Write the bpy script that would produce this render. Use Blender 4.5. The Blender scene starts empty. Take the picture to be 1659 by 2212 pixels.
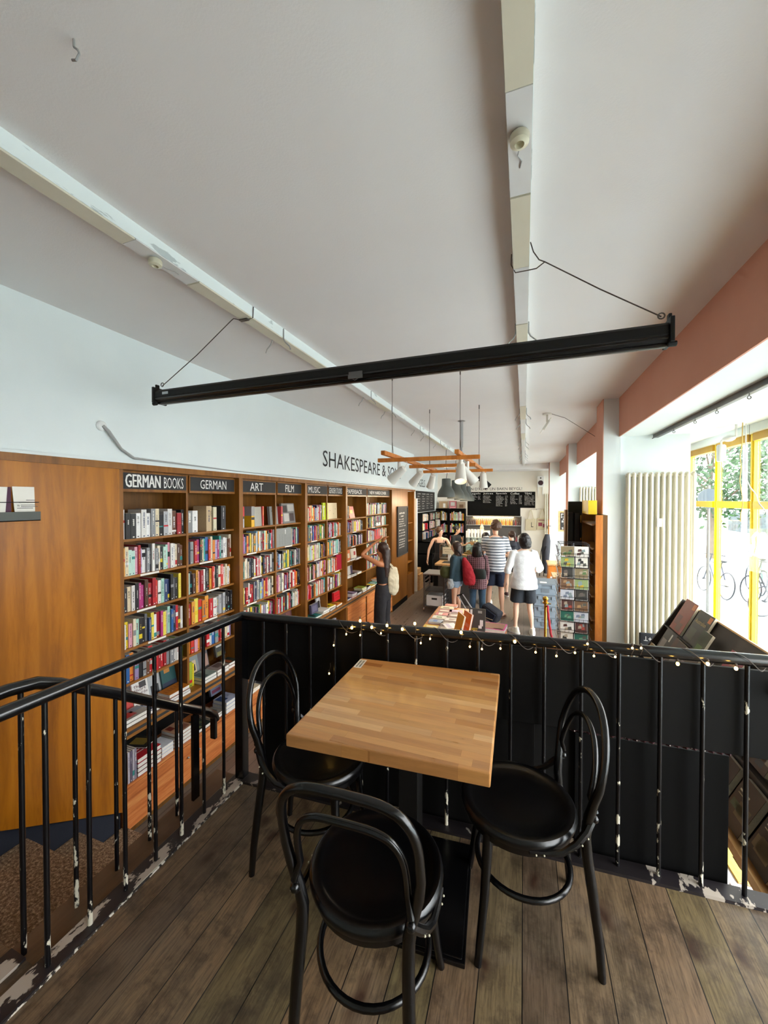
import bpy, math, random
from mathutils import Vector, Matrix
R = math.radians
rnd = random.Random(7)
C = bpy.context.scene.collection
sc = bpy.context.scene

# ------------------------------------------------------------------ camera, world, exposure
CAMH = 1.58
YAW, PIT = R(20.0), R(0.8)
cd = bpy.data.cameras.new('camera')
cam = bpy.data.objects.new('camera', cd); C.objects.link(cam)
cam.location = (0, 0, CAMH)
cam.rotation_euler = (R(90) - PIT, 0, YAW)
cd.sensor_fit = 'VERTICAL'; cd.sensor_height = 24.0
cd.lens = 831.0 / 2212 * 24.0
cd.shift_y = -14.4 / 2212
cd.clip_start = 0.05; cd.clip_end = 200
sc.camera = cam

w = bpy.data.worlds.new('sky'); sc.world = w; w.use_nodes = True
bg = w.node_tree.nodes['Background']
bg.inputs[0].default_value = (0.945, 0.975, 1.0, 1); bg.inputs[1].default_value = 9.6

sc.view_settings.view_transform = 'Standard'; sc.view_settings.look = 'None'
sc.view_settings.gamma = 1.0; sc.view_settings.use_curve_mapping = False
sc.view_settings.exposure = 0.50
sc.cycles.max_bounces = 10; sc.cycles.diffuse_bounces = 6; sc.cycles.glossy_bounces = 4
sc.cycles.transparent_max_bounces = 12; sc.cycles.transmission_bounces = 6
sc.cycles.sample_clamp_indirect = 8.0
sc.cycles.use_denoising = True

def portal(loc, sx, sy, rot):
    l = bpy.data.lights.new('window_portal', 'AREA'); l.shape = 'RECTANGLE'; l.size = sx; l.size_y = sy
    l.cycles.is_portal = True
    o = bpy.data.objects.new('window_portal', l); C.objects.link(o); o.location = loc; o.rotation_euler = rot
    return o
portal((2.32, 7.0, 0.72), 3.1, 14.4, (0, R(90), 0))

def lamp(name, kind, loc, energy, col, size=0.05, rot=(0, 0, 0), spot=None, sizey=None):
    l = bpy.data.lights.new(name, kind); l.energy = energy; l.color = col
    if kind == 'AREA':
        l.shape = 'RECTANGLE'; l.size = size; l.size_y = sizey or size
    else:
        l.shadow_soft_size = size
    if spot: l.spot_size = R(spot); l.spot_blend = 0.5
    o = bpy.data.objects.new(name, l); C.objects.link(o); o.location = loc; o.rotation_euler = rot
    return o
def aim(o, p):
    o.rotation_euler = (Vector(p) - o.location).to_track_quat('-Z', 'Y').to_euler()

# ------------------------------------------------------------------ helpers
_cy = 1091.6
def ray(u, v):
    s, c = math.sin(YAW), math.cos(YAW)
    x = (u - 829.5) / 831.0; y = (_cy - v) / 831.0
    fy = math.cos(PIT) + y * math.sin(PIT); fz = -math.sin(PIT) + y * math.cos(PIT)
    return (c * x - s * fy, s * x + c * fy, fz)
def at(u, v, X=None, Y=None, Z=None):
    """where a sight line of the survey photo meets the plane X, Y or Z = const"""
    r = ray(u, v)
    t = X / r[0] if X is not None else Y / r[1] if Y is not None else (Z - CAMH) / r[2]
    return Vector((r[0] * t, r[1] * t, CAMH + r[2] * t))

def lin(h):
    h = h.lstrip('#'); o = []
    for i in (0, 2, 4):
        c = int(h[i:i+2], 16) / 255
        o.append(c / 12.92 if c <= 0.04045 else ((c + 0.055) / 1.055) ** 2.4)
    return (o[0], o[1], o[2], 1.0)

class MB:
    def __init__(s): s.v = []; s.f = []; s.m = []; s.c = []
    def add(s, vs, fs, mat=0, col=None, M=None):
        n = len(s.v)
        if M is not None: vs = [M @ Vector(p) for p in vs]
        s.v += [tuple(p) for p in vs]
        for f in fs:
            s.f.append(tuple(i + n for i in f)); s.m.append(mat); s.c.append(col)
        return s
    def box(s, x0, x1, y0, y1, z0, z1, mat=0, col=None, M=None):
        vs = [(x0,y0,z0),(x1,y0,z0),(x1,y1,z0),(x0,y1,z0),(x0,y0,z1),(x1,y0,z1),(x1,y1,z1),(x0,y1,z1)]
        return s.add(vs, [(3,2,1,0),(4,5,6,7),(0,1,5,4),(1,2,6,5),(2,3,7,6),(3,0,4,7)], mat, col, M)
    def quad(s, a, b, c, d, mat=0, col=None, M=None):
        return s.add([a, b, c, d], [(0,1,2,3)], mat, col, M)
    def tube(s, pts, r, n=8, mat=0, col=None, closed=False, caps=True, M=None, sy=1.0):
        P = [Vector(p) for p in pts]
        k = len(P)
        rr = r if isinstance(r, (list, tuple)) else [r] * k
        T = []
        for i in range(k):
            if closed: t = P[(i+1) % k] - P[i-1]
            else: t = P[min(i+1, k-1)] - P[max(i-1, 0)]
            T.append(t.normalized() if t.length > 1e-9 else Vector((0,0,1)))
        up = Vector((0,0,1)) if abs(T[0].z) < 0.9 else Vector((1,0,0))
        nrm = (up - T[0] * up.dot(T[0])).normalized()
        vs = []
        for i in range(k):
            nrm = nrm - T[i] * nrm.dot(T[i])
            nrm = nrm.normalized() if nrm.length > 1e-6 else T[i].orthogonal().normalized()
            b = T[i].cross(nrm)
            for j in range(n):
                a = 2 * math.pi * j / n
                vs.append(P[i] + (nrm * math.cos(a) + b * math.sin(a) * sy) * rr[i])
        fs = []
        for i in range(k if closed else k - 1):
            for j in range(n):
                a = i * n + j; b2 = i * n + (j+1) % n
                i2 = (i + 1) % k
                fs.append((a, b2, i2 * n + (j+1) % n, i2 * n + j))
        if caps and not closed:
            fs.append(tuple(range(n - 1, -1, -1))); fs.append(tuple((k-1) * n + j for j in range(n)))
        return s.add(vs, fs, mat, col, M)
    def lathe(s, prof, c=(0,0,0), n=24, mat=0, col=None, M=None, sx=1.0, sy=1.0):
        vs = []; fs = []
        for (r, z) in prof:
            for j in range(n):
                a = 2 * math.pi * j / n
                vs.append((c[0] + r * sx * math.cos(a), c[1] + r * sy * math.sin(a), c[2] + z))
        for i in range(len(prof) - 1):
            for j in range(n):
                fs.append((i*n + j, i*n + (j+1) % n, (i+1)*n + (j+1) % n, (i+1)*n + j))
        if prof[0][0] > 1e-6: fs.append(tuple(range(n-1, -1, -1)))
        if prof[-1][0] > 1e-6: fs.append(tuple((len(prof)-1)*n + j for j in range(n)))
        return s.add(vs, fs, mat, col, M)
    def loft(s, secs, n=16, mat=0, col=None, M=None, caps=True):
        """secs: (cx, cy, cz, rx, ry)"""
        vs = []; fs = []
        for (cx, cy, cz, rx, ry) in secs:
            for j in range(n):
                a = 2 * math.pi * j / n
                vs.append((cx + rx * math.cos(a), cy + ry * math.sin(a), cz))
        for i in range(len(secs) - 1):
            for j in range(n):
                fs.append((i*n + j, i*n + (j+1) % n, (i+1)*n + (j+1) % n, (i+1)*n + j))
        if caps:
            fs.append(tuple(range(n-1, -1, -1))); fs.append(tuple((len(secs)-1)*n + j for j in range(n)))
        return s.add(vs, fs, mat, col, M)
    def ball(s, c, r, n=10, mat=0, col=None, M=None, sz=1.0, sx=1.0, sy=1.0):
        prof = [(max(r * math.sin(math.pi * i / n), 1e-7 if 0 < i < n else 0.0), -r * sz * math.cos(math.pi * i / n)) for i in range(n + 1)]
        prof[0] = (0.0005, prof[0][1]); prof[-1] = (0.0005, prof[-1][1])
        return s.lathe(prof, c, n * 2, mat, col, M, sx, sy)
    def prism(s, poly, axis, a, b, mat=0, col=None, M=None):
        n = len(poly)
        def P(p, t): return {'x': (t, p[0], p[1]), 'y': (p[0], t, p[1]), 'z': (p[0], p[1], t)}[axis]
        vs = [P(p, a) for p in poly] + [P(p, b) for p in poly]
        fs = [tuple(range(n-1, -1, -1)), tuple(range(n, 2*n))] + [(i, (i+1) % n, n + (i+1) % n, n + i) for i in range(n)]
        return s.add(vs, fs, mat, col, M)
    def build(s, name, mats, parent=None, smooth=False, local=False, bevel=0):
        me = bpy.data.meshes.new(name)
        off = Vector((0,0,0))
        if parent is not None and not local:
            p = parent
            while p is not None: off += p.location; p = p.parent
        if not isinstance(mats, (list, tuple)): mats = [mats]
        me.from_pydata([(p[0]-off.x, p[1]-off.y, p[2]-off.z) for p in s.v], [], s.f)
        for m_ in mats: me.materials.append(m_)
        me.polygons.foreach_set('material_index', s.m)
        if any(c is not None for c in s.c):
            ca = me.color_attributes.new('Col', 'FLOAT_COLOR', 'CORNER')
            buf = []
            for poly, c in zip(me.polygons, s.c):
                c = c or (0.8, 0.8, 0.8, 1)
                for _ in range(poly.loop_total): buf += [c[0], c[1], c[2], 1.0]
            ca.data.foreach_set('color', buf)
        import bmesh
        bm = bmesh.new(); bm.from_mesh(me); bmesh.ops.recalc_face_normals(bm, faces=bm.faces); bm.to_mesh(me); bm.free()
        if smooth:
            me.polygons.foreach_set('use_smooth', [True] * len(me.polygons)); me.set_sharp_from_angle(angle=R(38))
        me.update()
        o = bpy.data.objects.new(name, me); C.objects.link(o)
        if parent is not None: o.parent = parent
        if bevel:
            b = o.modifiers.new('bevel', 'BEVEL'); b.width = bevel; b.segments = 2; b.limit_method = 'ANGLE'
        return o

def tag(o, label=None, cat=None, group=None, kind=None):
    if label: o['label'] = label
    if cat: o['category'] = cat
    if group: o['group'] = group
    if kind: o['kind'] = kind
    return o
def thing(name, label, cat, loc=(0,0,0), rz=0, group=None):
    o = bpy.data.objects.new(name, None); C.objects.link(o); o.empty_display_size = 0.1
    o.location = loc; o.rotation_euler = (0, 0, rz)
    return tag(o, label, cat, group)
def struct(name, mb, m, smooth=False, label=None):
    o = mb.build(name, m, smooth=smooth); o['kind'] = 'structure'
    if label: o['label'] = label
    return o
def copy_tree(o, parent=None):
    c = o.copy(); C.objects.link(c)
    if parent is not None: c.parent = parent
    for ch in list(o.children): copy_tree(ch, c)
    return c
def text_mb(mb, s, origin, ux, uz, width=None, height=0.1, mat=0, col=None, thick=0.002, squash=True, center=False):
    """flat raised lettering: origin lower-left, ux reading direction, uz up direction"""
    cu = bpy.data.curves.new('t', 'FONT'); cu.body = s; cu.resolution_u = 2
    o = bpy.data.objects.new('t', cu); C.objects.link(o)
    bpy.context.view_layer.update()
    me = o.to_mesh()
    xs = [v.co.x for v in me.vertices]; ys = [v.co.y for v in me.vertices]
    if not xs: return mb
    x0, x1, y0, y1 = min(xs), max(xs), min(ys), max(ys)
    sy = height / max(y1 - y0, 1e-6); sx = (width / (x1 - x0)) if width else sy
    ux = Vector(ux).normalized(); uz = Vector(uz).normalized(); nn = ux.cross(uz) * thick
    og = Vector(origin)
    vs = [og + ux * (v.co.x - x0) * sx + uz * (v.co.y - y0) * sy + nn for v in me.vertices]
    mb.add(vs, [tuple(p.vertices) for p in me.polygons], mat, col)
    o.to_mesh_clear(); bpy.data.objects.remove(o); bpy.data.curves.remove(cu)
    return mb
def scribble(mb, origin, ux, uz, w_, h_, thick, mat, rr, fill=0.8, col=None):
    """chalk lines of small unreadable handwriting"""
    ux = Vector(ux).normalized(); uz = Vector(uz).normalized(); nn = ux.cross(uz) * thick
    x = 0.0
    while x < w_ * fill:
        l = rr.uniform(0.5, 1.6) * h_
        for k in range(max(1, int(l / (h_ * 0.35)))):
            a = Vector(origin) + ux * (x + k * h_ * 0.35) + uz * rr.uniform(0, 0.2) * h_ + nn
            ww = h_ * 0.2; hh = h_ * rr.uniform(0.5, 0.8); sk = ux * rr.uniform(-0.1, 0.25) * h_
            mb.quad(a, a + ux * ww, a + ux * ww + uz * hh + sk, a + uz * hh + sk, mat, col)
        x += l + 0.4 * h_
    return mb

# ------------------------------------------------------------------ materials
MT = {}
def nm(name):
    m = bpy.data.materials.new(name); m.use_nodes = True
    nt = m.node_tree; return m, nt, nt.nodes, nt.links, nt.nodes['Principled BSDF']
def coords(N, L, scale=(1,1,1), rot=(0,0,0), kind='Object'):
    tc = N.new('ShaderNodeTexCoord'); mp = N.new('ShaderNodeMapping')
    mp.inputs['Scale'].default_value = scale; mp.inputs['Rotation'].default_value = rot
    L.new(tc.outputs[kind], mp.inputs['Vector']); return mp.outputs['Vector']
def noise(N, L, vec, scale, detail=4, rough=0.6, dist=0.0):
    n = N.new('ShaderNodeTexNoise'); n.inputs['Scale'].default_value = scale; n.inputs['Detail'].default_value = detail
    n.inputs['Roughness'].default_value = rough; n.inputs['Distortion'].default_value = dist
    L.new(vec, n.inputs['Vector']); return n.outputs['Fac']
def ramp(N, L, fac, stops):
    r = N.new('ShaderNodeValToRGB'); e = r.color_ramp.elements
    while len(e) < len(stops): e.new(0.5)
    for el, (p, c) in zip(e, stops): el.position = p; el.color = lin(c) if isinstance(c, str) else c
    L.new(fac, r.inputs['Fac']); return r.outputs['Color']
def mix(N, L, fac, a, b, mode='MIX'):
    m = N.new('ShaderNodeMix'); m.data_type = 'RGBA'; m.blend_type = mode
    for s, v in ((m.inputs[0], fac), (m.inputs[6], a), (m.inputs[7], b)):
        if hasattr(v, 'is_linked') or hasattr(v, 'links'): L.new(v, s)
        else: s.default_value = v
    return m.outputs[2]
def bump(N, L, P, h, strength=0.2, dist=0.01):
    b = N.new('ShaderNodeBump'); b.inputs['Strength'].default_value = strength; b.inputs['Distance'].default_value = dist
    L.new(h, b.inputs['Height']); L.new(b.outputs['Normal'], P.inputs['Normal'])
def plain(name, col, rough=0.6, metal=0.0, var=0.06, scale=6, bmp=0.0, coat=0.0, bscale=60, spec=0.5):
    m, nt, N, L, P = nm(name)
    v = coords(N, L); f = noise(N, L, v, scale)
    c = lin(col); d = tuple(x * (1 - var * 2) for x in c[:3]) + (1,)
    L.new(ramp(N, L, f, [(0.3, d), (0.7, c)]), P.inputs['Base Color'])
    P.inputs['Roughness'].default_value = rough; P.inputs['Metallic'].default_value = metal
    if coat: P.inputs['Coat Weight'].default_value = coat; P.inputs['Coat Roughness'].default_value = 0.15
    P.inputs['Specular IOR Level'].default_value = spec
    if bmp: bump(N, L, P, noise(N, L, v, bscale, 2), bmp, 0.004)
    MT[name] = m; return m
def emit(name, col, strength):
    m, nt, N, L, P = nm(name)
    P.inputs['Base Color'].default_value = lin(col); P.inputs['Emission Color'].default_value = lin(col)
    P.inputs['Emission Strength'].default_value = strength; MT[name] = m; return m
def wood(name, c1, c2, c3, grain=(1,1,0.08), scale=14, rough=0.35, coat=0.2, bands=0.0):
    m, nt, N, L, P = nm(name)
    v = coords(N, L, grain)
    f = noise(N, L, v, scale, 8, 0.72, 0.4)
    col = ramp(N, L, f, [(0.32, c1), (0.5, c2), (0.66, c3)])
    big = noise(N, L, coords(N, L, (grain[0]*.3+.1, grain[1]*.3+.1, grain[2]*.3+.1)), 2.5, 2)
    if bands:
        wv = N.new('ShaderNodeTexWave'); wv.inputs['Scale'].default_value = bands; wv.inputs['Distortion'].default_value = 9
        wv.inputs['Detail'].default_value = 3; wv.inputs['Detail Scale'].default_value = 0.5
        wv.bands_direction = 'Y'
        L.new(coords(N, L, (grain[0], grain[1], grain[2] * 3.0)), wv.inputs['Vector'])
        col = mix(N, L, ramp(N, L, wv.outputs['Fac'], [(0.06, (0.5,)*3+(1,)), (0.25, (0,0,0,1))]), col, lin(c1))
    col = mix(N, L, ramp(N, L, big, [(0.35, (0,0,0,1)), (0.7, (0.35,)*3+(1,))]), col, lin(c3))
    L.new(col, P.inputs['Base Color'])
    P.inputs['Roughness'].default_value = rough; P.inputs['Coat Weight'].default_value = coat * .5; P.inputs['Coat Roughness'].default_value = 0.25; P.inputs['Specular IOR Level'].default_value = .35
    bump(N, L, P, f, 0.08, 0.003)
    MT[name] = m; return m
def cell_pattern(N, L, v, length, width, gapw):
    """random-length staggered boards: returns (random per board, seam mask)"""
    def math_(op, a, b=None):
        m_ = N.new('ShaderNodeMath'); m_.operation = op
        for i_, x_ in enumerate((a, b)):
            if x_ is None: continue
            if isinstance(x_, (int, float)): m_.inputs[i_].default_value = x_
            else: L.new(x_, m_.inputs[i_])
        return m_.outputs[0]
    sp = N.new('ShaderNodeSeparateXYZ'); L.new(v, sp.inputs[0])
    yr = math_('DIVIDE', sp.outputs['Y'], width); row = math_('FLOOR', yr); fy = math_('SUBTRACT', yr, row)
    wn = N.new('ShaderNodeTexWhiteNoise'); wn.noise_dimensions = '1D'; L.new(row, wn.inputs['W'])
    xr_ = math_('ADD', math_('DIVIDE', sp.outputs['X'], length), math_('MULTIPLY', wn.outputs['Value'], 17.3))
    cl = math_('FLOOR', xr_); fx = math_('SUBTRACT', xr_, cl)
    cb = N.new('ShaderNodeCombineXYZ'); L.new(row, cb.inputs[0]); L.new(cl, cb.inputs[1])
    w2 = N.new('ShaderNodeTexWhiteNoise'); w2.noise_dimensions = '2D'; L.new(cb.outputs[0], w2.inputs['Vector'])
    gy = gapw / width; gx = gapw / length
    seam = math_('MAXIMUM', math_('LESS_THAN', fy, gy), math_('LESS_THAN', fx, gx))
    return w2.outputs['Value'], seam
def planks(name, width, length, cols, gap='1a1410', rough=0.5, vary=0.5, knots=True, coat=0.0, rot=90, stave_bump=0.3, grain=9, gapw=0.004):
    m, nt, N, L, P = nm(name)
    v = coords(N, L, (1,1,1), (0,0,R(rot)))
    rv, seam = cell_pattern(N, L, v, length, width, gapw)
    vg = N.new('ShaderNodeMapping'); vg.inputs['Scale'].default_value = (0.12, 1, 1); L.new(v, vg.inputs['Vector'])
    off = N.new('ShaderNodeVectorMath'); off.operation = 'MULTIPLY_ADD'
    L.new(rv, off.inputs[0]); off.inputs[1].default_value = (7, 7, 7); L.new(vg.outputs['Vector'], off.inputs[2])
    g = noise(N, L, off.outputs['Vector'], grain * 3.0, 8, 0.7, 0.5)
    base = ramp(N, L, rv, [(i / (len(cols) - 1), c) for i, c in enumerate(cols)])
    dark = ramp(N, L, g, [(0.3, (0.42,)*3+(1,)), (0.62, (1.0,)*3+(1,))])
    col = mix(N, L, vary, base, mix(N, L, 1.0, base, dark, 'MULTIPLY'))
    if knots:
        st = noise(N, L, v, 1.6, 3)
        col = mix(N, L, ramp(N, L, st, [(0.42, (0.0,)*3+(1,)), (0.68, (0.40,)*3+(1,))]), col, lin('6a6250'))
        s2 = noise(N, L, v, 7.0, 6, .7)
        col = mix(N, L, ramp(N, L, s2, [(0.36, (0.75,)*3+(1,)), (0.52, (0.0,)*3+(1,))]), col, lin('33271c'))
        s3 = noise(N, L, coords(N, L, (3.1, 3.1, 3.1)), 1.1, 3)
        col = mix(N, L, ramp(N, L, s3, [(0.52, (0.0,)*3+(1,)), (0.7, (0.5,)*3+(1,))]), col, lin('82705e'))
        vk = N.new('ShaderNodeMapping'); vk.inputs['Scale'].default_value = (0.6, 1.3, 1); L.new(v, vk.inputs['Vector'])
        nd = N.new('ShaderNodeTexNoise'); nd.inputs['Scale'].default_value = 9; L.new(v, nd.inputs['Vector'])
        va = N.new('ShaderNodeVectorMath'); va.operation = 'MULTIPLY_ADD'; L.new(nd.outputs['Color'], va.inputs[0]); va.inputs[1].default_value = (.10, .10, 0); L.new(vk.outputs['Vector'], va.inputs[2])
        vo = N.new('ShaderNodeTexVoronoi'); vo.inputs['Scale'].default_value = 3.6; vo.voronoi_dimensions = '2D'; L.new(va.outputs['Vector'], vo.inputs['Vector'])
        col = mix(N, L, ramp(N, L, vo.outputs['Distance'], [(0.03, (0.85,)*3+(1,)), (0.09, (0.4,)*3+(1,)), (0.15, (0,0,0,1))]), col, lin('321509'))
        fine = noise(N, L, coords(N, L, (1, .06, 1)), 160, 4, .7)
        col = mix(N, L, ramp(N, L, fine, [(.35, (.55,)*3+(1,)), (.55, (0,0,0,1))]), col, lin('2c2118'))
    col = mix(N, L, seam, col, lin(gap))
    L.new(col, P.inputs['Base Color'])
    L.new(ramp(N, L, g, [(0.2, (rough - .1,)*3+(1,)), (0.8, (rough + .15,)*3+(1,))]), P.inputs['Roughness'])
    if coat: P.inputs['Coat Weight'].default_value = coat; P.inputs['Coat Roughness'].default_value = 0.2
    inv = N.new('ShaderNodeMath'); inv.operation = 'SUBTRACT'; inv.inputs[0].default_value = 1.0; L.new(seam, inv.inputs[1])
    bump(N, L, P, inv.outputs[0], stave_bump, 0.004)
    MT[name] = m; return m
def chipped(name, base, chip, th, scale=14, rough=0.35, stretch=(1,1,1), low=0.0):
    m, nt, N, L, P = nm(name)
    v = coords(N, L, stretch); f = noise(N, L, v, scale, 5, 0.6)
    if low:      # paint worn away more near the foot of the bars
        tc = N.new('ShaderNodeTexCoord'); sp = N.new('ShaderNodeSeparateXYZ'); L.new(tc.outputs['Object'], sp.inputs[0])
        mr = N.new('ShaderNodeMapRange'); mr.inputs[1].default_value = .0; mr.inputs[2].default_value = .30; mr.inputs[3].default_value = low; mr.inputs[4].default_value = 0.0; L.new(sp.outputs['Z'], mr.inputs[0])
        ad = N.new('ShaderNodeMath'); ad.operation = 'ADD'; L.new(f, ad.inputs[0]); L.new(mr.outputs[0], ad.inputs[1]); f = ad.outputs[0]
    L.new(ramp(N, L, f, [(th, base), (th + 0.02, chip)]), P.inputs['Base Color'])
    P.inputs['Roughness'].default_value = rough
    bump(N, L, P, f, 0.1, 0.002); MT[name] = m; return m
def vcol(name, rough=0.5, coat=0.0):
    m, nt, N, L, P = nm(name)
    a = N.new('ShaderNodeVertexColor'); a.layer_name = 'Col'
    f = noise(N, L, coords(N, L), 90, 2)
    L.new(mix(N, L, 1.0, a.outputs['Color'], ramp(N, L, f, [(0.3, (0.86,)*3+(1,)), (0.7, (1,1,1,1))]), 'MULTIPLY'), P.inputs['Base Color'])
    P.inputs['Roughness'].default_value = rough
    MT[name] = m; return m
def glass(name, tint=(1,1,1,1), gloss=0.08):
    m, nt, N, L, P = nm(name)
    N.remove(P); t = N.new('ShaderNodeBsdfTransparent'); g = N.new('ShaderNodeBsdfGlossy'); x = N.new('ShaderNodeMixShader')
    t.inputs[0].default_value = tint; g.inputs['Roughness'].default_value = 0.02; x.inputs[0].default_value = gloss
    L.new(t.outputs[0], x.inputs[1]); L.new(g.outputs[0], x.inputs[2]); L.new(x.outputs[0], N['Material Output'].inputs['Surface'])
    MT[name] = m; return m
def paint_wall(name, c1, c2, scale=1.2, rough=0.85, bm_=0.25):
    m, nt, N, L, P = nm(name)
    v = coords(N, L); f = noise(N, L, v, scale, 3)
    L.new(ramp(N, L, f, [(0.3, c1), (0.7, c2)]), P.inputs['Base Color']); P.inputs['Roughness'].default_value = rough
    bump(N, L, P, noise(N, L, v, 130, 3), bm_, 0.002); MT[name] = m; return m

paint_wall('ceiling', 'e2dddb', 'e6e2e0'); paint_wall('white_wall', 'dbe2e2', 'e2e8e7'); paint_wall('cream_wall', 'ece6da', 'f1ece2')
paint_wall('pink', 'c98e77', 'cf9680'); paint_wall('navy', '1c2230', '222838')
chipped('trunk_side', 'dfe6e4', 'b4bcbb', 0.56, 9, 0.4, (1, .25, 1)); plain('trunk_cream', 'd6cfbb', 0.5, var=.03); plain('trunk_white', 'dcdad8', 0.5, var=.03)
planks('plank_floor', 0.137, 6.0, ['7e644a', '947656', '6c5642', '967a5a', '806850', '7e6e48'], rough=0.45, vary=0.9, gapw=.0035, gap='080604')
planks('shop_floor', 0.14, 5.0, ['6e6056', '7a6b60', '665a50', '827468'], rough=0.3, vary=0.6, knots=False)
planks('butcher', 0.034, 0.42, ['b37a40', 'c88d50', 'd29c60', 'a66c38', 'e0b078', 'c4884a', 'd09c5e'], gap='9a6430', rough=0.32, vary=0.4, knots=False, coat=0.25, rot=0, stave_bump=0.05, grain=12, gapw=0.0004)
wood('panel', '824906', 'aa660a', 'b87414', (1, 1, 0.10), 11, 0.36, 0.08, bands=1.5)
wood('case_wood', '62390e', '835018', '966224', (1, 1, 0.1), 16, 0.4, 0.15)
wood('case_dark', '52320c', '6a4413', '7a501a', (1, 1, 0.1), 12, 0.5, 0.1)
wood('cedar', '9a4718', 'cc743a', 'e09a5a', (1, 0.07, 1), 24, 0.5, 0.1, bands=0)
wood('shelf_wood', '704414', '935e24', 'a67234', (1, 0.1, 1), 18, 0.45, 0.1)
wood('light_wood', 'b98550', 'cfa06a', 'dcb383', (1, 0.2, 1), 10, 0.4, 0.1)
wood('orange_wood', 'a35a1e', 'c4742c', 'd58a3e', (1, 1, 0.15), 10, 0.4, 0.15)
wood('step_wood', '4c3726', '5e4632', '6b513b', (1, 0.15, 1), 12, 0.5, 0.0)
plain('black_gloss', '050506', 0.26, var=.02, coat=0.15); plain('black_rail', '09090b', 0.26, var=.05, coat=0.4)
plain('black_seat', '040405', 0.28, var=.02, coat=0.15)
plain('black_matte', '121110', 0.5, var=.05, spec=.25); plain('board_black', '131211', 0.6, var=.08, scale=3, bmp=.05, spec=.12); plain('board_dark', '0c0c0c', 0.6, var=.06, scale=3, spec=.12); plain('board_grey', '1a1918', .65, var=.1, spec=.12)
plain('charcoal', '333232', 0.7, var=.1, scale=9); plain('chalkboard', '2b2b2c', 0.7, var=.15, scale=5)
plain('chalk', 'eceae4', 0.8, var=.02); plain('lettering', '1b1c20', 0.6, var=.02)
chipped('post_paint', '09080b', 'd9d2bd', 0.64, 26, 0.3, (1, 1, 0.45), low=.11); chipped('edge_paint', '2c2624', 'cfc8ba', 0.50, 30, 0.5); chipped('plate_dark', '1c181a', '8d857a', 0.64, 14, 0.45)
chipped('plate_paint', '1f1a1e', 'b4a99c', 0.52, 12, 0.45, (1.2, .55, 1))
plain('steel', '6c6a68', 0.4, 0.6, var=.05); plain('alu', 'd4d6d8', 0.35, 0.2); plain('steel_light', 'b9bcbe', 0.3, 0.7, var=.04); plain('chrome', 'd0d2d4', 0.15, 1.0, var=.02)
plain('dark_metal', '3a3a3c', 0.4, 0.6, var=.05); plain('brass', 'c79a3f', 0.25, 0.9, var=.05); plain('wire', '544a44', 0.5, 0.2, var=.02)
plain('radiator', 'e2dcc8', 0.35, var=.02, coat=.2); plain('white_plastic', 'e8e8e6', 0.4, var=.02); plain('spot_white', 'dcd9cf', 0.4, var=.02)
plain('cable_gray', 'a4a4a2', 0.6, var=.05); plain('ceramic', 'd8d2b8', 0.35, var=.08, coat=.3)
plain('yellow_frame', 'f2cf0c', 0.4, var=.06, scale=3, coat=.2); plain('yellow_old', 'c79a2c', 0.5, var=.1, scale=4)
plain('lamp_grey', '50544f', 0.55, var=.03); plain('crate_grey', '7e8c98', 0.5, var=.05); plain('crate_lid', '6c767f', 0.5, var=.06)
plain('red_rope', 'b3182a', 0.8, var=.15, scale=40, bmp=.4); plain('paper', 'eeeae0', 0.7, var=.03); plain('canvas', 'd8ccae', 0.85, var=.05, bmp=.2)
plain('page', 'ded6c4', 0.8, var=.05, scale=30)
vcol('cover', 0.4); vcol('cloth', 0.85)
glass('pane'); glass('case_glass', (.86, .94, .92, 1), 0.12); glass('acrylic', (.93, .95, .9, 1), .1)
emit('fairy', 'ffc561', 26.0); emit('bulb', 'ffe2b0', 14.0); emit('strip_warm', 'ffd884', 12.0)
# ------------------------------------------------------------------ the setting
FZ = -0.88          # shop floor; the mezzanine the photo is taken from is at z = 0
CZ = 2.77           # ceiling
RA = Vector((-1.5, 1.76, 0)); RD = Vector((2.4, 0.145, 0)).normalized(); RN = Vector((-RD.y, RD.x, 0))
def rl(x, off=0.0):      # point of the front railing line at room x
    t = (x - RA.x) / RD.x
    p = RA + RD * t + RN * off
    return p.x, p.y
mb = MB(); mb.box(-3.3, 2.3, -3.3, 14.7, FZ - .12, FZ); struct('floor', mb, MT['shop_floor'])
mb = MB()
x2, y2 = rl(2.1, .03)
mb.prism([(-1.56, -3.2), (2.12, -3.2), (2.12, y2), (-1.56, 1.79)], 'z', -0.06, 0.0)
mb.prism([(-2.72, -3.2), (-1.56, -3.2), (-1.56, .80), (-2.72, .80)], 'z', -0.06, 0.0)
struct('floor', mb, MT['plank_floor'])
mb = MB()
mb.prism([(-1.56, -3.1), (2.12, -3.1), (2.12, y2 - .03), (-1.56, 1.76)], 'z', FZ, -0.062)
mb.box(-2.70, -1.58, -3.1, .78, FZ, -.062)
struct('wall_plinth', mb, MT['board_dark'])
mb = MB(); mb.box(-3.3, 1.05, -3.3, 13.55, CZ, CZ + .12); mb.box(-3.3, 1.05, 13.55, 14.7, 2.60, CZ + .12); struct('ceiling', mb, MT['ceiling'])
mb = MB(); mb.box(-3.3, -2.72, -3.3, 9.78, 1.86, CZ); mb.box(-3.3, -3.1, 9.78, 14.7, FZ, CZ); mb.box(-3.3, -3.06, -3.3, 9.9, FZ, 1.86)
struct('wall_left', mb, MT['white_wall'])
mb = MB(); mb.box(-3.1, -2.70, 9.98, 10.06, FZ, 1.62); struct('trim_1', mb, MT['cream_wall'])
mb = MB(); mb.box(-3.3, 2.3, 14.5, 14.7, FZ, CZ); struct('wall_back', mb, MT['cream_wall'])
mb = MB(); mb.box(-3.3, 2.3, -3.4, -3.2, FZ, CZ); struct('wall_rear', mb, MT['white_wall'])
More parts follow.
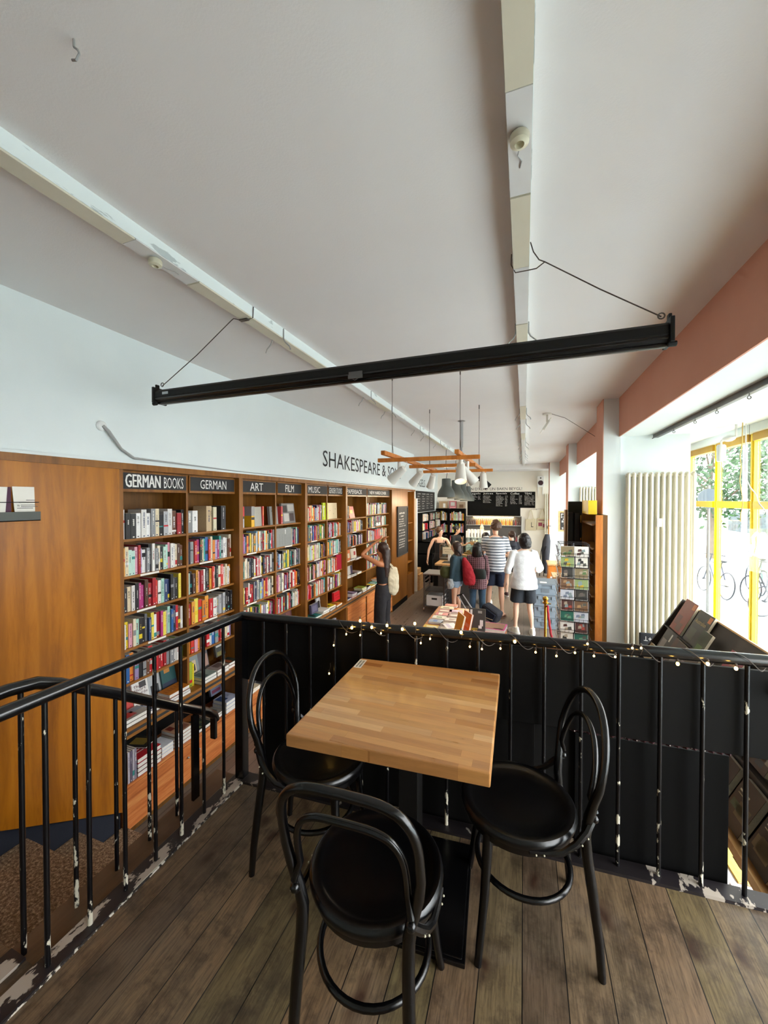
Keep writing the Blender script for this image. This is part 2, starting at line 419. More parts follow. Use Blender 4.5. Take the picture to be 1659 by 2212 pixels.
# window-side beam: pink face to the shop, white underside
mb = MB(); mb.box(1.05, 2.35, -3.3, 14.7, 2.32, CZ + .12); struct('wall_header', mb, MT['white_wall'])
mb = MB(); mb.box(1.038, 1.05, -3.3, 14.5, 2.32, CZ); struct('trim_2', mb, MT['pink'])
mb = MB(); mb.box(2.08, 2.3, -3.2, 14.5, 2.24, 2.32); struct('trim_3', mb, MT['white_wall'])
mb = MB(); mb.box(2.1, 2.3, -.56, 14.5, FZ, -.74); mb.box(2.1, 2.3, -3.2, -.56, FZ, 2.32); struct('wall_right', mb, MT['white_wall'])
# piers: white faces, pink flank towards the shop
for i, (yc, xl) in enumerate(((5.17, .88), (9.0, .88), (13.2, .76))):
    mb = MB(); mb.box(xl, 1.06, yc, yc + .42, FZ, CZ); mb.box(1.06, 1.74, yc + .03, yc + .42, FZ, 2.32)
    struct('pillar', mb, MT['white_wall'], label='white pier between the window bays')
    mb = MB(); mb.box(xl - .008, xl, yc, yc + .42, FZ, CZ); struct('trim_%d' % (4 + i), mb, MT['pink'])
# windows along the street
ys = [5.645 + .775 * k for k in range(-8, 11)]
for n_, y in enumerate(ys):
    if y > 14: continue
    y1_ = y + .775
    root = thing('window_%d' % (n_ + 1), None, None, (2.15, y, -.74)); root['kind'] = 'structure'
    mb = MB()
    mb.box(2.14, 2.185, y - .034, y + .034, -.74, 2.24)                       # mullion
    mb.box(2.125, 2.20, y + .045, y1_ - .045, 1.49, 1.565)                   # transom
    mb.box(2.135, 2.20, y + .045, y1_ - .045, -.74, -.62)
    mb.box(2.132, 2.19, y - .010, y + .010, -.74, 2.24, 0)
    mb.build('frame', MT['yellow_frame'], root)
    mb = MB(); mb.box(2.12, 2.20, y + .045, y1_ - .045, 2.165, 2.24); mb.build('head_rail', MT['yellow_old'], root)
    mb = MB(); mb.box(2.163, 2.169, y + .045, y1_ - .045, -.62, 1.49); mb.box(2.163, 2.169, y + .045, y1_ - .045, 1.565, 2.165)
    mb.build('glass_pane', MT['pane'], root)

# ceiling trunking with its covers, roses and bent clips
def trunk(xc, w_, label):
    t = thing('light_trunking', label, 'ceiling trunking', (xc, 5, CZ))
    mb = MB(); mb.box(xc - w_/2, xc + w_/2, -3.1, 13.5, CZ - .065, CZ); mb.build('channel', MT['trunk_side'], t)
    mb = MB(); mbw = MB(); y = -3.0; k = 0
    segs = [(-3.0, 1.12), (1.52, 1.98), (2.62, 3.2), (4.9, 5.7), (6.9, 7.6)] if xc > -1 else [(-3.0, 1.20), (1.55, 2.0), (2.0, 2.9), (4.0, 4.6), (6.6, 8.5)]
    for (a, b) in segs: mb = MB(); mb.box(xc - w_/2 + .002, xc + w_/2 - .002, a, b, CZ - .073, CZ - .0652); mb.build('cover', MT['trunk_cream'], t)
    prev = -3.0
    for (a, b) in segs + [(13.4, 13.5)]:
        if a - prev > .05: mbw = MB(); mbw.box(xc - w_/2 + .002, xc + w_/2 - .002, prev + .006, a - .006, CZ - .070, CZ - .0652); mbw.build('cover', MT['trunk_white'], t)
        prev = b
    for (yy) in ([2.75, 5.3, 6.0, 7.8, 8.4, 9.8, 10.4, 11.0] if xc > -1 else [2.28, 3.9, 4.6, 6.0, 6.6, 7.6]):
        for sd in (-1, 1):
            x = xc + sd * (w_/2 + .004)
            mb = MB(); mb.tube([(x, yy, CZ - .005), (x, yy, CZ - .075), (x + sd*.012, yy, CZ - .10), (x + sd*.045, yy, CZ - .13), (x + sd*.055, yy, CZ - .155)], .0045, 6)
            mb.build('clip', MT['cable_gray'], t, smooth=True)
    mb = MB(); ry = 1.26 if xc > -1 else 1.33
    mb.lathe([(.026, -.075), (.030, -.082), (.028, -.10), (.014, -.106), (.013, -.092), (.0, -.092)], (xc, ry, CZ), 20)
    r_ = mb.build('ceiling_rose', MT['ceramic'], t, smooth=True)
    mb = MB(); mb.tube([(xc, ry + .03, CZ - .085), (xc - .006, ry + .07, CZ - .078), (xc + .006, ry + .1, CZ - .074), (xc, ry + .13, CZ - .071)], .002, 5)
    mb.build('cable_end', MT['cable_gray'], t)
trunk(-1.615, .085, 'white ceiling trunking nearer the bookcase wall, smeared paint on its side')
trunk(-.018, .075, 'white and cream ceiling trunking running down the middle of the ceiling')

# hook in the ceiling, top left
p = at(160, 85, Z=CZ)
mb = MB(); mb.tube([(p.x, p.y, CZ), (p.x, p.y, CZ - .02), (p.x + .014, p.y, CZ - .032), (p.x + .02, p.y, CZ - .045), (p.x + .008, p.y, CZ - .056), (p.x - .008, p.y, CZ - .05)], .003, 6)
tag(mb.build('ceiling_hook', MT['cable_gray'], smooth=True), 'small bent metal hook screwed alone into the ceiling at upper left', 'hook')

# cable coming out of the wall above the bookcases
p = at(218, 920, X=-2.72); q_ = at(340, 996, X=-2.70)
t = thing('wall_cable', 'grey cable in conduit leaving a hole in the white wall above the wood panel', 'cable', (-2.71, p.y, p.z))
mb = MB(); mb.ball((-2.715, p.y, p.z), .036, 6, sx=.5); mb.build('filler_patch', MT['white_plastic'], t, smooth=True)
mb = MB(); a = at(235, 932, X=-2.69); b = at(262, 970, X=-2.70); c = at(290, 990, X=-2.70)
mb.tube([(-2.70, p.y, p.z), tuple(a), tuple((a + b) / 2), tuple(b), tuple(c), tuple(q_), (-2.708, 3.2, 1.868), (-2.708, 5.5, 1.868), (-2.708, 9.6, 1.868)], [.012, .012, .011, .010, .009, .007, .004, .004, .004], 8)
mb.build('conduit', MT['cable_gray'], t, smooth=True)

# ------------------------------------------------------------------ left wood wall, stairs
mb = MB(); mb.prism([(-.6, .9), (1.925, -.665), (1.925, 1.80), (-.6, 1.80)], 'x', -2.73, -2.70)
t = thing('wood_wall_panel', 'large varnished wood wall panel beside the stairs, left of the bookcases', 'wall panel', (-2.71, 1.0, .6))
mb.build('board', MT['panel'], t)
mb = MB(); mb.box(-2.74, -2.685, -.6, 9.78, 1.80, 1.845); mb.build('top_rail', MT['case_wood'], t)
mb = MB(); mb.box(-2.735, -2.69, -.6, 9.78, 1.845, 1.862); struct('trim_7', mb, MT['white_wall'])
mb = MB(); mb.box(-2.76, -2.72, -.6, 1.94, FZ, .95); struct('baseboard_left', mb, MT['navy'])
# leaflet ledge on the panel
t = thing('leaflet_ledge', 'dark grey metal ledge with a wire on the varnished wood panel', 'ledge', (-2.69, 1.3, 1.42))
a = at(80, 1124, X=-2.68); zt = at(80, 1112, X=-2.68).z; y1_ = a.y
mb = MB(); mb.box(-2.70, -2.645, .9, y1_, a.z, a.z + .005); mb.box(-2.649, -2.645, .9, y1_, a.z, zt + .02); mb.build('tray', MT['lamp_grey'], t)
zw = at(78, 1085, X=-2.66).z
mb = MB(); mb.tube([(-2.66, .9, zw), (-2.66, y1_, zw), (-2.70, y1_, zw)], .002, 6); mb.build('wire', MT['black_matte'], t)
def leaflet(u0, u1, v0, v1, label, plum):
    y0_ = max(at(max(u0, 1), v0, X=-2.685).y, .95) if u0 > 0 else 1.08
    y1__ = at(u1, v0, X=-2.685).y; z1_ = at(u1, v0, X=-2.685).z; z0_ = a.z + .006
    t2 = thing('leaflet', label, 'leaflet', (-2.68, y0_, z0_), group='leaflets on the ledge')
    mb = MB(); mb.add([(-2.664, y0_, z0_), (-2.664, y1__ - .012, z0_), (-2.694, y1__, z1_), (-2.694, y0_, z1_), (-2.668, y0_, z0_), (-2.668, y1__ - .012, z0_), (-2.699, y1__, z1_), (-2.699, y0_, z1_)],
        [(0,1,2,3), (7,6,5,4), (0,4,5,1), (1,5,6,2), (2,6,7,3), (3,7,4,0)]); mb.build('sheet', MT['paper'], t2)
    up = Vector((-.03, 0, z1_ - z0_)).normalized()
    if plum:
        mb = MB(); k = y1__ - .012
        mb.quad((-2.6635, k - .03, z0_), (-2.6635, k, z0_), (-2.6925, y1__, z1_), (-2.6925, y1__ - .014, z1_)); mb.build('plum_edge', plain('plum', '4a1c3c', .6), t2)
        mb = MB(); rr = random.Random(3)
        for i in range(9):
            zz = z0_ + .01 + i * .016; yy = k - .05 + rr.uniform(-.01, .01)
            mb.quad((-2.6632 - (zz - z0_) * .18, yy, zz), (-2.6632 - (zz - z0_) * .18, yy + .03, zz), (-2.6634 - (zz + .014 - z0_) * .18, yy + .028, zz + .014), (-2.6634 - (zz + .014 - z0_) * .18, yy + .003, zz + .014))
        mb.build('grey_drawing', MT['charcoal'], t2)
    else:
        mb = MB(); og = Vector((-2.664, y0_ + .012, z0_)); n_ = up.cross(Vector((0, 1, 0)))
        text_mb(mb, 'W', og + up * .075, (0,1,0), up, .013, .013, thick=.003)
        for (dz, s_, w_) in ((.112, .045, .045), (.098, .01, .09), (.084, .018, .07), (.075, .018, .08), (.066, .0, .075)):
            o_ = og + up * dz + Vector((0, s_, 0))
            mb.quad(o_ + Vector((.001,0,0)), o_ + Vector((.001, w_, 0)), o_ + Vector((.001, w_, 0)) + up * .003, o_ + Vector((.001, 0, 0)) + up * .003)
        mb.build('print', MT['charcoal'], t2)
leaflet(0, 25, 1052, 1110, 'white leaflet with grey drawing and plum edge on the ledge, leftmost', True)
leaflet(28, 76, 1052, 1108, 'white leaflet with printed text and big W on the ledge, rightmost', False)

# stairs with brown carpet
def carpet(name):
    m, nt, N, L, P = nm(name)
    v = coords(N, L); f = noise(N, L, v, 70, 4, .8)
    L.new(ramp(N, L, f, [(0.32, '4c3828'), (0.5, '8a6e54'), (0.66, 'd0b494')]), P.inputs['Base Color']); P.inputs['Roughness'].default_value = 1
    bump(N, L, P, f, .9, .01); MT[name] = m; return m
carpet('carpet')
noses = [(.80, 0.0), (1.08, -.195), (1.36, -.39), (1.64, -.585), (1.93, -.78)]
for i in range(1, 5):
    yb, zt_ = noses[i-1][0], noses[i][1]; yf = noses[i][0]
    st = thing('stair_%d' % i, None, None, (-2.2, yb, zt_)); st['kind'] = 'structure'
    mb = MB(); mb.box(-2.72, -1.66, yb, yf - .01, FZ, zt_ - .012); mb.build('tread', MT['step_wood'], st)
    mb = MB(); mb.box(-2.715, -1.70, yb + .002, yf + .012, zt_ - .012, zt_, 0); mb.box(-2.715, -1.70, yf - .01, yf + .008, zt_ - .17, zt_ - .012, 0)
    mb.build('carpet_pad', MT['carpet'], st, bevel=.005)
mb = MB(); mb.box(-1.665, -1.56, .80, 1.78, FZ, -.012); mb.box(-1.70, -1.665, .8, 1.78, -.05, -.012); struct('stair_stringer', mb, MT['step_wood'])

# ------------------------------------------------------------------ railings
def post(x, y, z0, z1, r, root, n=10):
    mb = MB(); mb.tube([(x, y, z0), (x, y, z0 + .12), (x, y, (z0 + z1) / 2), (x, y, z1)], r, n); return mb.build('baluster', MT['post_paint'], root, smooth=True)
rail = thing('stair_side_railing', 'black metal railing with round bars running along the left edge of the plank floor', 'railing', (-1.5, 1.76, 0))
for i in range(18):
    y = 1.62 - .135 * i
    post(-1.5, y, .012, .905, .0085, rail)
mb = MB(); mb.box(-1.525, -1.475, 1.735, 1.785, .01, .905); mb.build('corner_post', MT['black_rail'], rail)
mb = MB(); mb.tube([(-1.5, -1.2, .925), (-1.5, 1.0, .925), (-1.5, 1.765, .925)], .0225, 14); mb.build('handrail', MT['black_rail'], rail, smooth=True)
mb = MB(); mb.box(-1.545, -1.468, -1.2, 1.80, 0, .012); mb.build('base_plate', MT['plate_paint'], rail)
mb = MB(); mb.box(-1.468, -1.464, -1.2, 1.76, 0.0, .009); mb.build('chipped_edge', MT['edge_paint'], rail)

rail2 = thing('front_railing', 'black metal railing along the front edge of the raised floor, fairy lights wound round it', 'railing', (-1.5, 1.76, 0))
PX = [-1.355, -1.213, -1.068, -.928, -.781, -.641, -.495, -.345, -.199, -.054, .089, .239, .384, .535, .683, .828, .975, 1.12, 1.265, 1.41, 1.555, 1.7, 1.845]
for x in PX:
    px, py = rl(x); post(px, py, .012, .93, .0085, rail2)
mb = MB(); a_ = rl(-1.5); b_ = rl(.9); c_ = rl(2.1)
mb.tube([(-1.5, 1.765, .925), (a_[0] + .7, rl(-.8, .004)[1], .93), (b_[0], b_[1] + .012, .950), (c_[0], c_[1] + .015, .957)], .0235, 14); mb.build('handrail', MT['black_rail'], rail2, smooth=True)
mb = MB()
for xa_, xb_, m__ in ((-1.5, .5, 'plate_dark'), (.5, 2.1, 'plate_paint')):
    q1, q2, q3, q4 = rl(xa_, -.04), rl(xb_, -.04), rl(xb_, .035), rl(xa_, .035)
    mb = MB(); mb.prism([q1, q2, q3, q4], 'z', 0, .013); mb.build('base_plate', MT[m__], rail2)
mb = MB(); px, py = rl(.945, -.02); mb.box(px - .012, px + .012, py - .01, py + .01, .80, .87); mb.build('bracket', MT['black_rail'], rail2)

# lower hand rail going down the steps
rail3 = thing('stair_handrail', 'lower black metal handrail sloping down beside the carpeted steps', 'railing', (-1.64, .8, 0))
sl = [(.815, .925), (.984, .848), (1.143, .742), (1.298, .641), (1.449, .531)]
for (y, z) in sl: post(-1.64, y, -.03, z - .012, .0085, rail3)
for i in range(1, 7): post(-1.64, .815 - .16 * i, 0, .915, .0085, rail3)
mb = MB(); mb.box(-1.648, -1.632, 1.545, 1.585, -.14, .44); mb.build('flat_post', MT['black_rail'], rail3)
mb = MB(); mb.tube([(-1.64, -1.0, .935), (-1.64, .78, .935), (-1.64, .86, .925), (-1.64, .93, .89), (-1.64, 1.143, .752), (-1.64, 1.449, .54), (-1.64, 1.64, .415), (-1.64, 1.70, .365), (-1.64, 1.715, .33)], [.0225]*6 + [.0225, .021, .019], 12)
mb.build('handrail', MT['black_rail'], rail3, smooth=True)
mb = MB(); mb.box(-1.658, -1.622, 1.685, 1.705, .235, .37); mb.build('end_flap', MT['black_rail'], rail3, bevel=.004)
mb = MB(); mb.box(-1.68, -1.60, -1.0, .80, -.0, .010); mb.build('base_plate', MT['plate_paint'], rail3)

# dark boards fixed behind the front railing
def board(name, label, x0, x1, z0, z1, off, th, m_, cat='board'):
    mb = MB(); mb.prism([rl(x0, off), rl(x1, off), rl(x1, off + th), rl(x0, off + th)], 'z', z0, z1)
    return tag(mb.build(name, m_, bevel=.002), label, cat)
board('upper_screen_board', 'long black board filling the upper half behind the front railing', -1.485, 2.05, .555, .905, .022, .016, MT['board_black'])
board('lower_screen_board', 'large black board on the floor edge behind the front railing, right of the table', .225, .80, -.13, .528, .055, .02, MT['board_dark'])
board('lower_screen_board', 'black board low behind the table legs, left end of the front railing', -1.385, .055, -.10, .549, .055, .018, MT['board_black'])
board('lower_screen_board', 'slightly lighter grey-black board between the two larger boards behind the right chair', .0, .30, .02, .60, .08, .015, MT['board_grey'])
t = thing('rope_garland', 'dark red twisted rope with tiny white lights between the black boards', 'garland', rl(.25, .05) + (.56,))
mb = MB(); pts = []
for i in range(60):
    x = .20 + i * .60 / 59; q_ = rl(x, .052 + .006 * math.sin(i * 2.1)); pts.append((q_[0], q_[1], .541 + .004 * math.cos(i * 2.1)))
mb.tube(pts, .006, 6); mb.build('rope', plain('dark_rope', '3d1218', .8), t, smooth=True)
mb = MB()
for i in range(2, 58, 4): mb.ball((pts[i][0], pts[i][1] - .008, pts[i][2] + .004), .0022, 4)
mb.build('tiny_lights', MT['chalk'], t)

# fairy lights
def onrail(u, v, off):
    r = ray(u, v); t_ = (RA + RN * off - Vector((0, 0, CAMH))).dot(RN) / Vector(r).dot(RN)
    return Vector((r[0] * t_, r[1] * t_, CAMH + r[2] * t_))
BUL = [(778,1341),(760,1356),(803,1355),(778,1372),(748,1370),(823,1368),(711,1455),(836,1351),(869,1359),(896,1347),(909,1389),(929,1380),(996,1366),(1015,1397),(1041,1402),(1081,1401),(1112,1386),(1157,1409),(1202,1417),(1242,1410),(1269,1391),(1283,1417),(1329,1419),(1366,1400),(1385,1400),(1464,1434),(1529,1434),(1590,1444),(721,1394)]
BUL.sort()
lt = thing('fairy_light_string', 'thin dark wire of fairy lights wound around the front railing', 'string lights', rl(-.9) + (.92,))
mb = MB(); pts = []; x = -.95
while x < .98:
    ph = (x + .95) * 2 * math.pi / .17; q_ = rl(x, .030 * math.cos(ph)); zc = .925 + .025 * (x + 1.5) / 2.4
    pts.append((q_[0], q_[1], zc + .030 * math.sin(ph) - .006)); x += .008
mb.tube(pts, .0016, 5); mb.build('wire', MT['wire'], lt, smooth=True)
for (u, v) in BUL:
    p = onrail(u, v, -.036); big = 1.0 if v < 1360 or u > 1440 or u in (996, 1112) else .62
    mb = MB(); mb.ball((0,0,0), .0062 * big, 5, M=Matrix.Translation(p), sz=1.2); mb.lathe([(.0008,.002),(.0035,.008),(.0035,.016),(.0,.016)], (p.x, p.y, p.z + .003), 6, 1)  # ball drawn larger than the bulb, its glow put into the size
    top = Vector((p.x, p.y + .012, min(p.z + .05, .935)))
    mb.tube([(p.x, p.y, p.z + .015), tuple((p + top) / 2 + Vector((.006, -.003, .01))), tuple(top)], .0011, 4, 1)
    mb.build('bulb', [MT['fairy'], MT['wire']], lt, smooth=True)

# ------------------------------------------------------------------ table
tb = thing('cafe_table', 'square butcher-block cafe table with black pedestal between three black chairs', 'table', (-.44, 1.53, 0))
TZ = .785
FLc, NLc, NRc, FRc = (-.766, 1.768), (-.757, 1.104), (-.088, 1.145), (-.1006, 1.825)
mb = MB(); mb.prism([NLc, NRc, FRc, FLc], 'z', TZ - .043, TZ); o = mb.build('table_top', MT['butcher'], tb, bevel=.004)
mb = MB(); mb.box(-.47, -.39, 1.46, 1.54, .02, TZ - .043); mb.build('column', MT['black_matte'], tb, bevel=.003)
mb = MB(); mb.box(-.58, -.28, 1.33, 1.63, TZ - .065, TZ - .043); mb.build('mounting_plate', MT['black_matte'], tb)
mb = MB(); M_ = Matrix.Translation((-.43, 1.505, 0)) @ Matrix.Rotation(R(4), 4, 'Z')
mb.box(-.235, .235, -.235, .235, 0, .016, M=M_); mb.box(-.225, .225, -.225, .225, .016, .022, M=M_); mb.build('base_plate', MT['black_gloss'], tb, bevel=.003)
st = thing('table_sticker', 'small white printed notice stuck on the far left corner of the table', 'sticker', (-.73, 1.72, TZ))
mb = MB(); a, b, c, d = [at(u, v, Z=TZ + .0006) for (u, v) in ((763, 1441), (779, 1443), (793, 1426), (778, 1424))]
mb.quad(a, b, c, d); ss = mb.build('paper_strip', MT['paper'], st)
mb = MB(); e1 = (b - a); e2 = (d - a)
rr = random.Random(2)
for row, (s0) in ((0, .2), (1, .6)):
    x = .1
    while x < .86:
        l = rr.uniform(.02, .05); o_ = a + e2 * x + e1 * s0 + Vector((0,0,.0005))
        mb.quad(o_, o_ + e1 * .24, o_ + e1 * .24 + e2 * l, o_ + e2 * l); x += l + .025
mb.build('print', MT['charcoal'], st)

# ------------------------------------------------------------------ bentwood chairs
def superarc(w_, z0, zt, yb, yt, e=2.9, n=22, z_ref=.46):
    pts = []
    for i in range(n + 1):
        t_ = math.pi * i / n; c_, s_ = math.cos(t_), math.sin(t_)
        x = w_ * abs(c_) ** (2/e) * (1 if c_ > 0 else -1); z = z0 + (zt - z0) * s_ ** (2/e)
        pts.append((x, yb + (yt - yb) * (z - z_ref) / (.863 - z_ref), z))
    return pts
def make_chair(e_=2.15, z0_=.65):
    t = thing('bentwood_chair', 'chair', 'chair')
    mb = MB(); rs = .205
    prof = [(.0, .450), (.10, .4495), (.160, .452), (.172, .458), (.186, .4645), (.198, .463), (.205, .455), (.206, .446), (.203, .436), (.190, .432), (.0, .434)]
    mb.lathe(prof, (0, 0, 0), 48, sy=1.0); mb.build('seat', MT['black_seat'], t, smooth=True, local=True)
    arc = superarc(.193 if e_ < 3 else .186, z0_, .863, -.17, -.268, e_)
    full = [(-.162, -.241, 0.0), (-.160, -.232, .12), (-.156, -.212, .28), (-.150, -.196, .40), (-.150, -.190, .47), (-.160, -.196, .53), (-.178, -.206, .60)][::-1]
    L_ = [(x, y, z) for (x, y, z) in full[::-1]] + arc[::-1] + [(-x, y, z) for (x, y, z) in full]
    nL = len(L_); rr_ = [(.0125 + .0045 * min(1, p[2] / .3)) if p[2] < .5 else (.0165 - .004 * min(1, (p[2] - .5) / .2)) for p in L_]
    mb = MB(); mb.tube(L_, rr_, 12); mb.build('back_frame', MT['black_gloss'], t, smooth=True, local=True)
    mb = MB(); inner = superarc(.150, .60, .775, -.17, -.268, e_); inner = [(.162, -.217, .555)] + inner + [(-.162, -.217, .555)]
    mb.tube(inner[::1], .0098, 10); mb.build('inner_bow', MT['black_gloss'], t, smooth=True, local=True)
    for sx in (-1, 1):
        mb = MB(); mb.tube([(sx*.130, .120, .436), (sx*.134, .124, .36), (sx*.148, .134, .22), (sx*.165, .150, .08), (sx*.177, .160, 0)], [.018, .0175, .0155, .0135, .0125], 12)
        mb.build('front_leg', MT['black_gloss'], t, smooth=True, local=True)
        mb = MB(); mb.tube([(sx*.158, -.210, .530), (sx*.176, -.186, .500), (sx*.186, -.150, .462), (sx*.196, -.105, .438), (sx*.200, -.050, .432), (sx*.201, .000, .432)], [.012, .0125, .0115, .010, .009, .008], 8)
        mb.ball((sx*.161, -.214, .534), .0135, 6); b_ = mb.build('brace', MT['black_gloss'], t, smooth=True, local=True)
        mb = MB()
        for (px, py, pz) in ((sx*.212, -.02, .433), (sx*.211, -.045, .434), (sx*.19, -.185, .488), (sx*.197, -.165, .470)): mb.ball((px, py, pz), .003, 4)
        mb.build('screw', MT['ceramic'], b_, smooth=True, local=True)
    mb = MB(); mb.tube([(.165 * math.cos(2*math.pi*i/40), -.02 + .165 * math.sin(2*math.pi*i/40), .235) for i in range(40)], .0105, 10, closed=True)
    mb.build('hoop_stretcher', MT['black_gloss'], t, smooth=True, local=True)
    mb = MB(); mb.lathe([(.182, .405), (.190, .405), (.192, .434), (.182, .434)], (0,0,0), 40); mb.build('seat_ring', MT['black_seat'], t, smooth=True, local=True)
    return t
ch = make_chair()
spots = [((-.02, 1.523, 0), 191.7, 'black bentwood chair at the right of the table, its back to the dark board'),
         ((-.845, 1.495, 0), 5.0, 'black bentwood chair at the left of the table, near the railing corner'),
         ((-.426, 1.102, 0), 92.6, 'black bentwood chair nearest the camera, seen from behind')]
for i, (loc, ang, lab) in enumerate(spots):
    c_ = ch if i == 0 else copy_tree(ch) if i == 1 else make_chair(3.8, .66)
    c_.location = loc; c_.rotation_euler = (0, 0, R(ang - 90)); tag(c_, lab, 'chair', 'black bentwood chairs around the cafe table')

# ------------------------------------------------------------------ hanging black projector screen case
ps = thing('projector_screen', 'long black projector screen case hanging on two wires below the ceiling', 'projector screen', (-.86, 1.9, 2.26))
xl, xr, yc = -2.27, .548, 1.9
mb = MB(); mb.prism([(yc - .045, 2.285), (yc - .045, 2.250), (yc - .040, 2.236), (yc - .030, 2.222), (yc + .030, 2.222), (yc + .045, 2.240), (yc + .045, 2.300), (yc - .030, 2.300)], 'x', xl, xr); mb.build('case', MT['black_matte'], ps, bevel=.003)
mb = MB(); mb.tube([(xl, yc - .036, 2.240), (xr, yc - .036, 2.240)], .010, 10); mb.tube([(xl, yc - .012, 2.220), (xr, yc - .012, 2.220)], .010, 10); mb.build('roller_bar', MT['black_gloss'], ps, smooth=True)
mb = MB(); mb.box(xl, xr, yc + .002, yc + .016, 2.2125, 2.2165); mb.build('silver_edge', MT['steel'], ps)
for x, s_ in ((xl, -1), (xr, 1)):
    mb = MB(); mb.box(min(x, x + s_*.016), max(x, x + s_*.016), yc - .052, yc + .05, 2.215, 2.318); mb.tube([(x - .004*s_, yc - .03, 2.212), (x + s_*.028, yc - .03, 2.212)], .012, 8)
    mb.box(min(x, x + s_*.012) - .0, max(x, x + s_*.012), yc - .03, yc - .004, 2.31, 2.338); mb.build('end_cap', MT['black_matte'], ps, bevel=.003)
mb = MB(); px = at(768, 822, Y=1.85).x; mb.box(px - .038, px + .038, 1.846, 1.853, 2.232, 2.252); mb.box(px - .04, px + .04, 1.842, 1.85, 2.216, 2.236)
mb.tube([(px - .02, 1.843, 2.216), (px, 1.842, 2.205), (px + .02, 1.843, 2.216)], .002, 5); mb.build('latch', MT['steel'], ps)
mb = MB(); mb.box(xl + .07, xl + .12, 1.8535, 1.8545, 2.262, 2.278); mb.build('label_plate', MT['steel_light'], ps)
hk = [(-1.615, 1.93), (-.018, 1.93)]
mb = MB(); e = Vector((xl + .03, 1.89, 2.33)); h_ = Vector((-1.71, 1.93, 2.69))
mb.tube([tuple(e), tuple(e.lerp(h_, .5) + Vector((.01, 0, -.006))), tuple(h_), (-1.69, 1.93, 2.70), (-1.66, 1.95, 2.695), (-1.63, 1.95, 2.69)], .0028, 6)
mb.tube([(-1.66, 1.95, 2.695), (-1.615, 1.96, 2.692), (-1.57, 1.96, 2.70), (-1.566, 1.96, 2.765)], .003, 6); mb.box(-1.66, -1.60, 1.94, 1.965, 2.688, 2.695)
mb.build('hanging_wire', MT['wire'], ps)
mb = MB(); e = Vector((xr - .02, 1.89, 2.335)); h_ = Vector((.085, 1.93, 2.675))
mb.tube([tuple(e), tuple(e.lerp(h_, .5) + Vector((0, 0, -.006))), tuple(h_), (.06, 1.93, 2.69), (.035, 1.91, 2.72), (.022, 1.9, 2.76)], .0028, 6)
mb.tube([tuple(h_), (.05, 1.98, 2.68), (.01, 2.0, 2.69), (-.045, 2.0, 2.69), (-.064, 1.98, 2.72), (-.062, 1.97, 2.765)], .0028, 6); mb.build('hanging_wire', MT['wire'], ps)
for x in (xl + .03, xr - .02):
    mb = MB(); mb.tube([(x + .012 * math.cos(a), 1.89, 2.338 + .012 * math.sin(a)) for a in [k * math.pi / 6 for k in range(12)]], .003, 6, closed=True); mb.build('eyelet', MT['steel'], ps, smooth=True)

# short curtain track under the window beam
tr = thing('curtain_track', 'dark grey track with small screw eyes under the window-side beam', 'curtain track', (1.4, 4, 2.3))
mb = MB(); mb.box(1.375, 1.425, .5, 5.17, 2.285, 2.32); mb.tube([(1.37, .5, 2.28), (1.37, 5.17, 2.28)], .006, 6); mb.build('rail', plain('track_grey', '5a5654', .45), tr)
for y in (4.55, 4.05, 3.65, 3.2):
    mb = MB(); mb.tube([(1.385, y, 2.285), (1.385, y, 2.262)], .003, 6); mb.tube([(1.385 + .01 * math.cos(k * math.pi / 5), y, 2.252 + .01 * math.sin(k * math.pi / 5)) for k in range(10)], .0028, 5, closed=True)
    mb.build('screw_eye', MT['steel'], tr, smooth=True)
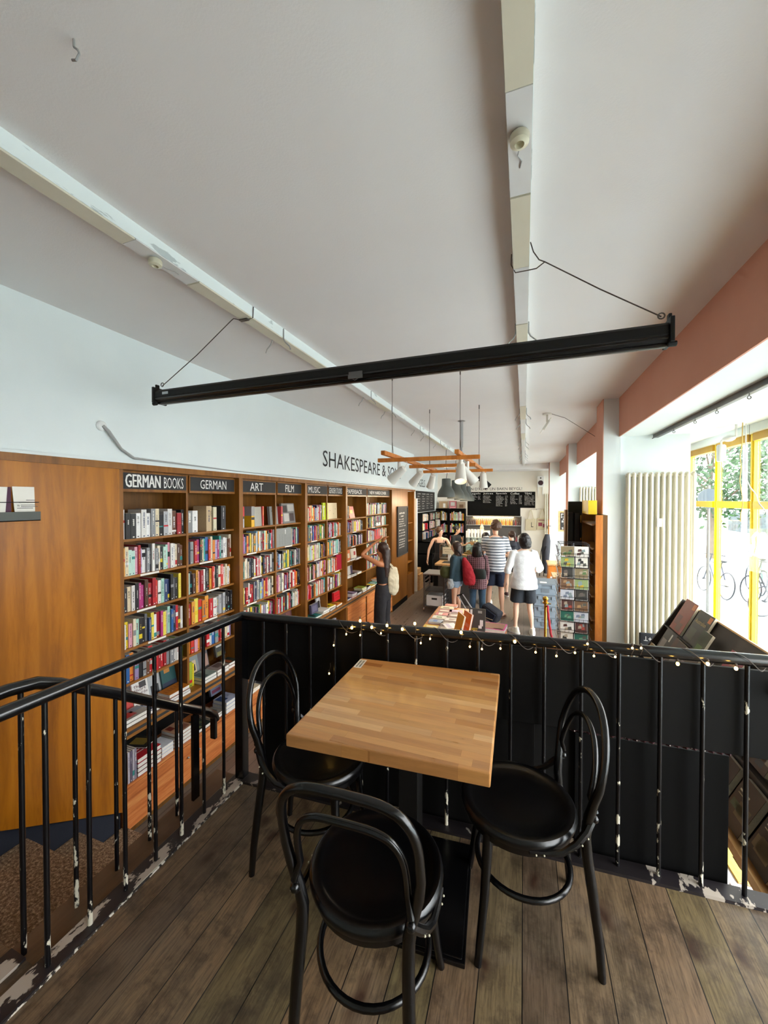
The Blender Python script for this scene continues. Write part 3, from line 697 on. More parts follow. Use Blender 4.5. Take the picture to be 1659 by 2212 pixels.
# ------------------------------------------------------------------ bookcases
XF, XS, XB = -2.70, -2.77, -3.04
SH = [1.287, 1.010, .738, .466, .206]
LED = -.085
dv = [at(403.5, 1100, X=XS).y, at(595, 1100, X=XS).y, at(706, 1100, X=XS).y, at(791, 1100, X=XS).y]
UN = [(1.925, 3.175), (3.175, 4.42), (4.42, 5.65), (5.65, 7.95)]
SIG = [('GERMAN BOOKS', 'GERMAN'), ('ART', 'FILM'), ('MUSIC', 'GENDER STUDIES'), ('PAPERBACK', 'NEW HARDCOVER')]
def unit(i):
    y0, y1 = UN[i]; d = dv[i]
    t = thing('bookcase', ['wooden bookcase under the GERMAN BOOKS and GERMAN signs, nearest the stairs', 'wooden bookcase under the ART and FILM signs',
        'wooden bookcase under the MUSIC and GENDER STUDIES signs', 'wooden bookcase under the PAPERBACK and NEW HARDCOVER signs, farthest of the four'][i], 'bookcase', (-2.87, y0, FZ), group='built-in bookcases along the left wall')
    for yy in (y0, y1 - .028):
        mb = MB(); mb.box(XB, XF, yy, yy + .028, FZ + .03, 1.81); mb.build('side_panel', MT['case_wood'], t)
    mb = MB(); mb.box(XB - .012, XB, y0 + .02, y1 - .02, FZ + .03, 1.81); mb.build('back_panel', MT['case_dark'], t)
    mb = MB(); mb.box(XB, XS + .004, d - .011, d + .011, LED, 1.80); mb.build('divider', MT['case_wood'], t)
    mb = MB(); mb.box(XB, XS, y0 + .028, y1 - .028, 1.785, 1.805); mb.build('top_board', MT['case_wood'], t)
    for b, (a_, b_) in enumerate(((y0 + .028, d - .011), (d + .011, y1 - .028))):
        zz = list(SH)
        if i == 3: zz = [1.27, 1.03, .785, .54, .27] if b == 0 else [1.30, 1.05, .79, .53, .27]
        for k, z in enumerate(zz):
            mb = MB(); mb.box(XB, XS, a_, b_, z - .018, z); s_ = mb.build('shelf', MT['shelf_wood'], t)
            if k in (1, 2, 3) and not (i == 0 and k == 0):
                l0 = a_ + rnd.uniform(.2, .5) * (b_ - a_); mb = MB(); mb.box(XS, XS + .001, l0, min(l0 + .16, b_), z - .017, z - .002); mb.build('shelf_label', MT['paper'], s_)
        mb = MB(); mb.box(XS - .002, XS + .018, a_ + .002, b_ - .002, 1.64, 1.795); s_ = mb.build('sign_frame', MT['case_wood'], t, bevel=.002)
        mb = MB(); mb.box(XS + .018, XS + .021, a_ + .012, b_ - .014, 1.662, 1.782); mb.build('sign_board', MT['chalkboard'], s_)
        W_ = (b_ - a_) - .03; nm_ = SIG[i][b]; h_ = {'GERMAN BOOKS': .095, 'GERMAN': .082, 'ART': .085, 'FILM': .085, 'MUSIC': .085, 'GENDER STUDIES': .082, 'PAPERBACK': .075, 'NEW HARDCOVER': .062}[nm_]
        fr = {'GERMAN BOOKS': (.02, .93), 'GERMAN': (.2, .6), 'ART': (.26, .36), 'FILM': (.3, .36), 'MUSIC': (.16, .50), 'GENDER STUDIES': (.02, .92), 'PAPERBACK': (.08, .68), 'NEW HARDCOVER': (.08, .74)}[nm_]
        mb = MB()
        if nm_ == 'GERMAN BOOKS':
            x0 = a_ + .05; sy_ = x0
            for off_ in (0, .0022, .0044):
                text_mb(mb, 'GERMAN', (XS + .0215 + off_ * .3, x0 + off_, 1.675), (0,1,0), (0,0,1), W_ * .50, .098, thick=.001)
            text_mb(mb, 'BOOKS', (XS + .0215, x0 + W_ * .56, 1.675), (0,1,0), (0,0,1), W_ * .33, .09, thick=.001)
        else:
            text_mb(mb, nm_, (XS + .0215, a_ + .012 + W_ * fr[0], 1.722 - h_/2), (0,1,0), (0,0,1), W_ * fr[1], h_, thick=.001)
        mb.build('lettering', MT['chalk'], s_)
    # worktop ledge, open niche and cedar doors below
    mb = MB(); mb.box(XB, XF + .012, y0, y1, LED - .022, LED); mb.box(XB, XF + .012, y0, y1, LED - .07, LED - .046); g = mb.build('ledge', MT['shelf_wood'], t)
    mb = MB(); mb.box(XB, XF + .010, y0, y1, LED - .046, LED - .022); mb.build('ledge_strip', MT['charcoal'], g)
    top = -.50 if i < 3 else LED - .075
    mb = MB(); mb.box(XB, XF - .012, y0 + .03, y1 - .03, FZ + .05, top - .02); mb.build('base_cabinet', MT['case_dark'], t)
    mb = MB(); mb.box(XB, XF + .004, y0 + .01, y1 - .01, top - .018, top); mb.build('niche_shelf', MT['cedar'], t)
    if i < 3: mb = MB(); mb.box(XB + .001, XB + .006, y0 + .03, y1 - .03, top, LED - .07); mb.build('niche_back', MT['board_dark'], t)
    mb = MB(); mb.box(XB, XF - .02, y0 + .01, y1 - .01, FZ, FZ + .05); mb.build('plinth', MT['case_dark'], t)
    for (a_, b_) in ((y0 + .03, (y0 + y1)/2 - .03), ((y0 + y1)/2 + .03, y1 - .03)) if i < 3 else ((y0 + .03, 6.43), (6.50, 7.1), (7.13, 7.92)):
        rows = [(FZ + .055, top - .022)] if i < 3 else [(FZ + .055, -.53), (-.52, top - .022)]
        for (z0_, z1_) in rows:
            mb = MB(); mb.box(XF - .012, XF + .006, a_, b_, z0_, z1_); dd = mb.build('door', MT['cedar'], t, bevel=.002)
            mb = MB(); kx = b_ - .03 if a_ < (y0 + y1)/2 - .1 else a_ + .03
            mb.ball((XF + .016, kx, z1_ - .1), .009, 5); mb.build('knob', MT['steel_light'], dd, smooth=True)
    mb = MB(); mb.box(XF - .012, XF + .004, (y0 + y1)/2 - .028, (y0 + y1)/2 + .028, FZ + .055, top - .022); mb.build('stile', MT['cedar'], t)
    return t
for i in range(4): unit(i)

PAL = {'white': ['eceae4', 'f2f1ee', 'dfdcd6'], 'cream': ['e8dcc0', 'e3d3b0'], 'black': ['17171a', '222226', '2c2b30'], 'grey': ['8d8f92', '6c6e72', 'b4b5b8'], 'red': ['c8202b', 'a81c28', 'd63a2e'],
       'teal': ['3fa79b', '2f8f8a'], 'mint': ['a9d6c4', 'bfe0d2'], 'yellow': ['ecd02a', 'f0dd55'], 'magenta': ['a3256a', 'b8357e'], 'orange': ['e0862a', 'e5a03c'], 'navy': ['1f2c52', '27406e'],
       'pink': ['e2a3b3', 'd68a9c'], 'brown': ['6a4530', '54362a'], 'green': ['5d8a3c', '2f6a45', 'a7c84a'], 'blue': ['3d78b8', '2a64a8', '86b6d8'], 'lilac': ['b9a6cf', '9b8ab5']}
W0 = ['white']*7 + ['cream']*3 + ['black']*6 + ['grey']*3 + ['red']*4 + ['teal', 'mint', 'mint', 'yellow', 'yellow', 'magenta', 'orange', 'orange', 'navy', 'navy', 'pink', 'brown', 'green', 'blue', 'lilac']
def book_up(mb, y, th, z, h, xf, dep, col, rr, lean=0.0, plainc='eeeae0'):
    c = lin(col); M = Matrix.Translation((0, y, z)) @ Matrix.Rotation(-lean, 4, 'X')
    mb.box(xf - dep, xf, 0, th, 0, h, 0, c, M)
    mb.box(xf - dep + .003, xf - .004, .0018, th - .0018, h, h + .0006, 0, lin('d9d0bd'), M)
    lum = c[0] + c[1] + c[2]
    tc = lin(rr.choice(['1c1c20', '8a1f28', '2a3f66', '55504a'])) if lum > .9 else lin(rr.choice(['f2efe6', 'f2efe6', 'e9cf5a', 'd8d8d8']))
    k = rr.random(); x = xf + .0006
    def q(y0, y1, z0, z1, cc): mb.quad((x, y0, z0), (x, y1, z0), (x, y1, z1), (x, y0, z1), 0, cc, M)
    if k < .75:      # title running down the spine
        z1 = h * rr.uniform(.7, .93); z0 = h * rr.uniform(.25, .6); zz = z1; w_ = th * rr.uniform(.16, .38); fs_ = rr.uniform(.5, 1.3)
        while zz > z0:
            s_ = rr.uniform(.003, .007) * fs_; d_ = w_ * rr.uniform(0, .25); q(th/2 - w_/2 + d_, th/2 + w_/2, zz - s_, zz, tc); zz -= s_ + (.0022 if rr.random() < .8 else .008)
    if k > .6:
        zb = h * rr.uniform(.05, .7); q(.0005, th - .0005, zb, zb + h * rr.uniform(.05, .2), lin(rr.choice(['c8202b', 'f2f0ea', '1b1b1e', '2f8f8a', 'ecd02a', '8d8f92'])))
    if rr.random() < .6: q(th*.35, th*.65, .008, .016, tc)
ORD = ['top', 'second', 'third', 'fourth', 'fifth']
def nth(n): return {1: '1st', 2: '2nd', 3: '3rd', 21: '21st', 22: '22nd', 23: '23rd'}.get(n, '%dth' % n)
# colours read off the photo for the rows nearest the camera
ROW = {(0, 0, 0): 'white black black white white white grey cream black grey white brown red black grey'.split(),
       (0, 0, 1): 'orange cream mint mint pink red lilac white grey black white grey cream black mint mint pink white white cream brown brown'.split(),
       (0, 0, 2): 'black black cream white black magenta magenta brown red red red white mint navy navy black grey black yellow'.split(),
       (0, 0, 3): 'white yellow pink cream mint black black grey navy yellow white red magenta yellow grey mint blue navy red brown white'.split(),
       (0, 0, 4): 'black blue orange lilac black grey brown red red red red red grey grey white white green'.split(),
       (0, 1, 0): 'grey grey white'.split(),
       (0, 1, 1): 'blue grey mint red magenta black cream teal blue red cream orange lilac magenta teal grey white white brown cream'.split(),
       (0, 1, 2): 'mint black brown orange pink red white black black orange red white black cream red white cream white orange'.split(),
       (0, 1, 3): 'red orange yellow red orange orange red white grey grey grey black black black'.split(),
       (0, 1, 4): 'orange red pink orange brown brown red white blue grey red red orange cream white lilac'.split()}
far = MB(); nind = 0
def fill_row(i, b, k, ya, yb, z, gap, individual, start=0, fixed=None, hmax=None, thick=(.017, .036)):
    global far, nind
    rr = random.Random(i * 100 + b * 10 + k + 5); y = ya + (.036 if (i, b) == (0, 0) else .004); n = 0
    cols = fixed
    avg = ((yb - y - .01) / len(cols)) if cols and len(cols) > 8 else None
    while y < yb - .012:
        th = rr.uniform(*thick)
        if avg: th = avg * rr.uniform(.78, 1.2)
        if cols and n >= len(cols): break
        if y + th > yb - .002: th = yb - .002 - y
        if th < .010: break
        cn = cols[n] if cols else rr.choice(W0)
        hx = rr.choice(PAL[cn]); h = (hmax or (gap - .02)) * rr.uniform(.76, .97); dep = rr.uniform(.13, .17); xf = XS - rr.uniform(.008, .03)
        n += 1
        if individual:
            mb = MB(); book_up(mb, y, th - .0008, z, h, xf, dep, hx, rr)
            o = mb.build('book', MT['cover']); nind += 1
            where = 'under GERMAN BOOKS' if (i, b) == (0, 0) else 'under the lone word GERMAN' if (i, b) == (0, 1) else 'under %s sign' % SIG[i][b]
            tag(o, '%s %s book, %s from left on %s shelf %s' % ('thick' if th > .03 else 'thin', cn, nth(n), ORD[k], where), 'book', 'upright books on the shelves near the stairs')
        else:
            book_up(far, y, th - .0008, z, h, xf, dep, hx, rr)
        y += th
    return y
rz_ = random.Random(11)
for i in range(4):
    y0, y1 = UN[i]; d = dv[i]
    for b, (a_, b_) in enumerate(((y0 + .030, d - .012), (d + .012, y1 - .030))):
        zz = list(SH)
        if i == 3: zz = [1.27, 1.03, .785, .54, .27] if b == 0 else [1.30, 1.05, .79, .53, .27]
        for k, z in enumerate(zz):
            gap = (zz[k-1] - z - .018) if k else .29
            ind = i == 0 or (i == 1 and b == 0 and k < 1)
            if i == 3 and b == 0 and k >= 3: continue
            if i == 3 and k == 0 and b == 0: fill_row(i, b, k, a_ + .05, a_ + .30, z, .25, False, thick=(.02, .04)); continue
            if i == 1 and k == 0: continue
            if i == 0 and b == 1 and k == 0: fill_row(0, 1, 0, a_ + .01, b_, z, .245, True, fixed=['grey', 'white'], thick=(.055, .06)); continue
            if i == 2 and b == 1 and k == 0: continue
            fill_row(i, b, k, a_, b_ - (0.0 if i < 3 else .12), z, min(gap, .25) if k else .25, ind, fixed=ROW.get((i, b, k)), thick=(.013, .032) if i else (.017, .036))
# the few books standing apart on the top shelves
def lone(y, th, z, h, col, label, xf=XS - .01, dep=.16, lean=0.0, cn='upright books on the shelves near the stairs'):
    mb = MB(); book_up(mb, y, th, z, h, xf, dep, col, random.Random(int(y * 977)), lean); return tag(mb.build('book', MT['cover']), label, 'book', cn)
lone(2.80, .062, SH[0], .235, 'cbb089', 'thick tan book with large dark spine title, alone on top shelf under single word GERMAN')
lone(2.885, .042, SH[0], .225, 'e0d7b6', 'thin cream book right of the thick tan book on the top shelf')
lone(2.985, .062, SH[0], .235, '2a2a2e', 'thick black book with red spine title, rightmost on top shelf under single word GERMAN')
mb = MB(); text_mb(mb, 'OST', (XS - .0085, 2.844, SH[0] + .19), (0,0,-1), (0,1,0), .055, .024); mb.build('spine_title', MT['lettering'], None); bpy.data.objects['spine_title'].parent = [o for o in bpy.data.objects if o.get('label', '').startswith('thick tan')][0]
zt = SH[0]
lone(3.24, .075, zt, .22, 'b9bcc0', 'thick grey book with red upper half, leftmost on the top shelf under ART'); mb = far
def cap(y, th, z0, z1, col): far.box(XS - .17, XS - .008, y - .001, y + th + .001, z0, z1, 0, lin(col))
cap(3.24, .075, zt + .12, zt + .222, 'd01828')
lone(3.43, .05, zt, .22, 'e6b21e', 'thick book yellow below and grey above on the top shelf under ART'); cap(3.43, .05, zt + .12, zt + .222, '9a9a98')
lone(3.62, .022, zt, .22, 'd8483c', 'thin red book on the top shelf, right of the grey cover, under ART')

def face(y0, w_, z, h, th, x, col, label, tilt=.22, art=None, group='books displayed with their covers facing out', title=None, tcol='f0ece2'):
    """book standing cover-out, leaning back"""
    M = Matrix.Translation((x, y0, z)) @ Matrix.Rotation(-tilt, 4, 'Y')
    mb = MB(); c = lin(col)
    mb.box(-th, 0, 0, w_, 0, h, 0, lin('e6dfcf'), M); mb.box(0, .002, -.002, w_ + .002, -.0, h + .002, 0, c, M); mb.box(-th - .002, -th, -.002, w_ + .002, 0, h + .002, 0, c, M); mb.box(-th, 0, -.002, 0, 0, h, 0, c, M)
    for (a0, a1, b0, b1, cc) in art or []: mb.quad(*[(.0026, w_ * p, h * q) for p, q in ((a0, b0), (a1, b0), (a1, b1), (a0, b1))], 0, lin(cc), M)
    if title:
        zt_ = .80
        for ln in title:
            t2 = MB(); text_mb(t2, ln, (.0030, w_ * .08, h * zt_), (0,1,0), (0,0,1), min(w_ * .84, .02 * len(ln)), h * .10)
            mb.add([M @ Vector(p) for p in t2.v], t2.f, 0, lin(tcol)); zt_ -= .14
    return tag(mb.build('book', MT['cover']), label, 'book', group)
def flat(cx, cy, z, lx, ly, th, col, label, rz=0.0, art=None, group='books lying flat below the shelves', pages='f3f0e8', parent_mb=None, title=None, tcol='f0ece2', tdir=1):
    M = Matrix.Translation((cx, cy, z)) @ Matrix.Rotation(rz, 4, 'Z'); c = lin(col)
    mb = parent_mb or MB()
    mb.box(-lx/2, lx/2, -ly/2, ly/2, 0, .0022, 0, c, M); mb.box(-lx/2 + .002, lx/2 - .003, -ly/2 + .002, ly/2 - .003, .0022, th - .0022, 0, lin(pages), M)
    mb.box(-lx/2, lx/2, -ly/2, ly/2, th - .0022, th, 0, c, M); mb.box(-lx/2, -lx/2 + .002, -ly/2, ly/2, .0022, th - .0022, 0, c, M)
    for (a0, a1, b0, b1, cc) in art or []: mb.quad(*[(lx * (p - .5), ly * (q - .5), th + .0005) for p, q in ((a0, b0), (a1, b0), (a1, b1), (a0, b1))], 0, lin(cc), M)
    if title:
        t2 = MB(); text_mb(t2, title, (lx * .12, -ly * .42, th + .0009), (0,1,0), (-1,0,0), ly * .84, lx * .3); mb.add([M @ Vector(p) for p in t2.v], t2.f, 0, lin(tcol))
    if parent_mb: return None
    return tag(mb.build('book', MT['cover']), label, 'book', group)
def stack(cx, cy, z, items, where):
    for (lx, ly, th, col, lab, kw) in items:
        flat(cx, cy, z, lx, ly, th - .0006, col, lab + ' ' + where, **kw); z += th
    return z
ZL = LED + .0005; ZN = -.4995
# --- first unit, on the ledge
w_ = 'on the ledge under GERMAN BOOKS'
face(1.99, .15, ZL, .22, .02, -2.86, 'c93a34', 'red and black cover-out book, leftmost on the ledge under GERMAN BOOKS', art=[(.4, 1, .5, 1, '2a1c20'), (.1, .6, .1, .4, 'e8756a')], title=['THE V'])
face(2.15, .13, ZL, .21, .018, -2.86, 'f4f2ee', 'white cover-out book titled The Short End on the ledge under GERMAN BOOKS', art=[(.45, .9, .75, .97, '3a3a3c'), (.1, .9, .05, .12, 'c04a7a')], title=['The', 'Short', 'End of the'], tcol='5a2238')
face(2.29, .12, ZL, .2, .015, -2.88, 'b9bdbf', 'pale grey cover-out book half hidden by the white book under GERMAN BOOKS', art=[(.2, .8, .2, .6, '2b2d30')])
face(2.41, .135, ZL, .22, .028, -2.86, '23595a', 'teal and navy cover-out book, rightmost on the ledge under GERMAN BOOKS', art=[(0, 1, 0, .45, '27324c'), (.2, .6, .8, .95, 'cf8a3a')])
stack(-2.775, 2.05, ZL, [(.14, .20, .03, '3a3230', 'dark covered thick book, lowest of the pair', {}), (.14, .2, .028, 'a09a90', 'grey and red pictured book, upper of the pair', {'art': [(.3, .8, .1, .6, 'b4382c'), (.1, .5, .5, .95, '7a8894')]})], w_)
stack(-2.78, 2.225, ZL, [(.13, .17, .028, '28325a', 'dark blue flat book, lower of two', {}), (.13, .165, .012, '303c66', 'thin navy flat book, upper of two', {'art': [(.2, .8, .2, .4, '9aa2b8')]})], w_)
stack(-2.775, 2.43, ZL, [(.15, .21, .022, 'd8d4ce', 'white flat book, lowest of three', {}), (.15, .2, .02, '8d8790', 'grey-lilac flat book, middle of three', {'art': [(.1, .5, .1, .6, '5d5a66')]}), (.135, .2, .03, 'c9781e', 'orange flat book with lettering, top of three', {'title': 'LLLLR', 'tcol': 'a4481c'})], w_)
w_ = 'on the ledge under the single word GERMAN'
lone(2.595, .03, ZL, .22, 'a8b83a', 'upright olive-yellow book standing on the ledge next to the divider'); lone(2.627, .018, ZL, .2, 'f2de2a', 'upright bright yellow book standing on the ledge next to the divider')
face(2.70, .13, ZL, .19, .02, -2.90, '8a9496', 'grey cover-out book with pale card in front, behind the flat books, under GERMAN', art=[(.3, .8, .2, .8, 'd8c4a4'), (.4, .7, .3, .6, '3a3030')])
face(2.85, .12, ZL, .19, .015, -2.92, '6e6a70', 'dark cover-out book showing a face, at the back of the ledge under GERMAN', art=[(.4, .95, .2, .8, 'c09a8c')])
face(3.00, .12, ZL + .1, .15, .02, -2.86, '4c4e4a', 'grey landscape cover-out book at the right end under GERMAN', art=[(.1, .7, .6, .72, 'd8d8d4'), (.1, .9, .05, .3, '8a8450')])
stack(-2.775, 2.75, ZL, [(.15, .17, .03, '707a7c', 'grey white-paged flat book, lower, left pile', {}), (.15, .165, .028, '8c9c98', 'grey-green pictured flat book, upper, left pile', {'art': [(.1, .9, .1, .5, '4c5c5a')]})], w_)
stack(-2.775, 2.925, ZL, [(.14, .15, .03, 'd0cac4', 'pale flat book, lower, middle pile', {}), (.14, .15, .028, '9a8a86', 'brown-grey pictured flat book, upper, middle pile', {'art': [(.1, .7, .3, .9, '5e4a48')]})], w_)
stack(-2.78, 3.075, ZL, [(.13, .13, .03, 'c4602a', 'orange flat book, lower, right pile', {}), (.13, .12, .028, '2c3a34', 'dark green pictured flat book, upper, right pile', {'art': [(.1, .9, .1, .5, '8f4a28')]})], w_)
# --- first unit, lower niche
w_ = 'in the low niche by the steps'
for k, (yy, c_) in enumerate(((1.975, 'c9c3cf'), (1.993, '6a5f74'), (2.011, 'bfb8c4'), (2.028, '8e8798'))):
    lone(yy, .015, ZN, .23, c_, '%s upright magazine, %s of four at the left of the low niche' % (('pale', 'dark', 'light', 'grey')[k], ('first', 'second', 'third', 'last')[k]), xf=XF - .01, dep=.2)
stack(-2.79, 2.15, ZN, [(.17, .2, .034, 'b02832', 'red thick flat book, lowest of the front pile', {}), (.17, .2, .034, '2c2c30', 'black thick flat book, second in the front pile', {}), (.17, .2, .034, '9a2430', 'dark red flat book, third in the front pile', {}), (.165, .195, .034, 'b8242e', 'red white-striped flat book topping the front pile', {'art': [(.3, .36, .1, .9, 'efe6e0'), (.5, .56, .1, .7, 'efe6e0')]})], w_)
flat(-2.88, 2.2, ZN + .137, .2, .14, .012, '2a2a26', 'dark gold pictured thin book lying across the front pile in the low niche', rz=.3, art=[(.2, .8, .2, .8, '8a7434')])
stack(-2.80, 2.325, ZN, [(.15, .11, .03, 'dfe4ee', 'white small flat book, lowest, second pile', {}), (.15, .11, .028, 'c8d2e6', 'pale blue small flat book, middle, second pile', {}), (.15, .11, .026, 'e8ecf4', 'white small flat book, top, second pile', {})], w_)
stack(-2.80, 2.48, ZN, [(.17, .17, .032, '8a2830', 'dark red flat book, lowest, map-cover pile', {}), (.17, .17, .03, 'c9b09a', 'beige flat book, second, map-cover pile', {}), (.17, .17, .03, 'b8988a', 'brown flat book, third, map-cover pile', {}), (.17, .165, .03, 'b88e72', 'tan map-patterned flat book on top of its pile', {'art': [(.1, .5, .1, .4, '7a3428'), (.4, .9, .5, .9, '8f5c48'), (.2, .4, .6, .8, 'd8b898')]})], w_)
flat(-2.80, 2.68, ZN, .18, .2, .03, '2c342e', 'dark green forest-cover flat book in the middle of the low niche', art=[(.1, .6, .2, .8, '6c7448'), (.5, .9, .3, .5, '9aa06a')])
stack(-2.80, 2.87, ZN, [(.15, .15, .03, '2a2a2c', 'black flat book, lower, beside the blue pile', {}), (.15, .15, .02, '8c8880', 'grey pictured flat book, upper, beside the blue pile', {'art': [(.2, .7, .2, .8, '4a4644')]})], w_)
stack(-2.79, 3.05, ZN, [(.17, .18, .04, 'c4c8d6', 'pale grey-blue flat book, lowest at right end', {}), (.17, .18, .036, 'a8b0c8', 'grey-blue thick flat book, middle at the right end', {}), (.165, .17, .032, 'b4bcd4', 'pale blue flat book topping right end', {'art': [(.1, .7, 0, .45, '24406e'), (.2, .5, .5, .8, '8e98b4')]})], w_)
face(3.00, .14, ZN + .109, .2, .02, -2.93, '6f7890', 'slate blue cover-out book standing behind the pale blue pile in the low niche', art=[(.1, .9, .1, .25, '7a3a50')], title=['IN'])

# --- other units: pieces large enough to single out
def disp(i, b):
    return ('under ' + SIG[i][b])
face(3.50, .115, SH[0], .215, .03, XS - .02, 'a9a79c', 'grey cloth cover-out book on the top shelf under ART', tilt=.05)
face(3.79, .15, SH[0], .215, .03, XS - .03, '8f928e', 'grey cover-out book on the top shelf under FILM', tilt=.08, art=[(.2, .7, .7, .8, '6c6e6a')])
lone(3.975, .03, SH[0], .215, 'c8484a', 'red and white upright book between two grey covers under FILM')
face(4.03, .27, SH[0], .25, .03, XS - .02, '7d7a78', 'large black and white photo-collage cover on the top shelf under FILM', tilt=.12, art=[(.05, .4, .55, .9, '3a3836'), (.45, .95, .6, .95, 'b8b4ae'), (.1, .5, .1, .5, 'c4c0ba'), (.55, .9, .1, .5, '4c3e3e')])
face(3.83, .36, SH[1] + .0, .22, .03, XS - .01, '8e918f', 'wide dark grey cover-out album on the second shelf under FILM', tilt=.02, art=[(.3, .32, .1, .7, '7c807e'), (.45, .47, .1, .7, '7c807e'), (.6, .62, .1, .7, '7c807e')])
face(3.46, .2, ZL, .235, .03, -2.84, '8f1f4a', 'large magenta cover-out book low under ART', tilt=.1, art=[(.1, .9, .6, .62, 'c0506e')])
face(3.24, .16, ZL, .2, .02, -2.84, '3a3a3c', 'black and white cover-out book low at the left under ART', tilt=.2, art=[(.2, .7, .3, .8, 'c8c4be')])
face(3.80, .16, ZL + .05, .19, .02, -2.86, '4a4844', 'dark cover-out book with blue figure low under FILM', tilt=.2, art=[(.3, .6, .4, .9, '4a90b8'), (.4, .7, .1, .5, '22242a')])
face(4.06, .25, ZL + .03, .235, .035, -2.84, '5a3636', 'large brown photo cover-out book low under FILM', tilt=.15, art=[(.1, .4, .2, .6, 'a4787a'), (.5, .9, .3, .8, '7a4a4a')])
face(4.16, .2, ZN, .2, .02, -2.85, 'cfd0c8', 'pale cover-out book with dark photo in the low niche under FILM', tilt=.1, art=[(.15, .85, .15, .7, '3c3a38')])
face(5.02, .15, SH[0], .25, .02, XS - .01, 'c8dc22', 'bright lime cover-out book on the top shelf under GENDER STUDIES', tilt=.03, art=[(.6, .85, .12, .22, 'f4f4ec')])
face(5.20, .30, SH[0], .245, .02, XS - .03, 'e2cda4', 'large beige cover-out book with small dots under GENDER STUDIES', tilt=.03, art=[(.2, .24, .5, .55, '5a2a20'), (.6, .64, .3, .34, '5a2a20'), (.8, .84, .6, .65, '5a2a20')])
face(5.44, .17, SH[3] + .0, .24, .02, XS - .005, 'b3203c', 'crimson cover-out book at the right on the fourth shelf under GENDER STUDIES', tilt=.02)
face(5.40, .2, ZL + .06, .14, .03, -2.80, 'd2232c', 'bright red cover-out box set low under GENDER STUDIES', tilt=.05, art=[(.1, .9, .3, .36, 'a01820'), (.1, .9, .6, .66, 'a01820')])
face(4.72, .18, ZL + .05, .13, .03, -2.80, '55506a', 'slate purple cover-out book low under MUSIC', tilt=.1, art=[(.15, .85, .2, .8, '6e6a88')])
face(5.00, .15, ZL, .2, .02, -2.86, 'e4e4e2', 'black and white patterned cover-out book low under GENDER STUDIES', tilt=.15, art=[(.1, .5, .2, .8, '2e2e32'), (.6, .8, .3, .7, '2e2e32')])
face(5.30, .18, ZN, .2, .03, -2.80, 'a6a8b8', 'grey-lilac cover-out book in the low niche under GENDER STUDIES', tilt=.05)
face(5.95, .2, 1.27, .2, .02, XS - .01, 'c44a46', 'red and yellow cover-out book on the top shelf under PAPERBACK', tilt=.2, art=[(.2, .7, .4, .7, 'e8c050')])
face(7.15, .30, 1.05, .21, .02, XS - .01, '2c2c2e', 'black photo cover-out book on the second shelf under NEW HARDCOVER', tilt=.05, art=[(.1, .9, .05, .35, 'e8e6e0'), (.4, .6, .5, .9, 'b8b4ae')])
face(7.15, .30, .79, .2, .02, XS - .01, 'c0383c', 'red cover-out book on the third shelf under NEW HARDCOVER', tilt=.05)
face(5.72, .1, .54, .19, .02, XS - .01, 'd8583c', 'orange cover-out book at the left of the fourth shelf under PAPERBACK', tilt=.1)
face(5.84, .13, .54, .19, .02, XS - .01, 'e0783c', 'orange and cream cover-out book on the fourth shelf under PAPERBACK', tilt=.1, art=[(.2, .8, .3, .7, 'e8d8b8')])
face(6.0, .22, .54, .19, .02, XS - .01, 'e6ddca', 'cream cover-out book with red square on the fourth shelf under PAPERBACK', tilt=.1, art=[(.5, .85, .4, .75, 'b0202c')])
face(5.72, .12, .27, .18, .02, XS - .01, '3a8ca0', 'blue-green cover-out book on the lowest shelf under PAPERBACK', tilt=.1)
face(5.86, .2, .27, .18, .02, XS - .01, 'dcdad6', 'white cover-out book on the lowest shelf under PAPERBACK', tilt=.1, art=[(.6, 1, 0, 1, '3c2c50')])
mb = MB(); rr = random.Random(5)      # the many small flat piles far down the ledges
def pile(cx, cy, z, n):
    for _ in range(n):
        th = rr.uniform(.014, .03); c_ = rr.choice(PAL[rr.choice(W0)]); flat(cx + rr.uniform(-.01, .01), cy + rr.uniform(-.01, .01), z, .17, .19, th - .0006, c_, None, rz=rr.uniform(-.08, .08), parent_mb=mb, art=[(.2, .8, .2, .5, rr.choice(['f0ece2', '2a2a2c', '9a3030']))]); z += th
for (a_, b_) in ((3.30, 4.35), (4.56, 5.6), (5.78, 7.8)):
    y = a_
    while y < b_: pile(-2.80, y, ZL, rr.choice([1, 1, 2, 2, 3])); y += .215
for y in (3.4, 3.62, 4.7, 4.95): pile(-2.80, y, ZN, rr.choice([1, 2, 3]))
for y in (5.8, 6.02, 6.25): pile(-2.83, y, .5405, 1); pile(-2.82, y, .2705, 2)
far.v, base = far.v, len(far.v)
for f, m_, c_ in zip(mb.f, mb.m, mb.c): far.f.append(tuple(j + base for j in f)); far.m.append(m_); far.c.append(c_)
far.v += mb.v

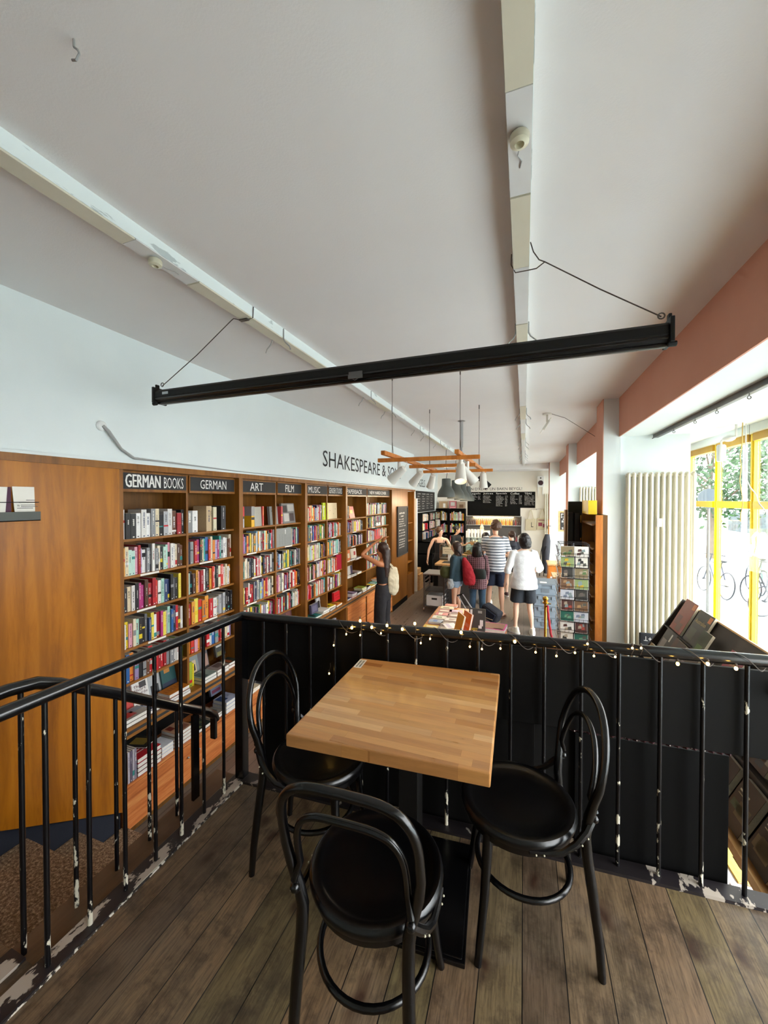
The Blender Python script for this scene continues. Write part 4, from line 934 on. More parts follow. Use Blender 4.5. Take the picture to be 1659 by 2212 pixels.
# ------------------------------------------------------------------ wood wall beyond the bookcases, chalkboards, lettering
t = thing('tall_wood_cabinet', 'tall wood cladding with an open niche beyond the farthest bookcase', 'cabinet', (-2.87, 8.0, FZ))
mb = MB(); mb.box(-2.74, -2.70, 7.97, 9.12, FZ + .12, 1.80); mb.build('cladding', MT['case_wood'], t)
mb = MB(); mb.box(-3.05, -2.70, 7.95, 7.99, FZ, 1.80); mb.box(-3.05, -2.70, 9.10, 9.14, FZ, 1.8); mb.box(-3.05, -2.70, 9.70, 9.76, FZ, 1.8); mb.build('upright', MT['case_wood'], t)
mb = MB(); mb.box(-3.05, -3.02, 9.1, 9.75, FZ, 1.8); mb.build('back_panel', MT['case_dark'], t)
mb = MB(); mb.box(-2.73, -2.70, 7.97, 9.12, FZ, FZ + .12); mb.build('kickboard', MT['board_dark'], t)
for z in (1.0, .55, .0): mb = MB(); mb.box(-3.02, -2.74, 9.14, 9.70, z - .02, z); mb.build('shelf', MT['shelf_wood'], t)
mb = MB(); mb.box(-3.02, -2.72, 9.14, 9.70, FZ, -.3); mb.build('drawer_box', MT['case_wood'], t)
for k, (yy, z, c_) in enumerate(((9.2, .55, 'e8e0c8'), (9.22, .0, 'efeadf'), (9.25, -.3, 'd8c8b8'))):
    face(yy, .2, z, .22, .03, -2.8, c_, ('cream cover-out book on the upper shelf of the far niche', 'white cover-out book on the lower shelf of the far niche', 'patterned cover-out book on the cupboard of the far niche')[k], tilt=.1)
def writing_board(name, label, org, ux, uz, W_, H_, frame, rows, seed, header=None, th=.02, matb='chalkboard', cols=1):
    ux = Vector(ux); uz = Vector(uz); nn = ux.cross(uz); org = Vector(org)
    t = thing(name, label, 'chalkboard', tuple(org))
    def bx(mb, a0, a1, b0, b1, d0, d1, m=0):
        P = lambda a, b, d: org + ux * a + uz * b + nn * d
        mb.add([P(a0,b0,d0), P(a1,b0,d0), P(a1,b1,d0), P(a0,b1,d0), P(a0,b0,d1), P(a1,b0,d1), P(a1,b1,d1), P(a0,b1,d1)], [(3,2,1,0),(4,5,6,7),(0,1,5,4),(1,2,6,5),(2,3,7,6),(3,0,4,7)], m)
    mb = MB(); bx(mb, 0, W_, 0, H_, 0, th); mb.build('slate', MT[matb], t)
    if frame:
        f_ = frame[1]; mb = MB(); bx(mb, -f_, 0, -f_, H_ + f_, 0, th + .015); bx(mb, W_, W_ + f_, -f_, H_ + f_, 0, th + .015); bx(mb, 0, W_, -f_, 0, 0, th + .015); bx(mb, 0, W_, H_, H_ + f_, 0, th + .015); mb.build('frame', MT[frame[0]], t)
    rr = random.Random(seed); mb = MB()
    for (a0, b0, w2, h2, s_) in rows:
        o_ = org + ux * a0 * W_ + uz * b0 * H_
        if isinstance(s_, str): text_mb(mb, s_, o_ + nn * (th + .001), ux, uz, w2 * W_, h2 * H_, thick=.0005)
        else: scribble(mb, o_, ux, uz, w2 * W_, h2 * H_, th + .0015, 0, rr, fill=s_)
    mb.build('chalk_writing', MT['chalk'], t)
    return t
rows = [(.15, .86, .6, .05, .9), (.3, .80, .3, .04, .9)] + [(.12, .74 - .05 * k, .75, .026, rnd.uniform(.6, 1)) for k in range(4)] + [(.12, .50 - .06 * k, .75, .034, rnd.uniform(.6, 1)) for k in range(3)] + [(.12, .30 - .055 * k, .72, .034, rnd.uniform(.7, 1)) for k in range(4)]
writing_board('wall_chalkboard', 'tall narrow chalkboard with handwriting on the wood cladding past the bookcases', (-2.70, 8.28, .32), (0,1,0), (0,0,1), .74, 1.08, ('charcoal', .03), rows, 4)
rows = []
for c_ in range(4):
    rows.append((.05 + .24 * c_, .86, .16, .08, .9))
    for k in range(6): rows.append((.05 + .24 * c_, .74 - .125 * k, .18, .05, rnd.uniform(.4, .95)))
writing_board('menu_chalkboard', 'wide menu chalkboard with drawings on the left wall under the word BAGELS', (-3.1, 11.35, 1.22), (0,1,0), (0,0,1), 2.45, .62, ('charcoal', .02), rows, 9)
# big menu on the back wall
BX0, BX1 = -1.97, .37
rows = [(.03, .83, .17, .12, 'Bagels'), (.24, .83, .15, .12, 'Juices'), (.435, .83, .16, .12, 'Specials'), (.645, .83, .13, .12, 'Coffee'), (.85, .83, .1, .11, 'TEAS')]
for (x0, n_, w2) in ((.03, 4, .12), (.24, 7, .13), (.435, 10, .12), (.645, 8, .11), (.85, 9, .12)):
    for k in range(n_):
        rows.append((x0, .73 - .07 * k, w2, .042, rnd.uniform(.5, 1)))
        if x0 not in (.24,): rows.append((x0 + w2 + (.015 if x0 < .8 else -.02), .73 - .07 * k, .03, .042, 1.0))
writing_board('menu_chalkboard', 'very wide black menu chalkboard with price columns on the back wall', (BX0, 14.5, 1.30), (1,0,0), (0,0,1), BX1 - BX0, .57, None, rows, 12, matb='board_dark')
mb = MB(); mb.box(BX0, -.12, 14.48, 14.5, 1.01, 1.30); tag(mb.build('menu_board_extension', MT['board_dark']), 'plain black board continuing below the wide menu on the back wall', 'board')
t = None
def lettering(name, label, s_, org, ux, W_, H_):
    mb = MB(); text_mb(mb, s_, org, ux, (0,0,1), W_, H_, thick=.003)
    return tag(mb.build(name, MT['lettering']), label, 'wall lettering')
lettering('wall_lettering', 'large dark lettering SHAKESPEARE & SONS high on the left wall', 'SHAKESPEARE & SONS', (-2.72, 4.90, 2.065), (0,1,0), 3.72, .235)
lettering('wall_lettering', 'dark lettering BAGELS high on the left wall above the menu', 'BAGELS', (-3.1, 11.35, 2.00), (0,1,0), 1.15, .24)
lettering('wall_lettering', 'thin dark lettering above the wide menu on the back wall', "LIGN IN D'RERD UN BAKN BEYGL!", (-2.25, 14.5, 1.935), (1,0,0), 2.18, .10)
# ------------------------------------------------------------------ back of the shop
t = thing('black_bookshelf', 'tall black bookshelf against the back wall left of the menu', 'bookcase', (-2.55, 14.3, FZ))
zs = [1.24, .80, .36, -.08, -.45, -.87]
for (a_, b_) in ((-3.08, -2.62), (-2.60, -2.02)):
    mb = MB(); mb.box(a_, a_ + .03, 14.14, 14.46, FZ, 1.26); mb.box(b_ - .03, b_, 14.14, 14.46, FZ, 1.26); mb.build('side_panel', MT['board_dark'], t)
    mb = MB(); mb.box(a_, b_, 14.44, 14.46, FZ, 1.26); mb.build('back_panel', MT['board_dark'], t)
    for z in zs: mb = MB(); mb.box(a_ + .03, b_ - .03, 14.14, 14.44, z, z + .025); mb.build('shelf', MT['board_dark'], t)
def book_back(mb, x, th, z, h, yf, col, rr):
    c = lin(col); mb.box(x, x + th, yf, yf + .16, z, z + h, 0, c); mb.box(x + .002, x + th - .002, yf + .003, yf + .157, z + h, z + h + .001, 0, lin('d9d0bd'))
    tc = lin('efe8d8') if sum(c[:3]) < .9 else lin('6a2a2a'); mb.box(x + th*.3, x + th*.6, yf - .001, yf, z + h*.3, z + h*.8, 0, tc)
rr = random.Random(21)
for (a_, b_) in ((-3.05, -2.65), (-2.57, -2.05)):
    for z in zs[1:5]:
        x = a_ + .005
        while x < b_ - .03:
            th = rr.uniform(.02, .04); book_back(far, x, th - .002, z + .026, rr.uniform(.22, .34), 14.17, rr.choice(PAL[rr.choice(W0 + ['cream', 'pink', 'red', 'cream', 'orange'])]), rr); x += th
for z_ in (.352, .64, .92):     # side shelves under the left menu board
    y = 11.35
    while y < 14.0:
        th = rr.uniform(.02, .045); book_up(far, y, th - .002, z_, rr.uniform(.17, .23), -2.90, .14, rr.choice(PAL[rr.choice(W0 + ['cream', 'black', 'brown'])]), rr); y += th + (.25 if rr.random() < .05 else 0)
t = thing('side_bookshelf', 'black shelves of books below the menu board on the left wall', 'bookcase', (-3.0, 11.3, .33))
for z_ in (.331, .62, .90, 1.16): mb = MB(); mb.box(-3.09, -2.88, 11.3, 14.05, z_, z_ + .02); mb.build('shelf', MT['board_dark'], t)
for y_ in (11.3, 12.2, 13.1, 14.03): mb = MB(); mb.box(-3.09, -2.88, y_, y_ + .02, .331, 1.18); mb.build('upright', MT['board_dark'], t)
o = far.build('shelved_books', MT['cover']); tag(o, 'rows of smaller books filling the far shelves beyond the first bookcase', 'books', kind='stuff')
for k, (x0, w_, h_, c_, lab, a_) in enumerate(((-2.98, .3, .26, 'b59a78', 'brown picture box with a white jug print, leftmost on top of the black bookshelf', [(.5, .8, .1, .7, 'f2efe6')]),
        (-2.60, .26, .27, 'b86a72', 'pink and grey round-label picture box on top of the black bookshelf', [(.2, .8, .35, .85, 'c9c9c6'), (.1, .9, .05, .2, 'e8a0a8')]),
        (-2.32, .3, .24, 'a08c78', 'brown carton, rightmost on top of the black bookshelf', [(.3, .8, .1, .6, '6a4a30')]))):
    M = Matrix.Translation((x0, 14.2, 1.27)); mb = MB(); mb.box(0, w_, 0, .12, 0, h_, 0, lin(c_), M)
    for (p0, p1, q0, q1, cc) in a_: mb.quad(*[(w_ * p, -.001, h_ * q) for p, q in ((p0, q0), (p1, q0), (p1, q1), (p0, q1))], 0, lin(cc), M)
    tag(mb.build('picture_box', MT['cover']), lab, 'box', 'picture boxes on top of the black bookshelf')
# steel bar shelf with lit bottles
t = thing('bottle_shelf', 'steel wall shelf unit with a warm light strip behind the counter', 'shelf', (-1.0, 14.4, .6))
mb = MB(); mb.box(-1.98, -.10, 14.20, 14.46, .985, 1.005); mb.build('hood', MT['steel_light'], t)
mb = MB(); mb.box(-1.98, -.10, 14.20, 14.46, .66, .685); mb.build('shelf_board', MT['steel_light'], t)
mb = MB(); mb.box(-2.0, -1.98, 14.2, 14.46, .1, 1.0); mb.box(-.10, -.08, 14.2, 14.46, .1, 1.0); mb.build('side_panel', MT['steel'], t)
mb = MB(); mb.box(-1.98, -.10, 14.46, 14.485, .1, .98); mb.build('backsplash', MT['steel'], t)
mb = MB(); mb.box(-1.75, -.35, 14.40, 14.44, .955, .983); mb.build('light_strip', MT['strip_warm'], t)
mb = MB(); mb.box(-1.98, -.10, 14.20, 14.46, .10, .125); mb.build('lower_shelf', MT['steel_light'], t)
bm_ = {'amber': plain('bottle_amber', 'e08a1c', .2, coat=.4), 'yellow': plain('bottle_yellow', 'efc648', .2, coat=.4), 'dark': plain('bottle_dark', '4a1c18', .2, coat=.4), 'green': plain('bottle_green', '9ac23c', .2, coat=.4), 'red': plain('bottle_red', 'a82832', .2, coat=.4)}
seq = ['dark']*5 + ['amber', 'yellow', 'amber', 'amber', 'yellow', 'amber', 'yellow', 'yellow', 'yellow', 'green', 'green', 'green', 'green', 'amber', 'yellow', 'amber', 'yellow', 'amber', 'yellow'] + ['dark', 'red', 'dark', 'dark']
for k, c_ in enumerate(seq):
    x = -1.94 + k * 1.80 / (len(seq) - 1)
    b = thing('bottle', '%s drink bottle, %s from left in the lit row on the steel shelf' % ({'amber': 'orange', 'yellow': 'yellow', 'dark': 'dark red', 'green': 'green', 'red': 'red'}[c_], nth(k + 1)), 'bottle', (x, 14.27, .6855), group='bottles on the steel shelf')
    mb = MB(); mb.lathe([(.026, 0), (.027, .10), (.020, .135), (.011, .16), (.011, .185)], (0, 0, 0), 10); mb.build('glass_body', bm_[c_], b, smooth=True, local=True)
    mb = MB(); mb.lathe([(.012, .182), (.012, .205), (.0, .205)], (0, 0, 0), 8); mb.build('cap', MT['dark_metal'], b, local=True)
for k, (x, c_, h_) in enumerate(((-.86, 'white_plastic', .15), (-.75, 'white_plastic', .15), (-.64, 'white_plastic', .15), (-.34, 'white_plastic', .19), (-.26, 'red', .17), (-.18, 'white_plastic', .21))):
    m_ = bm_['red'] if c_ == 'red' else MT[c_]
    mb = MB(); mb.lathe([(.035, 0), (.037, h_ * .6), (.02, h_ * .8), (.012, h_), (.0, h_)], (x, 14.3, .1256), 12)
    tag(mb.build('syrup_jar', m_, smooth=True), '%s jar on the lower steel shelf, %s from left' % ('red' if c_ == 'red' else 'white', nth(k + 1)), 'jar', 'jars on the lower steel shelf')
# wall speaker, radiator, tote bags
t = thing('wall_speaker', 'small white loudspeaker with dark cone high on the back wall', 'speaker', (.535, 14.4, 1.95))
mb = MB(); mb.box(.43, .64, 14.30, 14.5, 2.03, 2.40); mb.build('cabinet', MT['white_plastic'], t, bevel=.01)
mb = MB(); M_ = Matrix.Translation((.535, 14.298, 2.17)) @ Matrix.Rotation(R(90), 4, 'X'); mb.lathe([(.085, 0), (.08, .006), (.03, -.0), (.0, .004)], (0,0,0), 24, M=M_); mb.build('woofer', plain('cone', '40242e', .5), t, smooth=True)
mb = MB(); M_ = Matrix.Translation((.535, 14.298, 2.335)) @ Matrix.Rotation(R(90), 4, 'X'); mb.lathe([(.025, 0), (.0, .004)], (0,0,0), 16, M=M_); mb.build('tweeter', MT['charcoal'], t)
mb = MB(); mb.box(.45, .47, 14.46, 14.5, 1.72, 2.03); mb.box(.60, .62, 14.46, 14.5, 1.72, 2.03); mb.build('bracket', MT['white_plastic'], t)
def radiator(name, label, x0, x1, y, z0, z1, n):
    t = thing(name, label, 'radiator', (x0, y, z0))
    for k in range(n):
        x = x0 + (k + .5) * (x1 - x0) / n; mb = MB(); r_ = (x1 - x0) / n * .30
        for yy in (y - .035, y + .025): mb.tube([(x, yy, z0 + .03), (x, yy, z1 - .03)], r_, 10, sy=1)
        mb.ball((x, y - .005, z1 - .025), r_ * 1.15, 6, sy=2.6, sz=1.0); mb.ball((x, y - .005, z0 + .025), r_ * 1.15, 6, sy=2.6)
        mb.build('column', MT['radiator'], t, smooth=True)
    mb = MB(); mb.tube([(x0, y - .005, z1 - .045), (x1, y - .005, z1 - .045)], .016, 8); mb.tube([(x0, y - .005, z0 + .045), (x1, y - .005, z0 + .045)], .016, 8); mb.build('header_pipe', MT['radiator'], t)
    return t
rad = radiator('radiator', 'tall cream column radiator on the near pier beside the yellow window', 1.09, 1.76, 5.10, -.80, 1.90, 12)
mb = MB(); a = at(1425, 1129, Y=5.02); mb.box(a.x - .022, a.x + .022, 5.02, 5.045, a.z - .045, a.z + .045); mb.box(a.x - .012, a.x + .012, 5.0195, 5.02, a.z + .01, a.z + .03); mb.build('heat_meter', MT['white_plastic'], rad, bevel=.004)
radiator('radiator', 'cream column radiator on the second pier, seen through the gap past the near pier', 1.08, 1.74, 8.93, -.80, 1.86, 12)
radiator('radiator', 'narrow tall cream column radiator at the right end of the back wall', .66, .95, 14.42, -.6, 1.80, 5)
def tote(x, z, label, art):
    t = thing('tote_bag', label, 'bag', (x, 14.47, z), group='tote bags hanging on the back wall')
    mb = MB(); w_, h_ = .36, .42
    vs = []; 
    mb.prism([(-.5*w_, 0), (.5*w_, .01), (.48*w_, h_), (-.47*w_, h_*.97)], 'y', -.03, .0, M=Matrix.Translation((x, 14.5, z))); mb.build('bag_body', MT['canvas'], t, bevel=.01)
    for s_ in (-.02, -.01):
        mb = MB(); mb.tube([(x - .10, 14.48 + s_, z + h_ - .02), (x - .04, 14.47 + s_, z + h_ + .22), (x - .012, 14.47 + s_, z + h_ + .31), (x + .02, 14.47 + s_, z + h_ + .31), (x + .05, 14.47 + s_, z + h_ + .2), (x + .10, 14.48 + s_, z + h_ - .02)], .012, 6); mb.build('handle', MT['canvas'], t, smooth=True)
    mb = MB()
    for (a0, a1, b0, b1) in art: mb.quad(*[(x + w_ * (p - .5), 14.4685, z + h_ * q) for p, q in ((a0, b0), (a1, b0), (a1, b1), (a0, b1))])
    mb.build('print', MT['charcoal'] if len(art) < 3 else plain('print_red', '9a4458', .7), t)
tote(.22, .50, 'cream tote bag with small dark print, left of the two on the back wall', [(.55, .6, .3, .7), (.6, .75, .3, .36)])
tote(.60, .54, 'cream tote bag with dark red picture print, right of the two on the back wall', [(.15, .85, .78, .84), (.15, .5, .3, .6), (.55, .85, .2, .5)])
mb = MB(); mb.ball((.41, 14.47, 1.25), .012, 5); mb.tube([(.41, 14.5, 1.25), (.41, 14.47, 1.25)], .006, 6); mb.tube([(.22, 14.48, 1.25), (.60, 14.48, 1.27)], .004, 5); tag(mb.build('coat_peg', MT['steel']), 'metal peg rail holding the tote bags on the back wall', 'peg')
# framed board on the far pier
rows = [(.08, .83, .84, .11, 'FREE'), (.08, .69, .84, .11, 'HALF'), (.2, .56, .7, .10, 'NOR'), (.12, .43, .8, .11, 'BAGEL'), (.24, .30, .6, .10, 'ONE'), (.4, .18, .4, .10, 'TO'), (.12, .04, .8, .11, 'SOUR')]
a = at(1208, 1148, Y=13.22); b = at(1236, 1104, Y=13.22)
writing_board('framed_chalkboard', 'wood-framed chalkboard with white lettering on the far pier', (a.x + .02, 13.225, a.z + .05), (1,0,0), (0,0,1), b.x - a.x + .05, b.z - a.z - .1, ('light_wood', .05), rows, 3)
# two light wood tables, coats and backpack at the far right
def wtable(x0, x1, y0, y1, z, label):
    t = thing('wooden_table', label, 'table', ((x0+x1)/2, (y0+y1)/2, FZ), group='light wood tables by the far window')
    mb = MB(); mb.box(x0, x1, y0, y1, z - .04, z); mb.build('table_top', MT['light_wood'], t, bevel=.004)
    mb = MB(); mb.box(x0 + .03, x1 - .03, y0 + .03, y0 + .05, z - .34, z - .04); mb.box(x0 + .03, x0 + .05, y0 + .03, y1 - .03, z - .34, z - .04); mb.build('apron', MT['orange_wood'], t)
    for (x, y) in ((x0 + .05, y0 + .05), (x1 - .05, y0 + .05), (x0 + .05, y1 - .05), (x1 - .05, y1 - .05)):
        mb = MB(); mb.box(x - .025, x + .025, y - .025, y + .025, FZ, z - .04); mb.build('leg', MT['orange_wood'], t)
wtable(.62, 1.35, 9.45, 10.1, -.16, 'light wood table nearer the camera, behind the grey crates')
wtable(.60, 1.35, 11.2, 11.9, -.14, 'light wood table farther back, behind the nearer light table')
t = thing('black_backpack', 'black backpack and coat hanging beside the far pier', 'backpack', (.62, 12.4, -.1))
mb = MB(); mb.loft([(.62, 12.5, -.62, .05, .06), (.61, 12.5, -.35, .09, .09), (.62, 12.5, .05, .12, .11), (.64, 12.5, .35, .11, .10), (.66, 12.5, .55, .06, .06)], 12); mb.build('bag_body', plain('nylon', '24262e', .7), t, smooth=True)
for dx in (-.08, .03): mb = MB(); mb.tube([(.6 + dx, 12.38, .2), (.56 + dx, 12.36, .05), (.54 + dx, 12.38, -.3), (.53 + dx, 12.40, -.70)], .010, 6); mb.build('strap', MT['black_matte'], t, smooth=True)
mb = MB(); mb.tube([(.66, 12.5, .72), (.66, 12.5, .80), (.76, 12.5, .80)], .01, 6); mb.build('hanging_loop', MT['black_matte'], t)
mb = MB(); mb.box(.735, .752, 13.2, 13.6, FZ, .95); tag(mb.build('wood_strip', MT['orange_wood']), 'narrow reddish wood board fixed upright on the flank of the far pier', 'board')

# counter with display case
t = thing('counter', 'long service counter with wooden top and grey front where people queue', 'counter', (-1.5, 9.2, FZ))
mb = MB(); mb.box(-1.92, -1.06, 9.05, 9.75, FZ, .03); mb.box(-1.52, -1.06, 9.75, 12.6, FZ, .03); mb.build('body', MT['steel'], t)
mb = MB(); mb.box(-1.98, -1.02, 8.95, 9.75, .03, .075); mb.build('wooden_top', MT['light_wood'], t, bevel=.004)
mb = MB(); mb.box(-1.84, -1.48, 9.06, 9.40, .0755, .079); mb.build('black_inset', MT['charcoal'], t)
mb = MB(); mb.box(-1.54, -1.02, 9.75, 12.6, .03, .08); mb.build('steel_top', MT['steel_light'], t)
t = thing('display_case', 'glass pastry display case standing on the counter', 'display case', (-1.5, 10.2, .08))
mb = MB(); mb.box(-1.98, -1.06, 9.52, 9.74, .0765, .12); mb.box(-1.50, -1.06, 9.78, 12.0, .081, .14); mb.build('base', MT['steel'], t)
for bx4 in ((-1.98, -1.06, 9.52, 9.526, .12, .46), (-1.98, -1.06, 9.52, 9.76, .46, .467), (-1.98, -1.974, 9.526, 9.76, .12, .46), (-1.066, -1.06, 9.526, 12.0, .14, .46), (-1.50, -1.06, 9.76, 12.0, .52, .527)):
    mb = MB(); mb.box(*bx4); mb.build('glass_sheet', MT['case_glass'], t)
mb = MB(); mb.box(-1.49, -1.08, 9.82, 11.98, .32, .328); mb.build('glass_shelf', MT['case_glass'], t)
mb = MB()
for x, y in ((-1.98, 9.515), (-1.07, 9.515), (-1.50, 11.99), (-1.07, 11.99)): mb.box(x, x + .012, y, y + .012, .12, .53 if y > 11 else .468)
mb.build('corner_strip', MT['chrome'], t)
rr = random.Random(8)
for k in range(14):
    x = -1.44 + (k % 3) * .12; y = 9.98 + (k // 3) * .4; z = .158 if k < 7 else .344
    mb = MB(); mb.tube([(x + .045 * math.cos(a_ * math.pi/6), y + .045 * math.sin(a_ * math.pi/6), z + .004) for a_ in range(12)], .02, 7, closed=True)
    tag(mb.build('bagel', plain('crust', 'b9793a', .6, var=.15, scale=30) if k == 0 else MT['crust'], smooth=True), 'brown bagel inside the glass display case on the counter', 'bagel', 'bagels in the glass display case')
t = thing('counter_sign', 'small beige notice card on a white stand at the counter end', 'sign', (-1.72, 9.6, .0755))
mb = MB(); mb.box(-1.75, -1.69, 9.40, 9.50, .0755, .30); mb.build('stand', MT['white_plastic'], t)
mb = MB(); mb.box(-1.88, -1.60, 9.385, 9.395, .25, .42); mb.build('card', MT['canvas'], t)
mb = MB(); scribble(mb, (-1.85, 9.384, .35), (1,0,0), (0,0,1), .24, .03, .0, 0, rr); scribble(mb, (-1.82, 9.384, .30), (1,0,0), (0,0,1), .16, .02, .0, 0, rr); mb.build('print', MT['charcoal'], t)
t = thing('wicker_tray', 'cream tray with handle and cards at the counter end', 'tray', (-1.4, 9.5, .0755))
mb = MB(); mb.box(-1.56, -1.2, 9.25, 9.48, .0755, .09); mb.box(-1.56, -1.545, 9.25, 9.48, .09, .15); mb.box(-1.215, -1.2, 9.25, 9.48, .09, .15); mb.box(-1.56, -1.2, 9.25, 9.265, .09, .14); mb.build('tray_body', MT['canvas'], t)
mb = MB(); mb.tube([(-1.55, 9.37, .1), (-1.54, 9.37, .24), (-1.38, 9.37, .27), (-1.22, 9.37, .24), (-1.21, 9.37, .1)], .01, 6); mb.build('handle', MT['light_wood'], t, smooth=True)
for k, x in enumerate((-1.42, -1.24)):
    mb = MB(); M_ = Matrix.Translation((x, 9.1, .135)) @ Matrix.Rotation(R(90), 4, 'X'); mb.lathe([(.058, -.06), (.06, .0), (.048, .005), (.040, -.04), (0, -.045)], (0,0,0), 16, M=M_)
    tag(mb.build('cup_dispenser', MT['canvas'], smooth=True), 'round cream cup holder at the counter edge, %s one' % ('left', 'right')[k], 'cup holder', 'cup holders on the counter')
t = thing('espresso_machine', 'white and chrome espresso machine on the counter behind the queue', 'coffee machine', (-1.35, 12.2, .08))
mb = MB(); mb.box(-1.7, -1.0, 12.1, 12.55, .08, .14); mb.box(-1.7, -1.0, 12.3, 12.55, .14, .45); mb.box(-1.7, -1.0, 12.1, 12.55, .40, .62); mb.build('body', MT['white_plastic'], t, bevel=.02)
mb = MB(); mb.box(-1.62, -1.08, 12.098, 12.1, .44, .56); mb.build('front_panel', MT['chrome'], t)
for x in (-1.55, -1.35, -1.15): mb = MB(); mb.lathe([(.03, .33), (.03, .40)], (x, 12.2, 0), 12); mb.tube([(x, 12.2, .345), (x, 12.05, .335)], .012, 6); mb.build('group_head', MT['dark_metal'], t, smooth=True)
for k in range(5):
    x = -1.46 + .088 * k; mb = MB(); mb.lathe([(.030, 0), (.038, .22), (.040, .23), (.0, .23)], (x, 11.0 + .02 * (k % 2), .5275), 12)
    tag(mb.build('cup_stack', MT['white_plastic'], smooth=True), 'tall stack of white takeaway cups on the display case, %s from left' % nth(k + 1), 'cups', 'stacks of white cups on the display case')
mb = MB(); mb.lathe([(.05, 0), (.055, .12), (.075, .15), (.05, .22), (.06, .25), (.02, .33), (.0, .36)], (-1.16, 11.6, .5275), 14)
tag(mb.build('cream_pitcher', MT['canvas'], smooth=True), 'cream-coloured bottle with a pointed top beside the white cup stacks', 'bottle')
# low black back counter behind the staff
t = thing('back_counter', 'low black shelf unit behind the counter staff', 'shelf', (-2.7, 11.8, FZ))
mb = MB(); mb.box(-3.08, -2.55, 11.2, 13.6, FZ, FZ + .05); mb.box(-3.08, -2.55, 11.2, 13.6, -.05, -.02); mb.box(-3.08, -2.55, 11.2, 13.6, .30, .33); mb.box(-3.08, -2.55, 13.57, 13.6, FZ, .33); mb.box(-3.08, -2.55, 11.2, 11.23, FZ, .33); mb.build('carcass', MT['board_dark'], t)
mb = MB(); mb.box(-3.0, -2.56, 11.25, 11.27, FZ + .05, -.05); mb.build('door', MT['black_matte'], t)
# rack trolley
t = thing('tray_trolley', 'grey metal tray trolley on castors at the counter end', 'trolley', (-1.84, 8.5, FZ))
X0, X1, Y0, Y1 = -2.06, -1.62, 8.25, 8.78
for (x, y) in ((X0, Y0), (X1, Y0), (X0, Y1), (X1, Y1)): mb = MB(); mb.box(x - .014, x + .014, y - .014, y + .014, FZ + .12, -.04); mb.build('upright', MT['steel'], t)
mb = MB()
for z in (FZ + .13, -.42, -.06): mb = MB(); mb.box(X0, X1, Y0, Y1, z - .012, z); mb.build('shelf', MT['steel'], t)
for k in range(7):
    z = FZ + .22 + .09 * k; mb = MB(); mb.box(X0 - .01, X0 + .03, Y0, Y1, z, z + .006); mb.box(X1 - .03, X1 + .01, Y0, Y1, z, z + .006); mb.build('runner', MT['steel'], t)
mb = MB(); mb.box(X0 - .02, X1 + .02, Y0 - .03, Y1, -.055, -.035); mb.box(X0 + .02, X1 - .02, Y0, Y1 - .04, -.035, -.032); mb.build('tray', MT['steel_light'], t, bevel=.004)
for (x, y) in ((X0, Y0), (X1, Y0), (X0, Y1), (X1, Y1)):
    mb = MB(); M_ = Matrix.Translation((x, y, FZ + .048)) @ Matrix.Rotation(R(90), 4, 'Y'); mb.lathe([(.018, -.014), (.047, -.012), (.047, .012), (.018, .014)], (0,0,0), 16, M=M_); mb.box(x - .02, x + .02, y - .008, y + .008, FZ + .05, FZ + .125); mb.build('castor', MT['chrome'], t, smooth=True)
t = thing('white_box', 'white plastic box with dark grip on the lower shelf of the tray trolley', 'box', (-1.84, 8.4, FZ + .131))
mb = MB(); mb.box(-2.02, -1.66, 8.28, 8.7, FZ + .1305, FZ + .36); mb.build('box_body', MT['white_plastic'], t, bevel=.01)
mb = MB(); mb.box(-1.90, -1.78, 8.276, 8.28, FZ + .27, FZ + .31); mb.build('grip', MT['charcoal'], t)
# yellow flyers box at the far left
mb = MB(); mb.box(-3.05, -2.65, 10.1, 10.5, FZ, -.45); mb.box(-3.0, -2.7, 10.12, 10.45, -.4495, -.30); tag(mb.build('flyer_box', MT['light_wood'], bevel=.01), 'light wooden box beside the white pillar past the wood cladding', 'box')

# grey crates
for k in range(4):
    z0 = FZ + k * .215
    t = thing('storage_crate', 'grey plastic storage crate, %s of the stack of four' % ('lowest', 'second from bottom', 'third from bottom', 'topmost')[k], 'crate', (.40, 8.1, z0), group='stacked grey storage crates')
    mb = MB(); mb.box(.19, .62, 7.92, 8.50, z0 + .0005, z0 + .175); mb.build('crate_body', MT['crate_grey'], t, bevel=.008)
    mb = MB(); mb.box(.175, .635, 7.905, 8.515, z0 + .175, z0 + .2145); mb.build('lid', MT['crate_lid'], t, bevel=.006)
    for x in (.26, .50): mb = MB(); mb.box(x, x + .06, 7.895, 7.905, z0 + .13, z0 + .20); mb.build('clasp', MT['crate_grey'], t, bevel=.003)
    mb = MB(); mb.box(.32, .46, 7.912, 7.92, z0 + .05, z0 + .13); mb.build('label_plate', MT['crate_lid'], t)
mb = MB(); mb.quad((.30, 8.0, FZ + .8606), (.42, 8.0, FZ + .8606), (.42, 8.12, FZ + .8606), (.30, 8.12, FZ + .8606)); mb.build('paper_note', MT['paper'], t)
